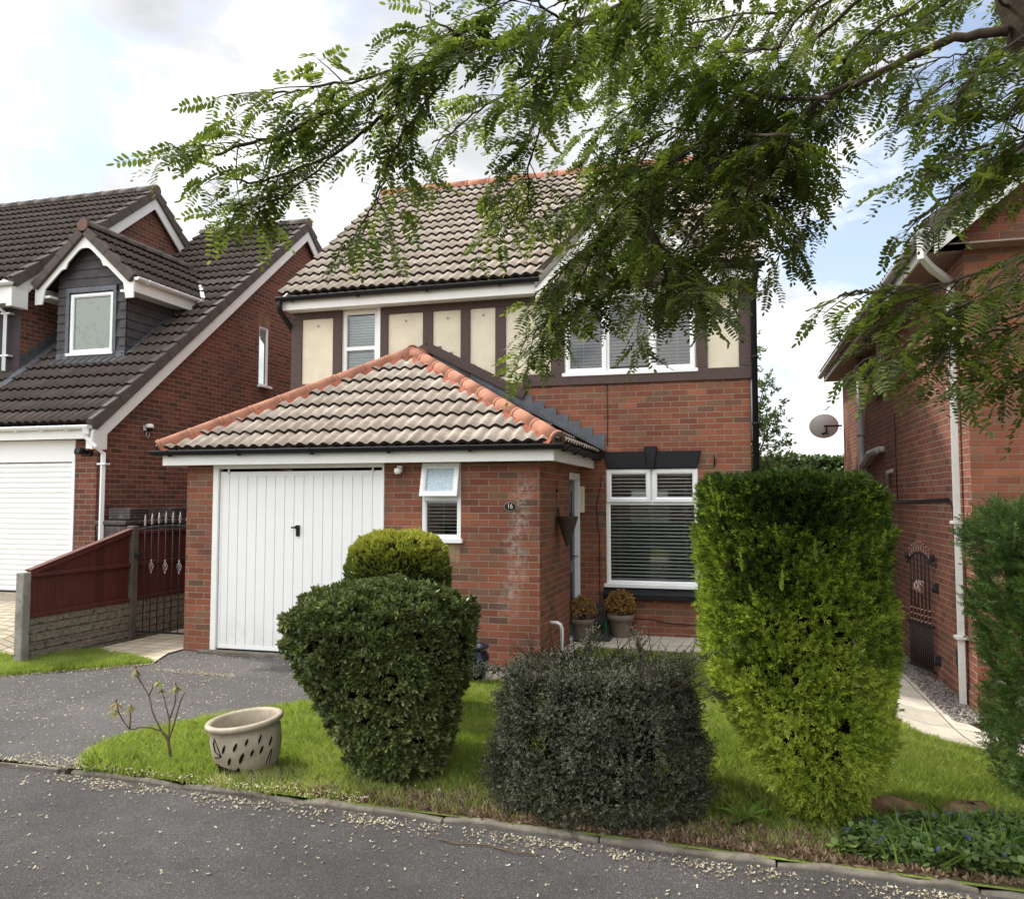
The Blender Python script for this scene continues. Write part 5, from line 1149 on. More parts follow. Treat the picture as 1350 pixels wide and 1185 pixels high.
def curve(pts): mb.tube([potpt(a0 + a, z * PS, .001) for a, z in pts], .0035, 5)
curve([(-1.02, .31), (-.92, .29), (-.82, .24), (-.74, .18)]); curve([(-.74, .18), (-.86, .175), (-1.0, .165), (-1.1, .165)]); curve([(-1.0, .215), (-.88, .20), (-.74, .18)]); curve([(-1.0, .30), (-.98, .24), (-.97, .21)]); curve([(-1.05, .28), (-1.0, .22)])
for i in range(9):
    s = i * .09 - 1.05; curve([(s + .07 * math.cos(t), .09 + .028 * math.sin(t) - i * .006) for t in np.linspace(0, 4.5, 8)])
curve([(.55, .0), (.62, .09), (.72, .15), (.80, .17)]); curve([(.70, .0), (.74, .09), (.80, .17)])
mb.build('incised_line', M['core'], P)
mb = MB(); mb.lathe([(.165, .08), (.19, .14), (.212, .26), (.222, .335)], PL, 32, tilt=T); mb.build('inner_wall', m_simple('brown_stained_clay', (.30, .20, .115), .9, .35, 14, bump=.4), P)
mb = MB(); mb.lathe([(0, .09), (.165, .09)], PL, 24, tilt=T); mb.build('potting_soil', M['soil'], P)

prof = [(0, 0), (.13, 0), (.15, .02), (.175, .10), (.195, .19), (.19, .25), (.165, .285), (.165, .30), (.19, .315), (.195, .335), (.175, .34), (.15, .33), (.15, .28), (0, .27)]
P = pot_thing('glazed_pot', 'dark blue glazed pot with ribbed sides, half hidden behind the large clipped bush', 'pot', prof, (-2.69, 8.0, -.01), M['dark_blue'])
mb = MB()
for k in range(18):
    a = 2 * math.pi * k / 18; mb.tube([V((-2.69 + math.cos(a) * r_, 8.0 + math.sin(a) * r_, z - .01)) for r_, z in ((.145, .02), (.172, .10), (.190, .19), (.184, .25))], .008, 6)
mb.build('rib', M['dark_blue'], P)

def clay_pot(loc, s, label, seed):
    prof = [(0, 0), (.085, 0), (.09, .01), (.115, .16), (.118, .165), (.135, .168), (.142, .225), (.135, .23), (.122, .225), (.115, .19), (0, .19)]
    P = root('potted_plant', label, 'potted plant', loc, group='dried plants in clay pots by the porch')
    mb = MB(); mb.lathe([(a * s, b * s) for a, b in prof], loc, 32); mb.build('pot', M['taupe'], P)
    r = np.random.default_rng(seed); n = 520; d = r.normal(size=(n, 3)); d[:, 2] = np.abs(d[:, 2]) * 1.0 - .25; d /= np.linalg.norm(d, axis=1, keepdims=True)
    rad = .135 * s * r.uniform(.75, 1.05, n)[:, None]; c = np.array(loc) + np.array([0, 0, .305 * s]); pos = c + d * rad * np.array([1, 1, 1.15])
    inst_mesh('dried_foliage', [LEAF5], pos, frames(d + r.normal(size=(n, 3)) * .5, r.normal(size=(n, 3))), r.uniform(.8, 1.5, n) * .9, M['dried'], P)
    mb = MB(); lc = V(loc)
    for k in range(14):
        a = r.uniform(0, 6.28); e = lc + V((math.cos(a) * .10 * s, math.sin(a) * .10 * s, (.30 + r.uniform(-.03, .1)) * s)); mb.tube([lc + V((0, 0, .18 * s)), (lc + e) / 2 + V((0, 0, .11 * s)), e], [.006, .004, .002], 5)
    mb.build('stem', M['twig'], P)

def leaf_poly(L, W, z=0.0, n=6):
    if n == 4: return [(0, 0, z), (W / 2, L * .5, z), (0, L, z), (-W / 2, L * .5, z)]
    return [(0, 0, z), (W / 2, L * .28, z), (W * .42, L * .72, z), (0, L, z), (-W * .42, L * .72, z), (-W / 2, L * .28, z)]
def sprig(leaves):
    """leaves: list of (polygon points, Matrix4)"""
    vs, fs = [], []
    for pts, mt in leaves:
        b = len(vs); vs += [tuple(mt @ V(p)) for p in pts]; fs.append(tuple(range(b, b + len(pts))))
    return (vs, fs)
def rosette(n, L, W, spread, seed, stem=.0, poly=6):
    r = random.Random(seed); out = []
    for k in range(n):
        az = 2 * math.pi * k / n * 1.618 + r.uniform(-.4, .4); el = r.uniform(*spread); s = r.uniform(.75, 1.15)
        mt = Matrix.Translation((0, stem * k / n, 0)) @ Matrix.Rotation(az, 4, 'Y') @ Matrix.Rotation(el, 4, 'X') @ Matrix.Rotation(r.uniform(-.5, .5), 4, 'Y')
        out.append(([(x * s, y * s, z * s) for x, y, z in leaf_poly(L, W, 0, poly)], mt))
    return sprig(out)
LEAF5 = rosette(6, .028, .014, (.2, 1.2), 3, .02, 4)
clay_pot((-2.0, 10.42, .034), 1.12, 'dried brown plant in a grey-brown clay pot, the left one, nearest the porch door', 3)
clay_pot((-1.55, 10.70, .034), 1.25, 'dried brown plant in a grey-brown clay pot below the black window sill', 4)

# ------------------------------------------------------------------ clipped bushes
def shape_surface(prof, n, power=2.0, lump=.06, seed=0, lumpscale=2.2):
    """prof: [(z, cx, cy, rx, ry)] from the ground up to the crown (last radii small).  Returns points, normals"""
    r = np.random.default_rng(seed); P = np.array(prof, dtype=float)
    seg = np.sqrt(np.diff(P[:, 0]) ** 2 + ((np.diff(P[:, 3]) + np.diff(P[:, 4])) / 2) ** 2); w = seg * (P[:-1, 3] + P[1:, 3] + P[:-1, 4] + P[1:, 4]) / 4 + 1e-6
    k = r.choice(len(seg), n, p=w / w.sum()); t = r.random(n); th = r.random(n) * 2 * np.pi
    q = P[k] * (1 - t)[:, None] + P[k + 1] * t[:, None]
    c, s = np.cos(th), np.sin(th); f = (np.abs(c) ** power + np.abs(s) ** power) ** (-1 / power)
    ph = [r.random() * 6 for _ in range(6)]
    lumps = lump * (np.sin(lumpscale * 3 * th + 4 * q[:, 0] + ph[0]) * np.sin(6 * q[:, 0] + 2 * th + ph[1]) + .7 * np.sin(9 * q[:, 0] - 5 * th + ph[2]) * np.sin(7 * th + ph[3]) + .5 * np.sin(17 * q[:, 0] + 3 * th + ph[4]) * np.sin(13 * th + ph[5]))
    fac = f * (1 + lumps * np.clip(np.minimum(q[:, 3], q[:, 4]) / .3, 0, 1))
    pos = np.stack([q[:, 1] + q[:, 3] * fac * c, q[:, 2] + q[:, 4] * fac * s, q[:, 0] + lumps * .25], axis=1)
    dz = (P[k + 1, 0] - P[k, 0]); dr = ((P[k + 1, 3] - P[k, 3]) + (P[k + 1, 4] - P[k, 4])) / 2; ln = np.sqrt(dz ** 2 + dr ** 2) + 1e-9
    nz = -dr / ln; nh = dz / ln; nx = c / (q[:, 3] + .05); ny = s / (q[:, 4] + .05); m = np.sqrt(nx ** 2 + ny ** 2)
    nor = np.stack([nx / m * nh, ny / m * nh, nz], axis=1)
    return pos, nor
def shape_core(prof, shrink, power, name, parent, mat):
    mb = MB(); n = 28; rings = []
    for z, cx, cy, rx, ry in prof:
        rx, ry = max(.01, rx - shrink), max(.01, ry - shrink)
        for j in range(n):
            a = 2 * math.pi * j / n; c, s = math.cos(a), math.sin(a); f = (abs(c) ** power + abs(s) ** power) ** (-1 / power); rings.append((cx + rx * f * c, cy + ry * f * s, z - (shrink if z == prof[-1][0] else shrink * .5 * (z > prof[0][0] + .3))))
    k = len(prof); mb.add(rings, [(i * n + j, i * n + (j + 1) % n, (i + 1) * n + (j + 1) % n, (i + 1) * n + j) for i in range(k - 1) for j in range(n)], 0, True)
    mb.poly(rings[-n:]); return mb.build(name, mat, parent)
def bush(name, label, cat, prof, loc, tpl, count, mat, power=2.4, lump=.05, depth=.09, up=.25, jit=.55, size=(.8, 1.2), seed=1, core=.13, stems=None, rnd=None, layers=None, group=None, ragged=.05):
    B_ = root(name, label, cat, loc, group=group); r = np.random.default_rng(seed)
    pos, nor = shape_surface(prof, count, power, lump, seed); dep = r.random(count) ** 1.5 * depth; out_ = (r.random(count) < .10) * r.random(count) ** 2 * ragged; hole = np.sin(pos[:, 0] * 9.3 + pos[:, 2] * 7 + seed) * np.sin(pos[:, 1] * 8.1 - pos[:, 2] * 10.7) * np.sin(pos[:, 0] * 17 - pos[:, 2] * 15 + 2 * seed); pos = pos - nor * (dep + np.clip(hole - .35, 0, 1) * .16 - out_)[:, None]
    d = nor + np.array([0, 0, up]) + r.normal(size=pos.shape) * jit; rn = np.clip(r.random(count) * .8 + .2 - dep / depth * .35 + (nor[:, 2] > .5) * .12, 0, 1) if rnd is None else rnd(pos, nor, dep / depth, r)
    keep = (pos[:, 2] > gz_np(pos[:, 0], pos[:, 1]) - .0) & ~((hole > .55) & (r.random(count) < .6))
    inst_mesh('foliage', tpl, pos[keep], frames(d[keep], r.normal(size=pos[keep].shape)), r.uniform(*size, keep.sum()), mat, B_, rnd=rn[keep])
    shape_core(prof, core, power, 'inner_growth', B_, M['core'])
    if stems:
        mb = MB()
        for (p, q, r0, r1) in stems: p, q = V(p), V(q); m_ = (p + q) / 2 + V((random.uniform(-.04, .04), random.uniform(-.04, .04), 0)); mb.tube([p, m_, q], [r0, (r0 + r1) / 2, r1], 7)
        mb.build('stem', M['bark'], B_)
    return B_

# large dark clipped bush
bx, by = -2.48, 5.38
prof = [(.0, bx + .27, by - .26, .17, .18), (.10, bx + .25, by - .22, .29, .27), (.26, bx + .20, by - .16, .37, .34), (.42, bx + .11, by - .08, .45, .42), (.60, bx + .05, by - .02, .57, .53), (.80, bx + .01, by, .655, .60), (.97, bx + .0, by, .665, .62), (1.09, bx + .01, by, .60, .56), (1.19, bx + .03, by, .48, .46), (1.27, bx + .05, by, .31, .31), (1.315, bx + .06, by, .10, .1)]
bt = [rosette(8, .034, .0125, (.15, 1.15), s, .022) for s in (1, 2, 3)]
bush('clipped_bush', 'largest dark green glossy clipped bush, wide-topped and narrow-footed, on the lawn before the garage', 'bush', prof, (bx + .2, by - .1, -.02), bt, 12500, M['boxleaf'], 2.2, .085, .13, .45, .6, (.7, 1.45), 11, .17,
     stems=[((bx + .22, by - .1, -.05), (bx + .1, by, .5), .035, .02), ((bx + .25, by - .08, -.05), (bx + .35, by - .05, .45), .02, .012)])
# golden conifer behind it
gx_, gy_ = -2.92, 6.72
prof = [(.0, gx_, gy_, .30, .30), (.3, gx_, gy_, .38, .40), (.8, gx_, gy_, .42, .43), (1.2, gx_, gy_, .445, .44), (1.38, gx_, gy_, .42, .42), (1.48, gx_, gy_, .34, .34), (1.545, gx_, gy_, .21, .21), (1.56, gx_, gy_, .08, .08)]
def fan(seed, L=.05, n=9, w=.010):
    r = random.Random(seed); out = []
    for k in range(n):
        y = L * (.15 + .75 * k / n); sgn = 1 if k % 2 else -1; a = sgn * R(38); l = L * (.42 - .25 * k / n)
        out.append((leaf_poly(l, w, 0, 4), Matrix.Translation((0, y * .8, 0)) @ Matrix.Rotation(-a, 4, 'Z') @ Matrix.Rotation(r.uniform(-.5, .5), 4, 'Y')))
    out.append((leaf_poly(L, w, 0, 4), Matrix.Identity(4))); return sprig(out)
fans = [fan(s) for s in (1, 2, 3)]
def gold_r(pos, nor, dep, r): return np.clip((pos[:, 2] - 1.08) / .36 * .85 + r.random(len(pos)) * .3 - dep * .2, .02, .98)
t_ = NT('gold_to_green_conifer'); 
M['gold2'] = m_leaf('golden_tipped_conifer', [(0, (.06, .09, .018)), (.3, (.12, .155, .026)), (.55, (.28, .31, .045)), (1, (.52, .50, .09))], .25, .6, .2)
bush('clipped_conifer', 'low flat-topped conifer with yellow-green top, standing just behind the large dark bush', 'bush', prof, (gx_, gy_, -.02), fans, 15000, M['gold2'], 2.7, .025, .07, .7, .35, (.8, 1.2), 12, .09, rnd=gold_r)
# grey-green cotoneaster
cx_, cy_ = -.87, 5.10
prof = [(-.04, cx_ + .02, cy_ - .08, .50, .40), (.12, cx_, cy_ - .06, .565, .47), (.35, cx_, cy_ - .02, .60, .48), (.6, cx_, cy_, .60, .47), (.78, cx_, cy_, .575, .44), (.87, cx_, cy_, .50, .38), (.91, cx_ + .02, cy_, .36, .26), (.93, cx_ + .02, cy_, .1, .1)]
ct = []
for s in (1, 2, 3):
    r = random.Random(s); out = []
    for k in range(11):
        y = .012 * k * .62; az = r.uniform(0, 6.28); l = r.uniform(.010, .017)
        out.append((leaf_poly(l, l * .62, 0, 4), Matrix.Translation((0, y, 0)) @ Matrix.Rotation(az, 4, 'Y') @ Matrix.Rotation(r.uniform(.5, 1.4), 4, 'X')))
    ct.append(sprig(out))
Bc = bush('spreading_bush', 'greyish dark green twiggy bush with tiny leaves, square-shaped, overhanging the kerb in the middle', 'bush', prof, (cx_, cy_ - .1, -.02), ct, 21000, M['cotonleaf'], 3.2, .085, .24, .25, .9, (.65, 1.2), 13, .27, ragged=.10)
pos, nor = shape_surface(prof, 260, 3.2, .05, 14); mb = MB()
for p, q in zip(pos, nor):
    p = V(p); q = (V(q) + V((random.uniform(-.9, .9), random.uniform(-.9, .9), random.uniform(-.5, .7)))).normalized(); L_ = random.uniform(.04, .11)
    mb.tube([p - q * .14, p + q * L_ * .3, p + q * L_ + V((0, 0, .01))], [.0035, .002, .001], 4, cap=False)
mb.build('twig', M['darktwig'], Bc)
# loose sprigs standing out of the top right
n = 260; r = np.random.default_rng(5); t = r.random(n); br_ = r.integers(0, 5, n)
st = np.array([(-.60, 4.95, .85), (-.45, 4.9, .80), (-.95, 4.95, .86), (-.25, 4.95, .72), (-1.4, 4.9, .75)]); en = np.array([(-.62, 4.92, 1.02), (-.22, 4.85, .92), (-.88, 4.9, .99), (-.05, 4.85, .66), (-1.55, 4.8, .78)])
inst_mesh('stray_sprigs', ct, st[br_] + (en - st)[br_] * t[:, None] + r.normal(size=(n, 3)) * .012, frames((en - st)[br_] + r.normal(size=(n, 3)) * .1, r.normal(size=(n, 3))), r.uniform(.8, 1.2, n), M['cotonleaf'], Bc)
mb = MB(); [mb.tube([a, b], [.003, .0015], 4) for a, b in zip(st, en)]; mb.build('twig', M['darktwig'], Bc)

# tall yew
yx, yy = .268, 5.24
prof = [(.02, yx + .13, yy - .16, .06, .08), (.12, yx + .14, yy - .14, .14, .17), (.26, yx + .12, yy - .11, .26, .28), (.42, yx + .09, yy - .06, .35, .36), (.62, yx + .06, yy - .02, .425, .42), (.85, yx + .02, yy, .475, .45), (1.2, yx + .0, yy, .505, .46), (1.6, yx - .01, yy, .52, .48), (1.83, yx - .02, yy, .52, .48), (1.93, yx - .02, yy, .48, .45), (1.965, yx - .02, yy, .40, .38), (1.985, yx - .02, yy, .2, .2)]
def yewshoot(seed, L, n, nl, w=.0062):
    r = random.Random(seed); out = []
    for k in range(n):
        y = L * k / n; sgn = 1 if k % 2 else -1; l = nl * (1.0 - .35 * (k / n)) * r.uniform(.85, 1.1)
        out.append(([(0, 0, 0), (w / 2, l * .4, 0), (0, l, 0), (-w / 2, l * .4, 0)], Matrix.Translation((0, y, 0)) @ Matrix.Rotation(r.uniform(-.9, .9) + (math.pi if sgn < 0 else 0), 4, 'Y') @ Matrix.Rotation(-R(r.uniform(42, 66)), 4, 'Z')))
    out.append(([(-.0015, 0, 0), (.0015, 0, 0), (.001, L, 0), (-.001, L, 0)], Matrix.Identity(4)))
    for k in range(4): out.append(([(0, 0, 0), (w / 2, nl * .4, 0), (0, nl * .9, 0), (-w / 2, nl * .4, 0)], Matrix.Translation((0, L * .95, 0)) @ Matrix.Rotation(k * 1.6, 4, 'Y') @ Matrix.Rotation(r.uniform(.15, .5), 4, 'X')))
    return sprig(out)
yt = [yewshoot(1, .055, 13, .030), yewshoot(2, .065, 14, .030), yewshoot(3, .045, 11, .032), yewshoot(4, .06, 13, .028)]
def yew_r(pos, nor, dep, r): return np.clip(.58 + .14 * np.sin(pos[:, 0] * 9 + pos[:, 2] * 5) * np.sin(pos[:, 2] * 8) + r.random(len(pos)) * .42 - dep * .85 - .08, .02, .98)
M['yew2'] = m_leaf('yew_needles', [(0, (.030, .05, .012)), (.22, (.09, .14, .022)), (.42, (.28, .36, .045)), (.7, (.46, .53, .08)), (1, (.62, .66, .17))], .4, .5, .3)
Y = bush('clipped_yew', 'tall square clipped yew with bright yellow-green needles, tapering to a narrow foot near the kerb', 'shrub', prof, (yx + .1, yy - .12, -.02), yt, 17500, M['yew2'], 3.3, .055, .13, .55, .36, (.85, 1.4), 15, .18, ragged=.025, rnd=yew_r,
     stems=[((yx + .12, yy - .18, -.06), (yx + .10, yy - .1, .35), .045, .03), ((yx + .16, yy - .22, -.06), (yx + .22, yy - .1, .3), .02, .014), ((yx + .06, yy - .2, -.06), (yx - .02, yy - .1, .32), .018, .012)])
# long upright leaders on the faces
n = 120; pos, nor = shape_surface(prof, 900, 3.4, .03, 16); sel = np.nonzero((pos[:, 2] > .75) & (pos[:, 2] < 1.8) & (nor[:, 2] < .4) & (nor[:, 1] < .3))[0][:36]
lead = yewshoot(9, .15, 26, .034); inst_mesh('leader_shoots', [lead], pos[sel] + nor[sel] * .01, frames(np.tile([0, 0, 1.0], (len(sel), 1)) + nor[sel] * .12 + RNG.normal(size=(len(sel), 3)) * .07, nor[sel] * -1 + RNG.normal(size=(len(sel), 3)) * .2), RNG.uniform(.55, .85, len(sel)), M['yew2'], Y, rnd=RNG.uniform(.35, .7, len(sel)))

# cypress hedge at right edge
hx, hy = 2.17, 5.90
prof = [(-.02, hx - .10, hy, .45, .45), (.25, hx - .06, hy, .58, .55), (.6, hx, hy, .62, .60), (.9, hx - .02, hy, .64, .62), (1.25, hx - .03, hy, .70, .68), (1.6, hx - .04, hy, .72, .70), (1.78, hx - .03, hy, .62, .62), (1.86, hx, hy, .4, .4), (1.88, hx, hy, .1, .1)]
cy = [yewshoot(5, .075, 20, .026, .0052), yewshoot(6, .09, 22, .028, .0052), yewshoot(7, .06, 16, .024, .0052)]
bush('cypress_bush', 'dark green feathery cypress bush cut off by the right edge of the photo', 'shrub', prof, (hx - .1, hy, -.02), cy, 11000, M['cypress'], 2.3, .10, .16, .65, .45, (.7, 1.3), 17, .18, ragged=.08)

# background hedge and tree in the gap
prof = [(-.7, 0, 27, 5.0, .8), (1, 0, 27, 5.2, .9), (2.7, 0, 27, 5.2, .9), (3.15, 0, 27, 5.0, .7), (3.3, 0, 27, 4.6, .3)]
bg = [rosette(7, .12, .07, (.2, 1.3), s, .1, 4) for s in (1, 2)]
bush('hedge', 'dark green hedge far behind in the gap between the two right-hand houses', 'hedge', prof, (0, 27, -.6), bg, 9000, M['ivy'], 3.5, .04, .3, .3, .7, (.8, 1.4), 18, .3)
def simple_tree(name, label, cat, base, height, crowns, tpl, per, mat, seed, tr=.09, group=None):
    T_ = root(name, label, cat, base, group=group); r = np.random.default_rng(seed); b = V(base)
    mb = MB(); top = b + V((crowns[0][0], crowns[0][1], height * .8)); mb.tube([b, b + (top - b) * .5 + V((.1, 0, 0)), top], [tr, tr * .7, tr * .25], 8)
    for cx_, cy_, cz_, cr_ in crowns: mb.tube([b + V((cx_ * .2, cy_ * .2, cz_ * .55)), b + V((cx_ * .7, cy_ * .7, cz_ * .85)), b + V((cx_, cy_, cz_))], [tr * .5, tr * .3, tr * .1], 6)
    mb.build('trunk', M['bark'], T_); P_ = []; D_ = []
    for cx_, cy_, cz_, cr_ in crowns:
        n = int(per * cr_ ** 2); d = r.normal(size=(n, 3)); d /= np.linalg.norm(d, axis=1, keepdims=True); rad = cr_ * r.uniform(.25, 1.05, n) * (1 + .25 * np.sin(5 * d[:, 0] + seed) * np.sin(6 * d[:, 2]))
        P_.append(np.array(base) + np.array([cx_, cy_, cz_]) + d * rad[:, None]); D_.append(d + r.normal(size=(n, 3)) * .6)
    P_ = np.concatenate(P_); D_ = np.concatenate(D_); inst_mesh('crown', tpl, P_, frames(D_, r.normal(size=D_.shape)), r.uniform(.7, 1.3, len(P_)), mat, T_)
simple_tree('tree', 'pale green leafy tree behind the corner of the timbered house, beside the black downpipe', 'tree', (-.15, 18.5, -.3), 5.6, [(.1, 0, 4.1, .8), (.35, -.2, 3.2, .75), (-.1, .2, 4.9, .6), (.25, 0, 5.35, .35), (.55, 0, 2.5, .65), (-.3, 0, 3.6, .8), (.75, 0, 3.75, .28), (.62, 0, 4.55, .22)], [rosette(6, .085, .04, (.3, 1.4), s, .1, 4) for s in (4, 5)], 620, M['bgtree'], 8, .07)

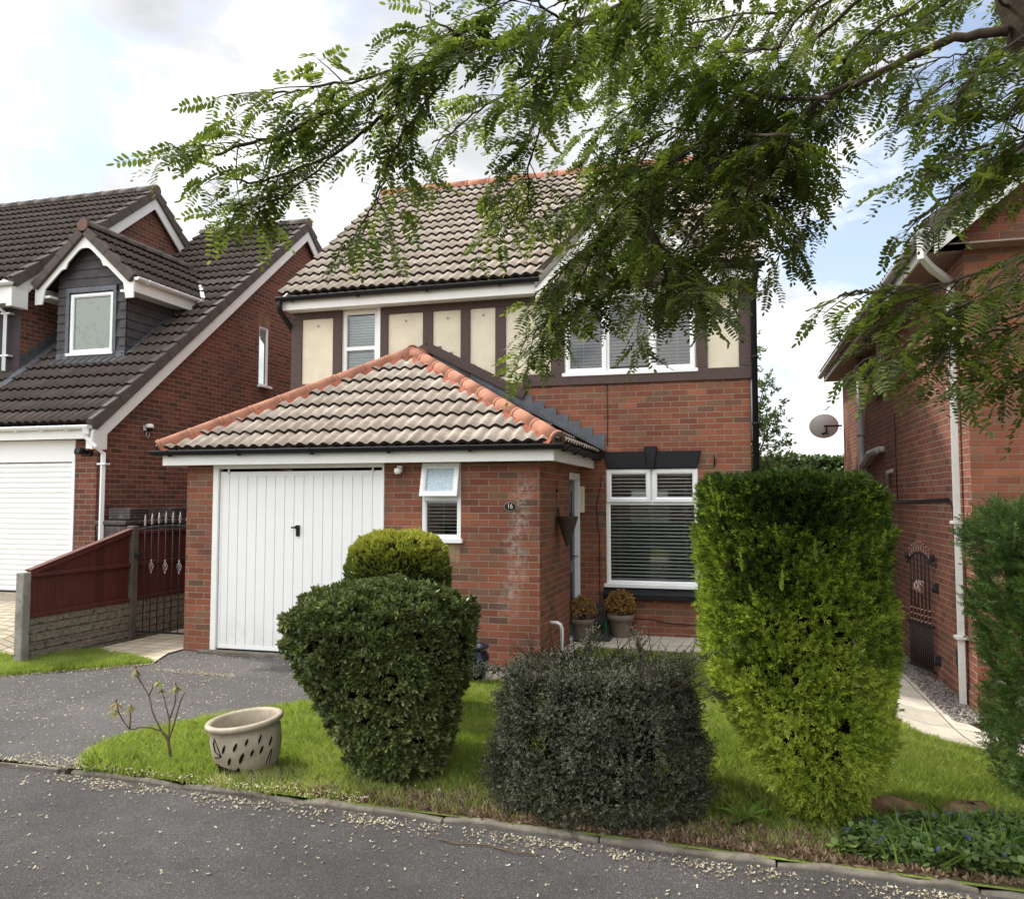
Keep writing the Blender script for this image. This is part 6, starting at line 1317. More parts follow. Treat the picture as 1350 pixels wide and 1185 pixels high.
# ------------------------------------------------------------------ the overhanging locust tree
BOUGHS = [
    ([(1.57,4.45,5.87),(0.76,4.17,5.07),(0.11,3.92,4.48),(-0.42,3.59,4.04),(-0.68,3.48,3.91),(-0.86,3.38,3.81),(-1.1,3.26,3.74),(-1.28,3.17,3.64),(-1.46,3.12,3.55),(-1.65,3.07,3.45),(-1.82,3.03,3.36),(-1.98,2.99,3.31),(-2.14,2.95,3.26)], 0.045, 0.006, 0.085, 0.3, 0.34),
    ([(-1.1,3.26,3.74),(-1.3,3.22,3.59),(-1.49,3.17,3.43),(-1.7,3.17,3.3),(-1.89,3.12,3.23),(-2.06,3.08,3.18),(-2.18,3.04,3.23)], 0.018, 0.004, 0.085, 0.24, 0.1),
    ([(-1.28,3.17,3.64),(-1.44,3.07,3.57),(-1.6,2.98,3.51),(-1.78,2.93,3.48),(-1.89,2.9,3.48)], 0.012, 0.004, 0.085, 0.2, 0.25),
    ([(-1.7,3.17,3.3),(-1.92,3.17,3.15),(-2.11,3.17,3.13),(-2.25,3.14,3.12)], 0.008, 0.003, 0.1, 0.18, 0.2),
    ([(-1.1,3.26,3.74),(-1.32,3.27,3.52),(-1.45,3.24,3.32),(-1.51,3.24,3.15),(-1.56,3.23,3.05),(-1.58,3.23,2.97)], 0.01, 0.003, 0.1, 0.2, 0.25),
    ([(-0.86,3.38,3.81),(-1.0,3.14,3.67),(-1.11,3.0,3.68),(-1.2,2.98,3.74)], 0.012, 0.004, 0.09, 0.3, 0.2),
    ([(-0.68,3.48,3.91),(-0.74,3.3,3.85),(-0.81,3.18,3.86),(-0.93,3.05,3.81)], 0.012, 0.004, 0.08, 0.32, 0.1),
    ([(-0.03,4.07,4.49),(-0.42,4.17,4.35),(-0.74,4.19,4.12),(-0.98,4.14,3.88),(-1.1,4.12,3.68),(-1.2,4.1,3.54)], 0.02, 0.005, 0.085, 0.28, 0.2),
    ([(-0.69,3.92,3.97),(-1.01,3.95,3.92),(-1.25,3.94,3.83),(-1.4,3.91,3.71),(-1.52,3.88,3.63)], 0.012, 0.004, 0.09, 0.26, 0.15),
    ([(-0.9,3.82,3.72),(-1.05,4.09,3.58),(-1.08,4.14,3.4),(-1.18,4.12,3.3),(-1.26,4.1,3.28)], 0.008, 0.003, 0.09, 0.22, 0.2),
    ([(0.76,4.28,4.41),(0.42,4.42,4.21),(0.11,4.51,4.02),(-0.17,4.5,3.77),(-0.44,4.37,3.53),(-0.65,4.26,3.3),(-0.78,4.24,3.03),(-0.87,4.23,2.84),(-1.02,4.2,2.65)], 0.018, 0.004, 0.085, 0.26, 0.12),
    ([(-0.15,3.92,3.48),(-0.42,4.52,3.64),(-0.74,4.68,3.65),(-0.93,4.63,3.54),(-1.09,4.73,3.49)], 0.01, 0.004, 0.085, 0.24, 0.1),
    ([(-0.39,3.85,3.28),(-0.46,4.13,3.09),(-0.6,4.3,2.95),(-0.76,4.26,2.86),(-0.93,4.21,2.76),(-1.11,4.17,2.65)], 0.01, 0.003, 0.085, 0.22, 0.1),
    ([(-0.37,3.65,3.01),(-0.34,4.02,3.0),(-0.27,3.98,2.86),(-0.19,3.94,2.78)], 0.01, 0.004, 0.08, 0.28, 0),
    ([(1.18,4.05,3.9),(0.97,4.09,3.92),(0.79,4.12,3.87),(0.6,4.2,3.83),(0.45,4.3,3.83),(0.25,4.3,3.67),(0.06,4.31,3.48),(-0.13,4.2,3.25),(-0.31,4.16,3.05),(-0.46,4.13,2.86)], 0.04, 0.005, 0.085, 0.34, 0.32),
    ([(0.43,4.07,3.7),(0.26,4.48,3.92),(0.04,4.74,4.12),(-0.22,4.79,4.22),(-0.53,4.84,4.2),(-0.8,4.78,4.02)], 0.018, 0.004, 0.08, 0.36, 0.05),
    ([(0.23,3.9,3.47),(-0.05,4.49,3.76),(-0.34,4.64,3.9),(-0.61,4.71,3.83),(-0.8,4.79,3.86)], 0.014, 0.004, 0.08, 0.3, 0.05),
    ([(0.69,4.48,4.63),(0.44,4.6,4.52),(0.25,4.75,4.38),(0.14,4.64,4.09),(0.16,4.66,3.81),(0.22,4.7,3.53),(0.24,4.72,3.25),(0.19,4.72,3.11)], 0.014, 0.004, 0.085, 0.2, 0.15),
    ([(0.22,4.28,4.1),(-0.04,4.62,4.29),(-0.29,4.66,4.39),(-0.56,4.71,4.41)], 0.014, 0.004, 0.08, 0.38, 0),
    ([(0.06,3.82,3.26),(0.02,4.14,3.19),(-0.04,4.17,3.07),(-0.09,4.1,2.92),(-0.16,4.08,2.83)], 0.01, 0.004, 0.08, 0.3, 0),
    ([(0.23,3.9,3.47),(0.22,4.55,3.55),(0.14,4.54,3.41),(-0.02,4.5,3.3)], 0.01, 0.004, 0.08, 0.3, 0),
    ([(1.61,4.05,3.76),(1.31,3.87,3.42),(1.05,3.64,3.18),(0.83,3.54,3.02),(0.68,3.44,2.89),(0.61,3.43,2.85)], 0.018, 0.004, 0.12, 0.16, 0.2),
    ([(1.22,3.58,3.3),(1.04,3.43,3.15),(0.87,3.39,3.12),(0.68,3.34,3.03),(0.62,3.33,2.99)], 0.008, 0.003, 0.13, 0.15, 0.2),
    ([(1.4,3.56,2.94),(1.19,3.56,2.81),(1.0,3.52,2.71),(0.8,3.47,2.64),(0.6,3.42,2.6),(0.43,3.37,2.6),(0.36,3.35,2.57)], 0.014, 0.004, 0.1, 0.18, 0.1),
    ([(0.9,3.18,2.62),(0.76,3.2,2.46),(0.59,3.25,2.37),(0.43,3.21,2.3),(0.39,3.26,2.27)], 0.007, 0.002, 0.13, 0.1, 0),
    ([(1.11,3.19,2.47),(0.97,3.29,2.42),(0.83,3.32,2.4),(0.69,3.22,2.31),(0.65,3.21,2.25)], 0.007, 0.003, 0.11, 0.14, 0),
    ([(1.1,3.2,2.36),(1.04,3.38,2.29),(0.95,3.36,2.24),(0.91,3.35,2.21)], 0.006, 0.003, 0.12, 0.1, 0),
    ([(0.72,3.13,2.56),(0.67,3.63,2.6),(0.58,3.74,2.53),(0.5,3.85,2.49)], 0.006, 0.003, 0.11, 0.15, 0),
    ([(1.15,3.43,2.77),(0.96,3.22,2.6),(0.82,3.18,2.5),(0.7,3.15,2.47)], 0.007, 0.003, 0.1, 0.16, 0),
    ([(1.18,4.04,4.01),(0.97,3.78,3.95),(0.78,3.73,3.85),(0.65,3.7,3.76),(0.56,3.68,3.68)], 0.014, 0.004, 0.12, 0.2, 0.1),
    ([(1.31,3.98,3.88),(1.05,3.62,3.62),(0.91,3.48,3.47),(0.82,3.46,3.35),(0.79,3.46,3.27)], 0.012, 0.004, 0.11, 0.18, 0.1),
    ([(1.48,3.83,3.8),(1.22,3.56,3.56),(1.04,3.42,3.31),(0.96,3.41,3.22)], 0.014, 0.004, 0.09, 0.28, 0),
    ([(1.57,4.45,5.87),(0.75,3.77,4.81),(0.25,3.45,4.3),(-0.2,3.24,3.98),(-0.5,3.17,3.86),(-0.7,3.11,3.77)], 0.03, 0.004, 0.09, 0.36, 0.3),
    ([(-0.05,4.35,3.61),(-0.32,4.33,3.43),(-0.56,4.33,3.29),(-0.78,4.28,3.15),(-0.94,4.24,3.0),(-1.06,4.21,2.88)], 0.012, 0.004, 0.08, 0.24, 0.1),
    ([(1.76,4.69,4.57),(1.53,4.63,4.5),(1.31,4.57,4.46),(1.08,4.51,4.42),(0.86,4.46,4.3),(0.67,4.41,4.19),(0.52,4.38,4.03)], 0.014, 0.004, 0.11, 0.26, 0.1),
    ([(1.76,4.42,4.02),(1.56,4.36,4.02),(1.35,4.31,3.91),(1.17,4.26,3.84),(1.02,4.22,3.8),(0.84,4.18,3.69),(0.76,4.15,3.66)], 0.014, 0.004, 0.12, 0.2, 0.1),
    ([(1.69,4.11,3.58),(1.5,4.06,3.48),(1.33,4.02,3.38),(1.14,3.86,3.37),(0.99,3.82,3.44),(0.88,3.79,3.35)], 0.012, 0.004, 0.085, 0.24, 0),
    ([(1.54,3.8,2.8),(1.33,3.75,2.7),(1.15,3.71,2.58),(0.98,3.66,2.51),(0.83,3.63,2.46),(0.7,3.59,2.39)], 0.012, 0.004, 0.08, 0.22, 0),
    ([(1.3,3.34,2.43),(1.14,3.3,2.35),(1.01,3.27,2.27),(0.93,3.25,2.22)], 0.008, 0.003, 0.09, 0.16, 0),
    ([(1.97,5.14,4.97),(1.68,5.08,4.71),(1.47,5.03,4.5),(1.3,5.0,4.33),(1.1,4.94,4.25),(0.89,4.89,4.2),(0.69,4.82,4.33)], 0.012, 0.003, 0.085, 0.28, 0),
    ([(1.87,4.58,3.49),(1.62,4.51,3.47),(1.41,4.46,3.39),(1.23,4.41,3.34),(1.05,4.37,3.25)], 0.01, 0.003, 0.09, 0.22, 0),
    ([(1.21,4.4,4.88),(0.89,5.01,4.94),(0.5,5.22,4.82),(0.05,5.31,4.9),(-0.43,5.3,4.86),(-0.86,5.19,4.67)], 0.024, 0.004, 0.085, 0.32, 0.2),
    ([(0.04,4.95,4.69),(-0.18,5.01,4.4),(-0.32,4.91,4.02),(-0.4,4.8,3.68),(-0.39,4.7,3.53)], 0.012, 0.004, 0.085, 0.3, 0.1),
    ([(0.46,4.86,4.61),(0.25,4.93,4.16),(0.03,4.81,3.75),(-0.06,4.69,3.39),(-0.12,4.57,3.2)], 0.012, 0.004, 0.085, 0.28, 0.2),
    ([(1.57,4.48,5.41),(2.68,4.77,5.79),(3.77,5.08,5.71),(4.98,5.54,5.5)], 0.04, 0.005, 0.1, 0.45, 0.2),
    ([(1.57,4.45,5.87),(1.24,5.0,7.35),(0.67,5.42,8.05),(-0.05,5.61,8.3),(-0.89,5.79,8.4)], 0.04, 0.005, 0.1, 0.5, 0.2),
]
TRUNK = [(2.33, 5.02, -0.59), (2.06, 4.66, 0.59), (1.76, 4.27, 2.33), (1.49, 4.15, 3.67), (1.33, 4.09, 3.97), (1.31, 4.15, 4.52), (1.4, 4.34, 5.33), (1.57, 4.45, 5.87)]
def locust_frond(seed, pairs=8, L=.20, droop=.25, ll=.038, lw=.0145):
    r = random.Random(seed); vs, fs, mi = [], [], []; pts = []
    for k in range(pairs + 3):
        t = k / (pairs + 2); pts.append(V((.012 * math.sin(t * 3 + seed), L * t * (1 - .12 * droop * t), -L * droop * t * t)))
    for k in range(len(pts) - 1):
        b = len(vs); w = .0011 * (1 - .5 * k / len(pts)); p, q = pts[k], pts[k + 1]; vs += [tuple(p + V((w, 0, 0))), tuple(p - V((w, 0, 0))), tuple(q - V((w, 0, 0))), tuple(q + V((w, 0, 0)))]; fs.append((b, b + 1, b + 2, b + 3)); mi.append(1)
    def leaf(p, ang, l, w):
        m = Matrix.Translation(p) @ Matrix.Rotation(ang, 4, 'Z') @ Matrix.Rotation(r.uniform(-.16, .16), 4, 'Y') @ Matrix.Rotation(r.uniform(-.25, .08), 4, 'X')
        b = len(vs); vs.extend([tuple(m @ V(q)) for q in [(0, 0, 0), (w * .5, l * .25, 0), (w * .52, l * .6, 0), (w * .3, l * .9, 0), (0, l, 0), (-w * .3, l * .9, 0), (-w * .52, l * .6, 0), (-w * .5, l * .25, 0)]]); fs.append(tuple(range(b, b + 8))); mi.append(0)
    for k in range(2, pairs + 2):
        p = pts[k]; s = .72 + .35 * math.sin(math.pi * (k - 1) / (pairs + 1))
        for sg in (1, -1):
            if r.random() < .03: continue
            leaf(p + V((0, r.uniform(-.004, .004), 0)), -sg * R(r.uniform(60, 73)), ll * s * r.uniform(.88, 1.1), lw * s * r.uniform(.9, 1.15))
    leaf(pts[-1], 0, ll * .85, lw)
    return (vs, fs, mi)
FR = [locust_frond(1, 9, .20, .2), locust_frond(2, 8, .18, .4), locust_frond(3, 10, .22, .3), locust_frond(4, 7, .155, .15), locust_frond(5, 9, .19, .6)]
LT = root('locust_tree', 'tall locust tree at the right edge, leafy branches hanging across the top', 'tree', TRUNK[0])
mb = MB()
def smooth_path(pts, k=4, jit=0.0, rs=None):
    pts = [V(p) for p in pts]; out = []
    for i in range(len(pts) - 1):
        p0, p1, p2, p3 = pts[max(i - 1, 0)], pts[i], pts[i + 1], pts[min(i + 2, len(pts) - 1)]
        for j in range(k):
            t = j / k; q = .5 * ((2 * p1) + (-p0 + p2) * t + (2 * p0 - 5 * p1 + 4 * p2 - p3) * t * t + (-p0 + 3 * p1 - 3 * p2 + p3) * t ** 3)
            if jit and rs and 0 < i + j: q += V((rs.uniform(-1, 1), rs.uniform(-1, 1), rs.uniform(-1, 1))) * jit
            out.append(q)
    out.append(pts[-1]); return out
tp = smooth_path(TRUNK, 5); mb.tube(tp, [.205 - .075 * i / (len(tp) - 1) + .012 * math.sin(i * 2.1) for i in range(len(tp))], 18); mb.build('trunk', M['bark'], LT)
fp, fd_, fn_ = [], [], []; rs = random.Random(42)
for bi, (pts, r0, r1, sp, tl, st_) in enumerate(BOUGHS):
    path = smooth_path(pts, 5, .008, rs); n = len(path); mb = MB(); r0 *= .62; mb.tube(path, [r0 + (r1 - r0) * (i / (n - 1)) ** .8 for i in range(n)], 7); tw = MB()
    cum = [0]
    for i in range(1, n): cum.append(cum[-1] + (path[i] - path[i - 1]).length)
    s = st_ * cum[-1] + rs.uniform(0, sp)
    while s <= cum[-1] + 1e-6:
        i = max(1, min(n - 1, next((q for q in range(1, n) if cum[q] >= s), n - 1))); t = (s - cum[i - 1]) / max(1e-6, cum[i] - cum[i - 1]); p = path[i - 1].lerp(path[i], t); tan = (path[i] - path[i - 1]).normalized()
        side = tan.cross(V((0, 0, 1))).normalized(); a = rs.uniform(-1, 1)
        d = (tan * rs.uniform(.35, 1.0) + side * (1 if rs.random() < .5 else -1) * rs.uniform(.25, 1.0) + V((0, 0, rs.uniform(-.65, .35)))).normalized()
        L_ = tl * rs.uniform(.45, 1.15); m = max(3, int(L_ / .036)); q = p.copy(); dd = d.copy(); tpth = [q.copy()]
        for k in range(m):
            dd = (dd + V((rs.uniform(-.1, .1), rs.uniform(-.1, .1), -.06 + rs.uniform(-.06, .06)))).normalized(); q = q + dd * (L_ / m); tpth.append(q.copy())
            if k >= 1:
                sd = dd.cross(V((0, 0, 1))).normalized() * (1 if (k + bi) % 2 else -1)
                f = (dd * rs.uniform(.3, .8) + sd * rs.uniform(.6, 1.1) + V((0, 0, rs.uniform(-.35, .25)))).normalized()
                fp.append(tuple(q)); fd_.append(tuple(f)); fn_.append((rs.gauss(0, .33), rs.gauss(0, .33), 1.0))
        fp.append(tuple(q)); fd_.append(tuple(dd)); fn_.append((rs.gauss(0, .4), rs.gauss(0, .4), 1.0))
        tw.tube(tpth, [.0032 - .0018 * j / m for j in range(m + 1)], 5, cap=False)
        s += sp * rs.uniform(.34, .84)
    b = mb.build('branch', M['bark'], LT); tw.build('twigs', M['darktwig'], b)
fp, fd_, fn_ = np.array(fp), np.array(fd_), np.array(fn_)
print('fronds', len(fp))
inst_mesh('foliage', FR, fp, frames(fd_, fn_), RNG.uniform(.66, 1.04, len(fp)), [M['locust'], M['twig']], LT)

# ------------------------------------------------------------------ grass, weeds, litter
def in_poly(x, y, poly):
    c = np.zeros(len(x), dtype=bool); n = len(poly)
    for i in range(n):
        x1, y1 = poly[i]; x2, y2 = poly[(i + 1) % n]
        m = ((y1 > y) != (y2 > y)) & (x < (x2 - x1) * (y - y1) / (y2 - y1 + 1e-12) + x1); c ^= m
    return c
def blades(seed, n, h, w, spread, lean):
    r = random.Random(seed); vs, fs = [], []
    for k in range(n):
        x, y = r.uniform(-spread, spread), r.uniform(-spread, spread); a = r.uniform(0, 6.28); hh = h * r.uniform(.55, 1.15); lx, ly = math.cos(a) * hh * lean * r.random(), math.sin(a) * hh * lean * r.random(); b_ = r.uniform(0, 3.14); wx, wy = math.cos(b_) * w, math.sin(b_) * w; b = len(vs)
        vs += [(x - wx, y - wy, 0), (x + wx, y + wy, 0), (x + lx * .4 + wx * .7, y + ly * .4 + wy * .7, hh * .6), (x + lx, y + ly, hh), (x + lx * .4 - wx * .7, y + ly * .4 - wy * .7, hh * .6)]; fs.append((b, b + 1, b + 2, b + 3, b + 4))
    return (vs, fs)
def scatter(poly, n, seed, xr=None, yr=None):
    r = np.random.default_rng(seed); xs = [p[0] for p in poly]; ys = [p[1] for p in poly]; x0, x1 = (min(xs), max(xs)) if not xr else xr; y0, y1 = (min(ys), max(ys)) if not yr else yr
    x = r.uniform(x0, x1, n); y = r.uniform(y0, y1, n); k = in_poly(x, y, poly); return x[k], y[k], r
def upright(n, r, tilt=.12):
    a = r.random(n) * 2 * np.pi; z = np.stack([r.normal(size=n) * tilt, r.normal(size=n) * tilt, np.ones(n)], 1); z /= np.linalg.norm(z, axis=1, keepdims=True)
    x = np.stack([np.cos(a), np.sin(a), np.zeros(n)], 1); x -= z * (x * z).sum(1)[:, None]; x /= np.linalg.norm(x, axis=1, keepdims=True); y = np.cross(z, x); return np.stack([x, y, z], 2)
GB = [blades(s, 9, .055, .0022, .03, .9) for s in (1, 2, 3)]
def patchy(x, y): return np.sin(x * 2.3 + 1.1 * y) * np.sin(y * 3.1 - x) * .5 + .5 * np.sin(x * 7 + 2) * np.sin(y * 6 + 1)
def grass(name, label, poly, n, seed, dz=-.02, xr=None, yr=None, sc=(.6, 1.25), dens=None, tall=None):
    x, y, r = scatter(poly, n, seed, xr, yr)
    if dens is not None: k = r.random(len(x)) < dens(x, y); x, y = x[k], y[k]
    z = gz_np(x, y) + dz; s = r.uniform(*sc, len(x)) * (1 + .25 * patchy(x, y))
    if tall is not None: s *= tall(x, y)
    dry = .45 * np.exp(-((y - 4.75) / .16) ** 2) * (x > -3.3) + .35 * np.clip(patchy(x * .9 + 3, y * 1.4), 0, 1) ** 2; rn = np.clip(.36 + .30 * patchy(x * 1.3, y * 1.2) + dry + r.normal(size=len(x)) * .24, 0, .99)
    o = inst_mesh(name, GB, np.stack([x, y, z], 1), upright(len(x), r), s, M['grass'], rnd=rn); return tag(o, label, 'grass', kind='stuff')
front = lambda x, y: np.where((y < 4.98) & (x > -2.9 + (y - 4.6) * 2.2) & (x < 1.6), .38, 1.0)
tall_ = lambda x, y: 1 + .55 * np.exp(-((y - 4.78) / .12) ** 2) * (x < -3.4) + .5 * ((x > -.35) & (x < .6) & (y > 5.0) & (y < 6.6)) - .25 * (y > 7)
grass('lawn_grass', 'bright green lawn grass between the kerb and the house', lawn_main, 46000, 1, yr=(4.62, 8.3), xr=(-4.65, 1.6), dens=front, tall=tall_)
grass('lawn_grass', 'bright green lawn grass beside the pale side path on the right', lawn_main, 24000, 2, xr=(.4, 3.2), yr=(4.7, 8.0), dens=lambda x, y: np.where((y < 5.2), .25, 1.0))
grass('lawn_grass', 'narrow strip of grass in front of the porch terrace', lawn_main, 7000, 3, xr=(-1.9, 1.05), yr=(8.2, 10.6), dens=lambda x, y: np.where((x > -2) & (x < .12) & (y > 9.9), 0, 1.0))
grass('verge_grass', 'wedge of bright green grass at the foot of the red fence on the left', lawn_left, 52000, 4, dz=-.02, xr=(-11.5, -6.2), yr=(5.3, 8.4), sc=(.7, 1.3), dens=lambda x, y: np.where((x < -7.72) & (y > 7.5), .25, 1.0))

# ground cover (round leaves, violet flowers, long blades) at lower right
RL = []
for s in (1, 2):
    r = random.Random(s); out = []
    for k in range(6):
        rad = r.uniform(.014, .024); pts = [(rad * math.cos(a) * (1 - .25 * (abs(a - 4.71) < .4)), rad * math.sin(a), 0) for a in np.linspace(0, 6.28, 9)[:-1]]
        out.append((pts, Matrix.Translation((r.uniform(-.04, .04), r.uniform(-.04, .04), r.uniform(.02, .075))) @ Matrix.Rotation(r.uniform(0, 6.28), 4, 'Z') @ Matrix.Rotation(r.uniform(-.8, .8), 4, 'X')))
    RL.append(sprig(out))
cov = [(.45, 4.60), (1.3, 4.53), (2.9, 4.44), (2.9, 5.3), (1.6, 5.28), (.9, 5.12), (.55, 4.92)]
x, y, r = scatter(cov, 15000, 31); hgt = .6 + .5 * np.abs(patchy(x * 2, y * 2)); o = inst_mesh('ground_cover', RL, np.stack([x, y, gz_np(x, y) - .03 + .06 * hgt * r.random(len(x))], 1), upright(len(x), r, .25), r.uniform(.5, 1.0, len(x)), M['ivy']); tag(o, 'low round-leaved ground cover spreading along the kerb at the lower right', 'ground cover', kind='stuff')
x, y, r = scatter(cov, 420, 32); o = inst_mesh('long_grass', GB, np.stack([x, y, gz_np(x, y) - .02], 1), upright(len(x), r, .35), r.uniform(1.2, 3.2, len(x)) , M['weed']); tag(o, 'loose long grass blades standing among the ground cover', 'grass', kind='stuff')
FL = [rosette(5, .011, .010, (.9, 1.4), 3, 0, 4)]
x, y, r = scatter(cov, 160, 33); o = inst_mesh('violet_flowers', FL, np.stack([x, y, gz_np(x, y) + r.uniform(.06, .12, len(x))], 1), upright(len(x), r, .6), r.uniform(.8, 1.3, len(x)), M['violet']); tag(o, 'scattered tiny violet flowers in the ground cover by the kerb', 'flowers', kind='stuff')
# broad weeds
def weed(name, label, loc, n, L, W, seed, el=(.5, 1.2), mat='weed', cat='weed', group=None):
    r = random.Random(seed); mb = MB(); u = []
    for k in range(n):
        a = 2 * math.pi * k / n + r.uniform(-.4, .4); e = r.uniform(*el); l = L * r.uniform(.6, 1.1); c = V((math.cos(a), math.sin(a), 0)); sd = V((-c.y, c.x, 0)); vs = []
        for i in range(6):
            t = i / 5; p = V(loc) + c * l * t * math.cos(e * (1 - t * .8)) + V((0, 0, l * (t * math.sin(e) - t * t * .55 * math.sin(e)))); w = W * math.sin(math.pi * min(1, t * .9 + .08)) * .5 * (1 + .25 * math.sin(i * 2.5)); vs += [p + sd * w, p - V((0, 0, w * .3)), p - sd * w]
        mb.add(vs, [(3 * i + j, 3 * i + j + 1, 3 * i + j + 4, 3 * i + j + 3) for i in range(5) for j in range(2)], 0, True); u += [(r.uniform(.2, .9), .5)] * 18
    mb.uvs = u; return single(name, mb, M[mat], label, cat, loc, group=group)
for i, (lx, ly, n_, L_, lab) in enumerate(((-3.95, 4.92, 12, .16, 'broad-leaved weed at the lawn corner below the bare twiggy shrub'), (-3.62, 4.84, 9, .12, 'small broad-leaved weed between the twiggy shrub and the cream planter'), (-2.95, 4.80, 8, .10, 'small weed in the grass just right of the cream planter'), (-.02, 4.95, 10, .24, 'long-leaved weed left of the foot of the tall yew'), (.72, 5.15, 6, .22, 'bright broad-leaved weed against the right foot of the tall yew'), (1.12, 4.75, 9, .20, 'long arching weed in the ground cover at the lower right'))):
    weed('weed', lab, (lx, ly, -.02), n_, L_, .035, 50 + i, group='broad-leaved weeds by the kerb')
# old log edging
mb = MB(); mb.tube([(.62, 5.22, .02), (.78, 5.25, .05), (.95, 5.22, .03)], [.05, .06, .04], 9)
mb.v = [(a + random.uniform(-.008, .008), b + random.uniform(-.008, .008), c + random.uniform(-.008, .008)) for a, b, c in mb.v]; single('log', mb, M['log'], 'short rotting log lying in the grass right of the yew foot', 'log', (.78, 5.25, -.02))
mb = MB(); mb.lathe([(0, .10), (.08, .09), (.13, .05), (.16, .0), (.17, -.05)], (1.22, 5.30, -.02), 14, sx=1.3); mb.v = [(a + random.uniform(-.012, .012), b + random.uniform(-.012, .012), c + random.uniform(-.008, .012)) for a, b, c in mb.v]; single('rock', mb, M['log'], 'low brown stone half sunk between the lawn and the ground cover', 'rock', (1.22, 5.3, -.05))
# stone trough by the right house corner
mb = MB(); mb.lathe([(0, 0), (.14, 0), (.19, .30), (.22, .30), (.22, .36), (.18, .36), (.15, .1), (0, .08)], (2.50, 9.02, -.30), 20); single('stone_pot', mb, M['concrete'], 'weathered stone pot half hidden behind the cypress at the brick corner', 'pot', (2.50, 9.02, -.30))
# bare twiggy shrub
SP = root('twiggy_shrub', 'small nearly bare twiggy shrub with a few drooping leaves at the lawn corner', 'shrub', (-3.86, 4.98, -.02)); mb = MB(); tips = []
b0 = V((-3.86, 4.98, -.05)); b1 = V((-3.88, 4.97, .12)); k1 = V((-3.93, 4.96, .19))
def stick(pts, r0, r1): p = smooth_path(pts, 3, .003, rs); mb.tube(p, [r0 + (r1 - r0) * i / (len(p) - 1) for i in range(len(p))], 6)
stick([b0, b1, k1], .012, .008)
for pts in ([k1, (-4.05, 4.94, .215), (-4.16, 4.92, .20), (-4.25, 4.92, .30), (-4.27, 4.91, .38)], [(-4.16, 4.92, .20), (-4.24, 4.94, .25), (-4.31, 4.95, .32)], [(-4.16, 4.92, .20), (-4.18, 4.95, .29), (-4.19, 4.96, .36)],
            [k1, (-4.0, 4.96, .30), (-4.05, 4.97, .42), (-4.13, 4.99, .50), (-4.19, 5.0, .60)], [(-4.05, 4.97, .42), (-4.02, 4.99, .50), (-4.0, 5.0, .53)],
            [b1, (-3.90, 5.0, .26), (-3.94, 5.0, .38), (-3.97, 5.0, .47)], [(-3.90, 5.0, .26), (-3.86, 5.01, .40), (-3.87, 5.02, .50)], [b1, (-3.84, 5.0, .30), (-3.80, 5.0, .42), (-3.77, 5.0, .46)], [(-4.13, 4.99, .50), (-4.20, 5.02, .54), (-4.25, 5.03, .55)]):
    stick(pts, .006, .003); tips.append(V(pts[-1]))
mb.build('stem', M['twig'], SP)
mb = MB(); u = []
for t in tips[:-3] + tips[-3:-2] * 2 + [tips[3], tips[0]]:
    for q in range(6):
        a = rs.uniform(0, 6.28); dn = rs.uniform(.3, 1.1); l = rs.uniform(.06, .10); c = V((math.cos(a) * math.cos(dn), math.sin(a) * math.cos(dn), -math.sin(dn))); sd = c.cross(V((0, 0, 1))).normalized() * .012; p = t - V((0, 0, .008))
        mb.add([p, p + c * l * .4 + sd, p + c * l, p + c * l * .4 - sd], [(0, 1, 2, 3)]); u += [(rs.uniform(.1, .99), .5)] * 4
mb.uvs = u; mb.build('leaf', M['oldleaf'], SP)
BUD = m_simple('red_brown_bud', (.20, .06, .035), .7, .2, 30)
for t in (tips[3], tips[0], tips[6]): MB().lathe([(0, -.005), (.006, .002), (.007, .010), (.004, .018), (0, .02)], t, 8).build('bud', BUD, SP)

# petals and litter
def petal(seed):
    r = random.Random(seed); out = []
    for k in range(2): out.append((leaf_poly(.013, .009, 0, 6), Matrix.Rotation(k * r.uniform(1, 3), 4, 'Z') @ Matrix.Rotation(r.uniform(.05, .5), 4, 'X')))
    return sprig(out)
PT = [petal(s) for s in (1, 2, 3)]
def flat(n, r, t=.35): return upright(n, r, t)
def petals(name, label, gen, n, seed, dz, mat='petal', sc=(.6, 1.3), tp=None):
    r = np.random.default_rng(seed); x, y = gen(r, n); z = gz_np(x, y) + dz + r.uniform(0, .003, len(x)); o = inst_mesh(name, tp or PT, np.stack([x, y, z], 1), flat(len(x), r), r.uniform(*sc, len(x)), M[mat]); return tag(o, label, 'petals' if mat == 'petal' else 'litter', kind='stuff')
ky = lambda x: 4.70 - (x + 4.42) * .0465
def g_road(r, n):
    x = r.uniform(-6, 3.2, n * 3); y = r.uniform(1.7, 4.6, n * 3); p = .5 + .5 * np.sin(x * 1.7 + y) * np.sin(y * 2.3 + .6 * x); k = (r.random(len(x)) < .35 + .5 * p) & (y < ky(x) - .07); return x[k][:n], y[k][:n]
def g_kerb(r, n):
    x = r.uniform(-4.6, 3, n); d = np.abs(r.normal(size=n)) * .07 + r.exponential(.03, n); cl = .55 + .45 * np.sin(x * 5.1) * np.sin(x * 11.7 + 1); k = r.random(n) < cl; return x[k], (ky(x) - .068 - d)[k]
petals('fallen_petals', 'pale dry petals strewn over the dark road', g_road, 2300, 61, -.040, sc=(.5, 1.15))
petals('fallen_petals', 'drift of pale petals gathered in the gutter along the kerb', g_kerb, 3800, 62, -.038, sc=(.45, 1.1))
def g_drive(r, n):
    x = r.uniform(-9, -2.9, n * 3); y = r.uniform(4.7, 8.5, n * 3); k = in_poly(x, y, drive); return x[k][:n], y[k][:n]
petals('fallen_petals', 'pale petals sprinkled across the driveway', g_drive, 3200, 63, -.022, sc=(.5, 1.1))
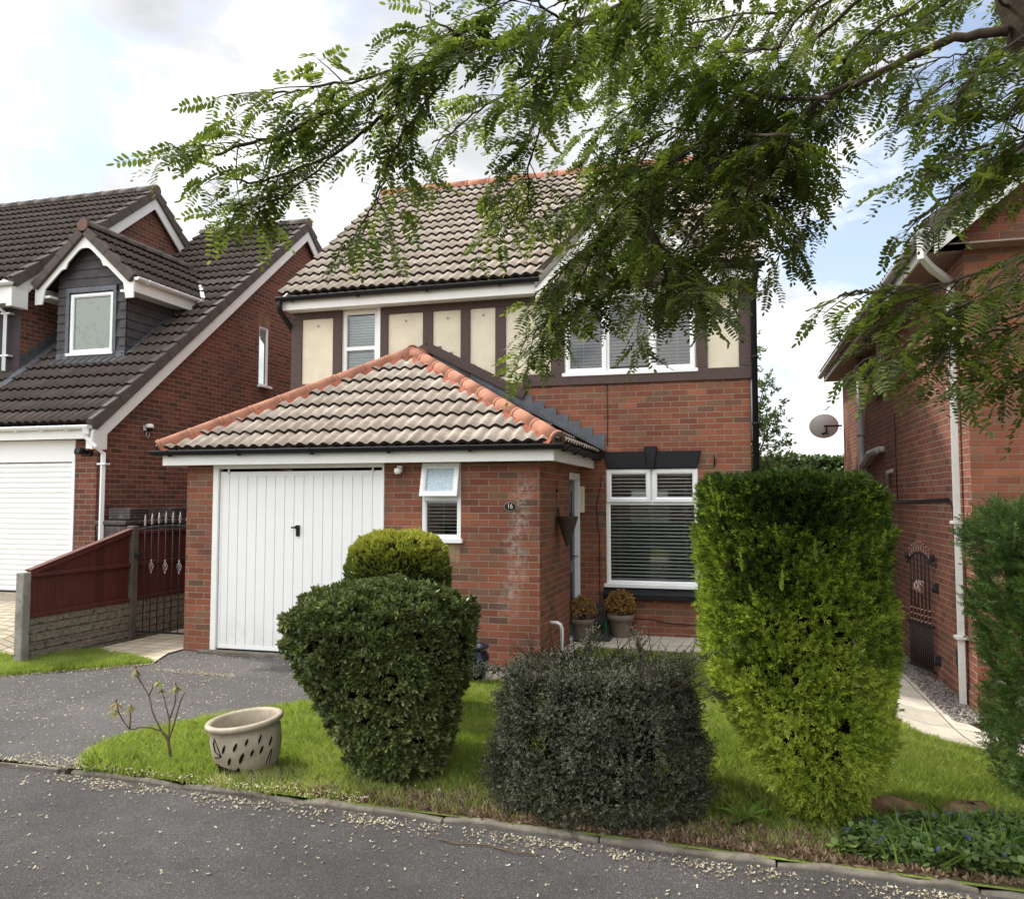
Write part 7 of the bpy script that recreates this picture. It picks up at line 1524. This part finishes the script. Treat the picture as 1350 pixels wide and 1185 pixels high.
def g_patch(r, n): x = r.uniform(-6.1, -5.1, n); y = 7.55 + r.normal(size=n) * .05 - (x + 5.6) * .05; return x, y
petals('fallen_petals', 'thin line of petals across the drive in front of the garage', g_patch, 420, 64, -.022, sc=(.5, 1.0))
def g_edge(r, n):
    i = r.integers(0, 5, n); pts = np.array([(-6.30, 7.82), (-6.75, 7.42), (-7.43, 6.84), (-8.4, 6.27), (-9.5, 5.87), (-12, 5.47)]); t = r.random(n)[:, None]; p = pts[i] * (1 - t) + pts[i + 1] * t + r.normal(size=(n, 2)) * .04; return p[:, 0], p[:, 1]
petals('fallen_petals', 'pale petals along the edge of the left grass wedge', g_edge, 1500, 65, -.018, sc=(.5, 1.1))
def g_kt(r, n): x = r.uniform(-4.9, -2.2, n); return x, ky(x) + r.normal(size=n) * .05
petals('fallen_petals', 'petals caught on top of the kerb by the planter', g_kt, 700, 66, .018, sc=(.5, 1.0))
def g_lw(r, n):
    x = r.uniform(-4.6, 3.0, n); y = r.uniform(4.7, 8.4, n); k = in_poly(x, y, lawn_main); return x[k], y[k]
petals('fallen_petals', 'white petals caught in the lawn grass', g_lw, 1900, 70, .022, sc=(.35, .75))
def g_le(r, n): x = r.uniform(-9, -4.4, n); return x, 4.685 - .032 * (x + 4.5) + r.normal(size=n) * .03
petals('fallen_petals', 'pale petals along the flush edging between road and driveway', g_le, 900, 69, -.014, sc=(.5, 1.0))
def g_lit(r, n): x = r.uniform(-2.9, 2.6, n); y = ky(x) + .03 + np.abs(r.normal(size=n)) * .15; return x, y
LTm = [rosette(2, .035, .013, (1.1, 1.5), s, 0, 6) for s in (1, 2, 3)]
petals('leaf_litter', 'brown dead leaves and twigs on the bare soil under the bushes behind the kerb', g_lit, 5200, 67, -.012, 'litter', (.5, 1.2), LTm)
def g_lit2(r, n): x = r.uniform(-1.75, .9, n); y = r.uniform(4.55, 5.3, n); return x, y
petals('leaf_litter', 'dry leaf litter under the grey-green bush and the yew', g_lit2, 2600, 68, -.012, 'litter', (.4, 1.0), LTm)
mb = MB(); mb.tube(smooth_path([(-1.62, 4.30, -.036), (-1.5, 4.27, -.033), (-1.33, 4.29, -.036), (-1.2, 4.25, -.03), (-1.05, 4.25, -.036)], 4, .004, rs), .0035, 6); single('fallen_twig', mb, M['twig'], 'thin brown fallen twig lying on the road in front of the grey-green bush', 'twig', (-1.33, 4.27, -.045))

# ------------------------------------------------------------------ across the road (seen in the window glass)
OH = root('house', 'brick house across the road, seen only as a reflection in the living room window', 'house', (-3, -13, 0))
mb = MB(); mb.sheet((0, -13, 0), (-1, 0, 0), Zv, -2, 9, -.1, 5, [(-1, .6, .9, 2.2), (3, 4.6, .9, 2.2), (5.6, 6.6, 0, 2.1)], depth=.1, N=(0, 1, 0)); mb.sheet((2, 0, 0), B, Zv, -20, -13, -.1, 5, N=(1, 0, 0)); mb.sheet((-9, 0, 0), B, Zv, -20, -13, -.1, 5, N=(-1, 0, 0)); mb.box(-8.9, 1.9, -19.9, -13.3, 2.4, 2.5); mb.build('wall', M['brick'], OH)
for x in (1.0, -3.0): make_window(OH, (x, -13, .9), (-1, 0, 0), (0, 1, 0), 1.6, 1.3, fixed=[(0, .8, 0, 1.3), (.8, 1.6, 0, 1.3)])
MB().box(-6.6, -5.6, -13.05, -13.0, 0, 2.1).build('door', M['navy_door'], OH)
mb = MB(); mb.prism([(-9.3, -12.6, 4.9), (-9.3, -16.5, 8), (-9.3, -20.4, 4.9)], (11.6, 0, 0)); mb.build('roof', M['tile_dark'], OH)
prof = [(-.05, -3, -10, 7, .45), (.4, -3, -10, 7, .5), (.9, -3, -10, 7, .45), (1.0, -3, -10, 6.9, .2)]
bush('hedge', 'low green hedge across the road, reflected in the windows', 'hedge', prof, (-3, -10, -.05), bg, 6000, M['weed'], 6, .03, .15, .3, .7, (.5, .9), 19, .15)
ground_sheet('lawn', [(-20, -9.5), (20, -9.5), (20, -4.6), (-20, -4.6)], M['turf'], -.03, step=2)
ground_sheet('pavement', [(-30, -4.59), (30, -4.59), (30, -2.81), (-30, -2.81)], M['slab'], -.03, step=2)

# ------------------------------------------------------------------ sky, sun, camera
W = bpy.data.worlds.new('World'); S.world = W; W.use_nodes = True; nt = W.node_tree; nt.nodes.clear(); N = nt.nodes.new; L_ = nt.links.new
SUN = V((-.72, .20, .95)).normalized(); elev = math.asin(SUN.z); azim = math.atan2(SUN.x, SUN.y)
sky = N('ShaderNodeTexSky'); sky.sky_type = 'NISHITA'; sky.sun_disc = False; sky.sun_elevation = elev; sky.sun_rotation = azim; sky.air_density = 1.0; sky.dust_density = 1.2; sky.ozone_density = 1.0
b1 = N('ShaderNodeBackground'); b1.inputs[1].default_value = .15; L_(sky.outputs[0], b1.inputs[0])
tc = N('ShaderNodeTexCoord'); mp = N('ShaderNodeMapping'); L_(tc.outputs['Generated'], mp.inputs[0]); mp.inputs['Scale'].default_value = (1, 1, 2.0); mp.inputs['Location'].default_value = CLOUD_LOC = (.35, .1, .0)
def wn(sc, det, ro, di=0):
    n = N('ShaderNodeTexNoise'); L_(mp.outputs[0], n.inputs[0]); n.inputs['Scale'].default_value = sc; n.inputs['Detail'].default_value = det; n.inputs['Roughness'].default_value = ro; n.inputs['Distortion'].default_value = di; return n.outputs[0]
def wr(s, stops):
    n = N('ShaderNodeValToRGB'); L_(s, n.inputs[0]); cr = n.color_ramp
    cr.elements[0].position, cr.elements[0].color = stops[0][0], (*stops[0][1], 1); cr.elements[1].position, cr.elements[1].color = stops[-1][0], (*stops[-1][1], 1)
    for p, c in stops[1:-1]: e = cr.elements.new(p); e.color = (*c, 1)
    return n.outputs[0]
mask = wr(wn(2.3, 9, .58, .3), [(.42, (.24, .24, .24)), (.50, (1, 1, 1))])
ccol = wr(wn(3.1, 8, .55), [(.36, (.54, .55, .57)), (.46, (.68, .685, .70)), (.55, (.90, .90, .89))])
b2 = N('ShaderNodeBackground'); L_(ccol, b2.inputs[0]); 
# unseen sky overhead and behind the camera, brightness added as fill for the fronts
dt = N('ShaderNodeVectorMath'); dt.operation = 'DOT_PRODUCT'; L_(tc.outputs['Generated'], dt.inputs[0]); dt.inputs[1].default_value = V((-.35, -.60, .72)).normalized()
mr = N('ShaderNodeMapRange'); mr.interpolation_type = 'SMOOTHSTEP'; L_(dt.outputs['Value'], mr.inputs[0]); mr.inputs[1].default_value = .25; mr.inputs[2].default_value = .9; mr.inputs[3].default_value = .92; mr.inputs[4].default_value = 3.0
L_(mr.outputs[0], b2.inputs[1])
mx = N('ShaderNodeMixShader'); L_(mask, mx.inputs[0]); L_(b1.outputs[0], mx.inputs[1]); L_(b2.outputs[0], mx.inputs[2]); wo = N('ShaderNodeOutputWorld'); L_(mx.outputs[0], wo.inputs[0])
ld = bpy.data.lights.new('sun', 'SUN'); ld.energy = 3.0; ld.angle = R(4); ld.color = (1.0, .95, .87); lo = bpy.data.objects.new('sun', ld); COL.objects.link(lo); lo.rotation_euler = SUN.to_track_quat('Z', 'Y').to_euler()
cd = bpy.data.cameras.new('camera'); co = bpy.data.objects.new('camera', cd); COL.objects.link(co); S.camera = co
cd.sensor_width = 36; cd.lens = 1085 / 1350 * 36; cd.clip_end = 1500; cd.clip_start = .05
co.location = (0, 0, 1.8); co.rotation_euler = (R(90 + 3.45), 0, R(15.7))
S.view_settings.view_transform = 'Standard'; S.view_settings.look = 'None'; S.view_settings.exposure = 0.58; S.view_settings.gamma = 1
S.cycles.max_bounces = 8; S.cycles.transparent_max_bounces = 16; S.cycles.use_denoising = True; S.cycles.sample_clamp_indirect = 4
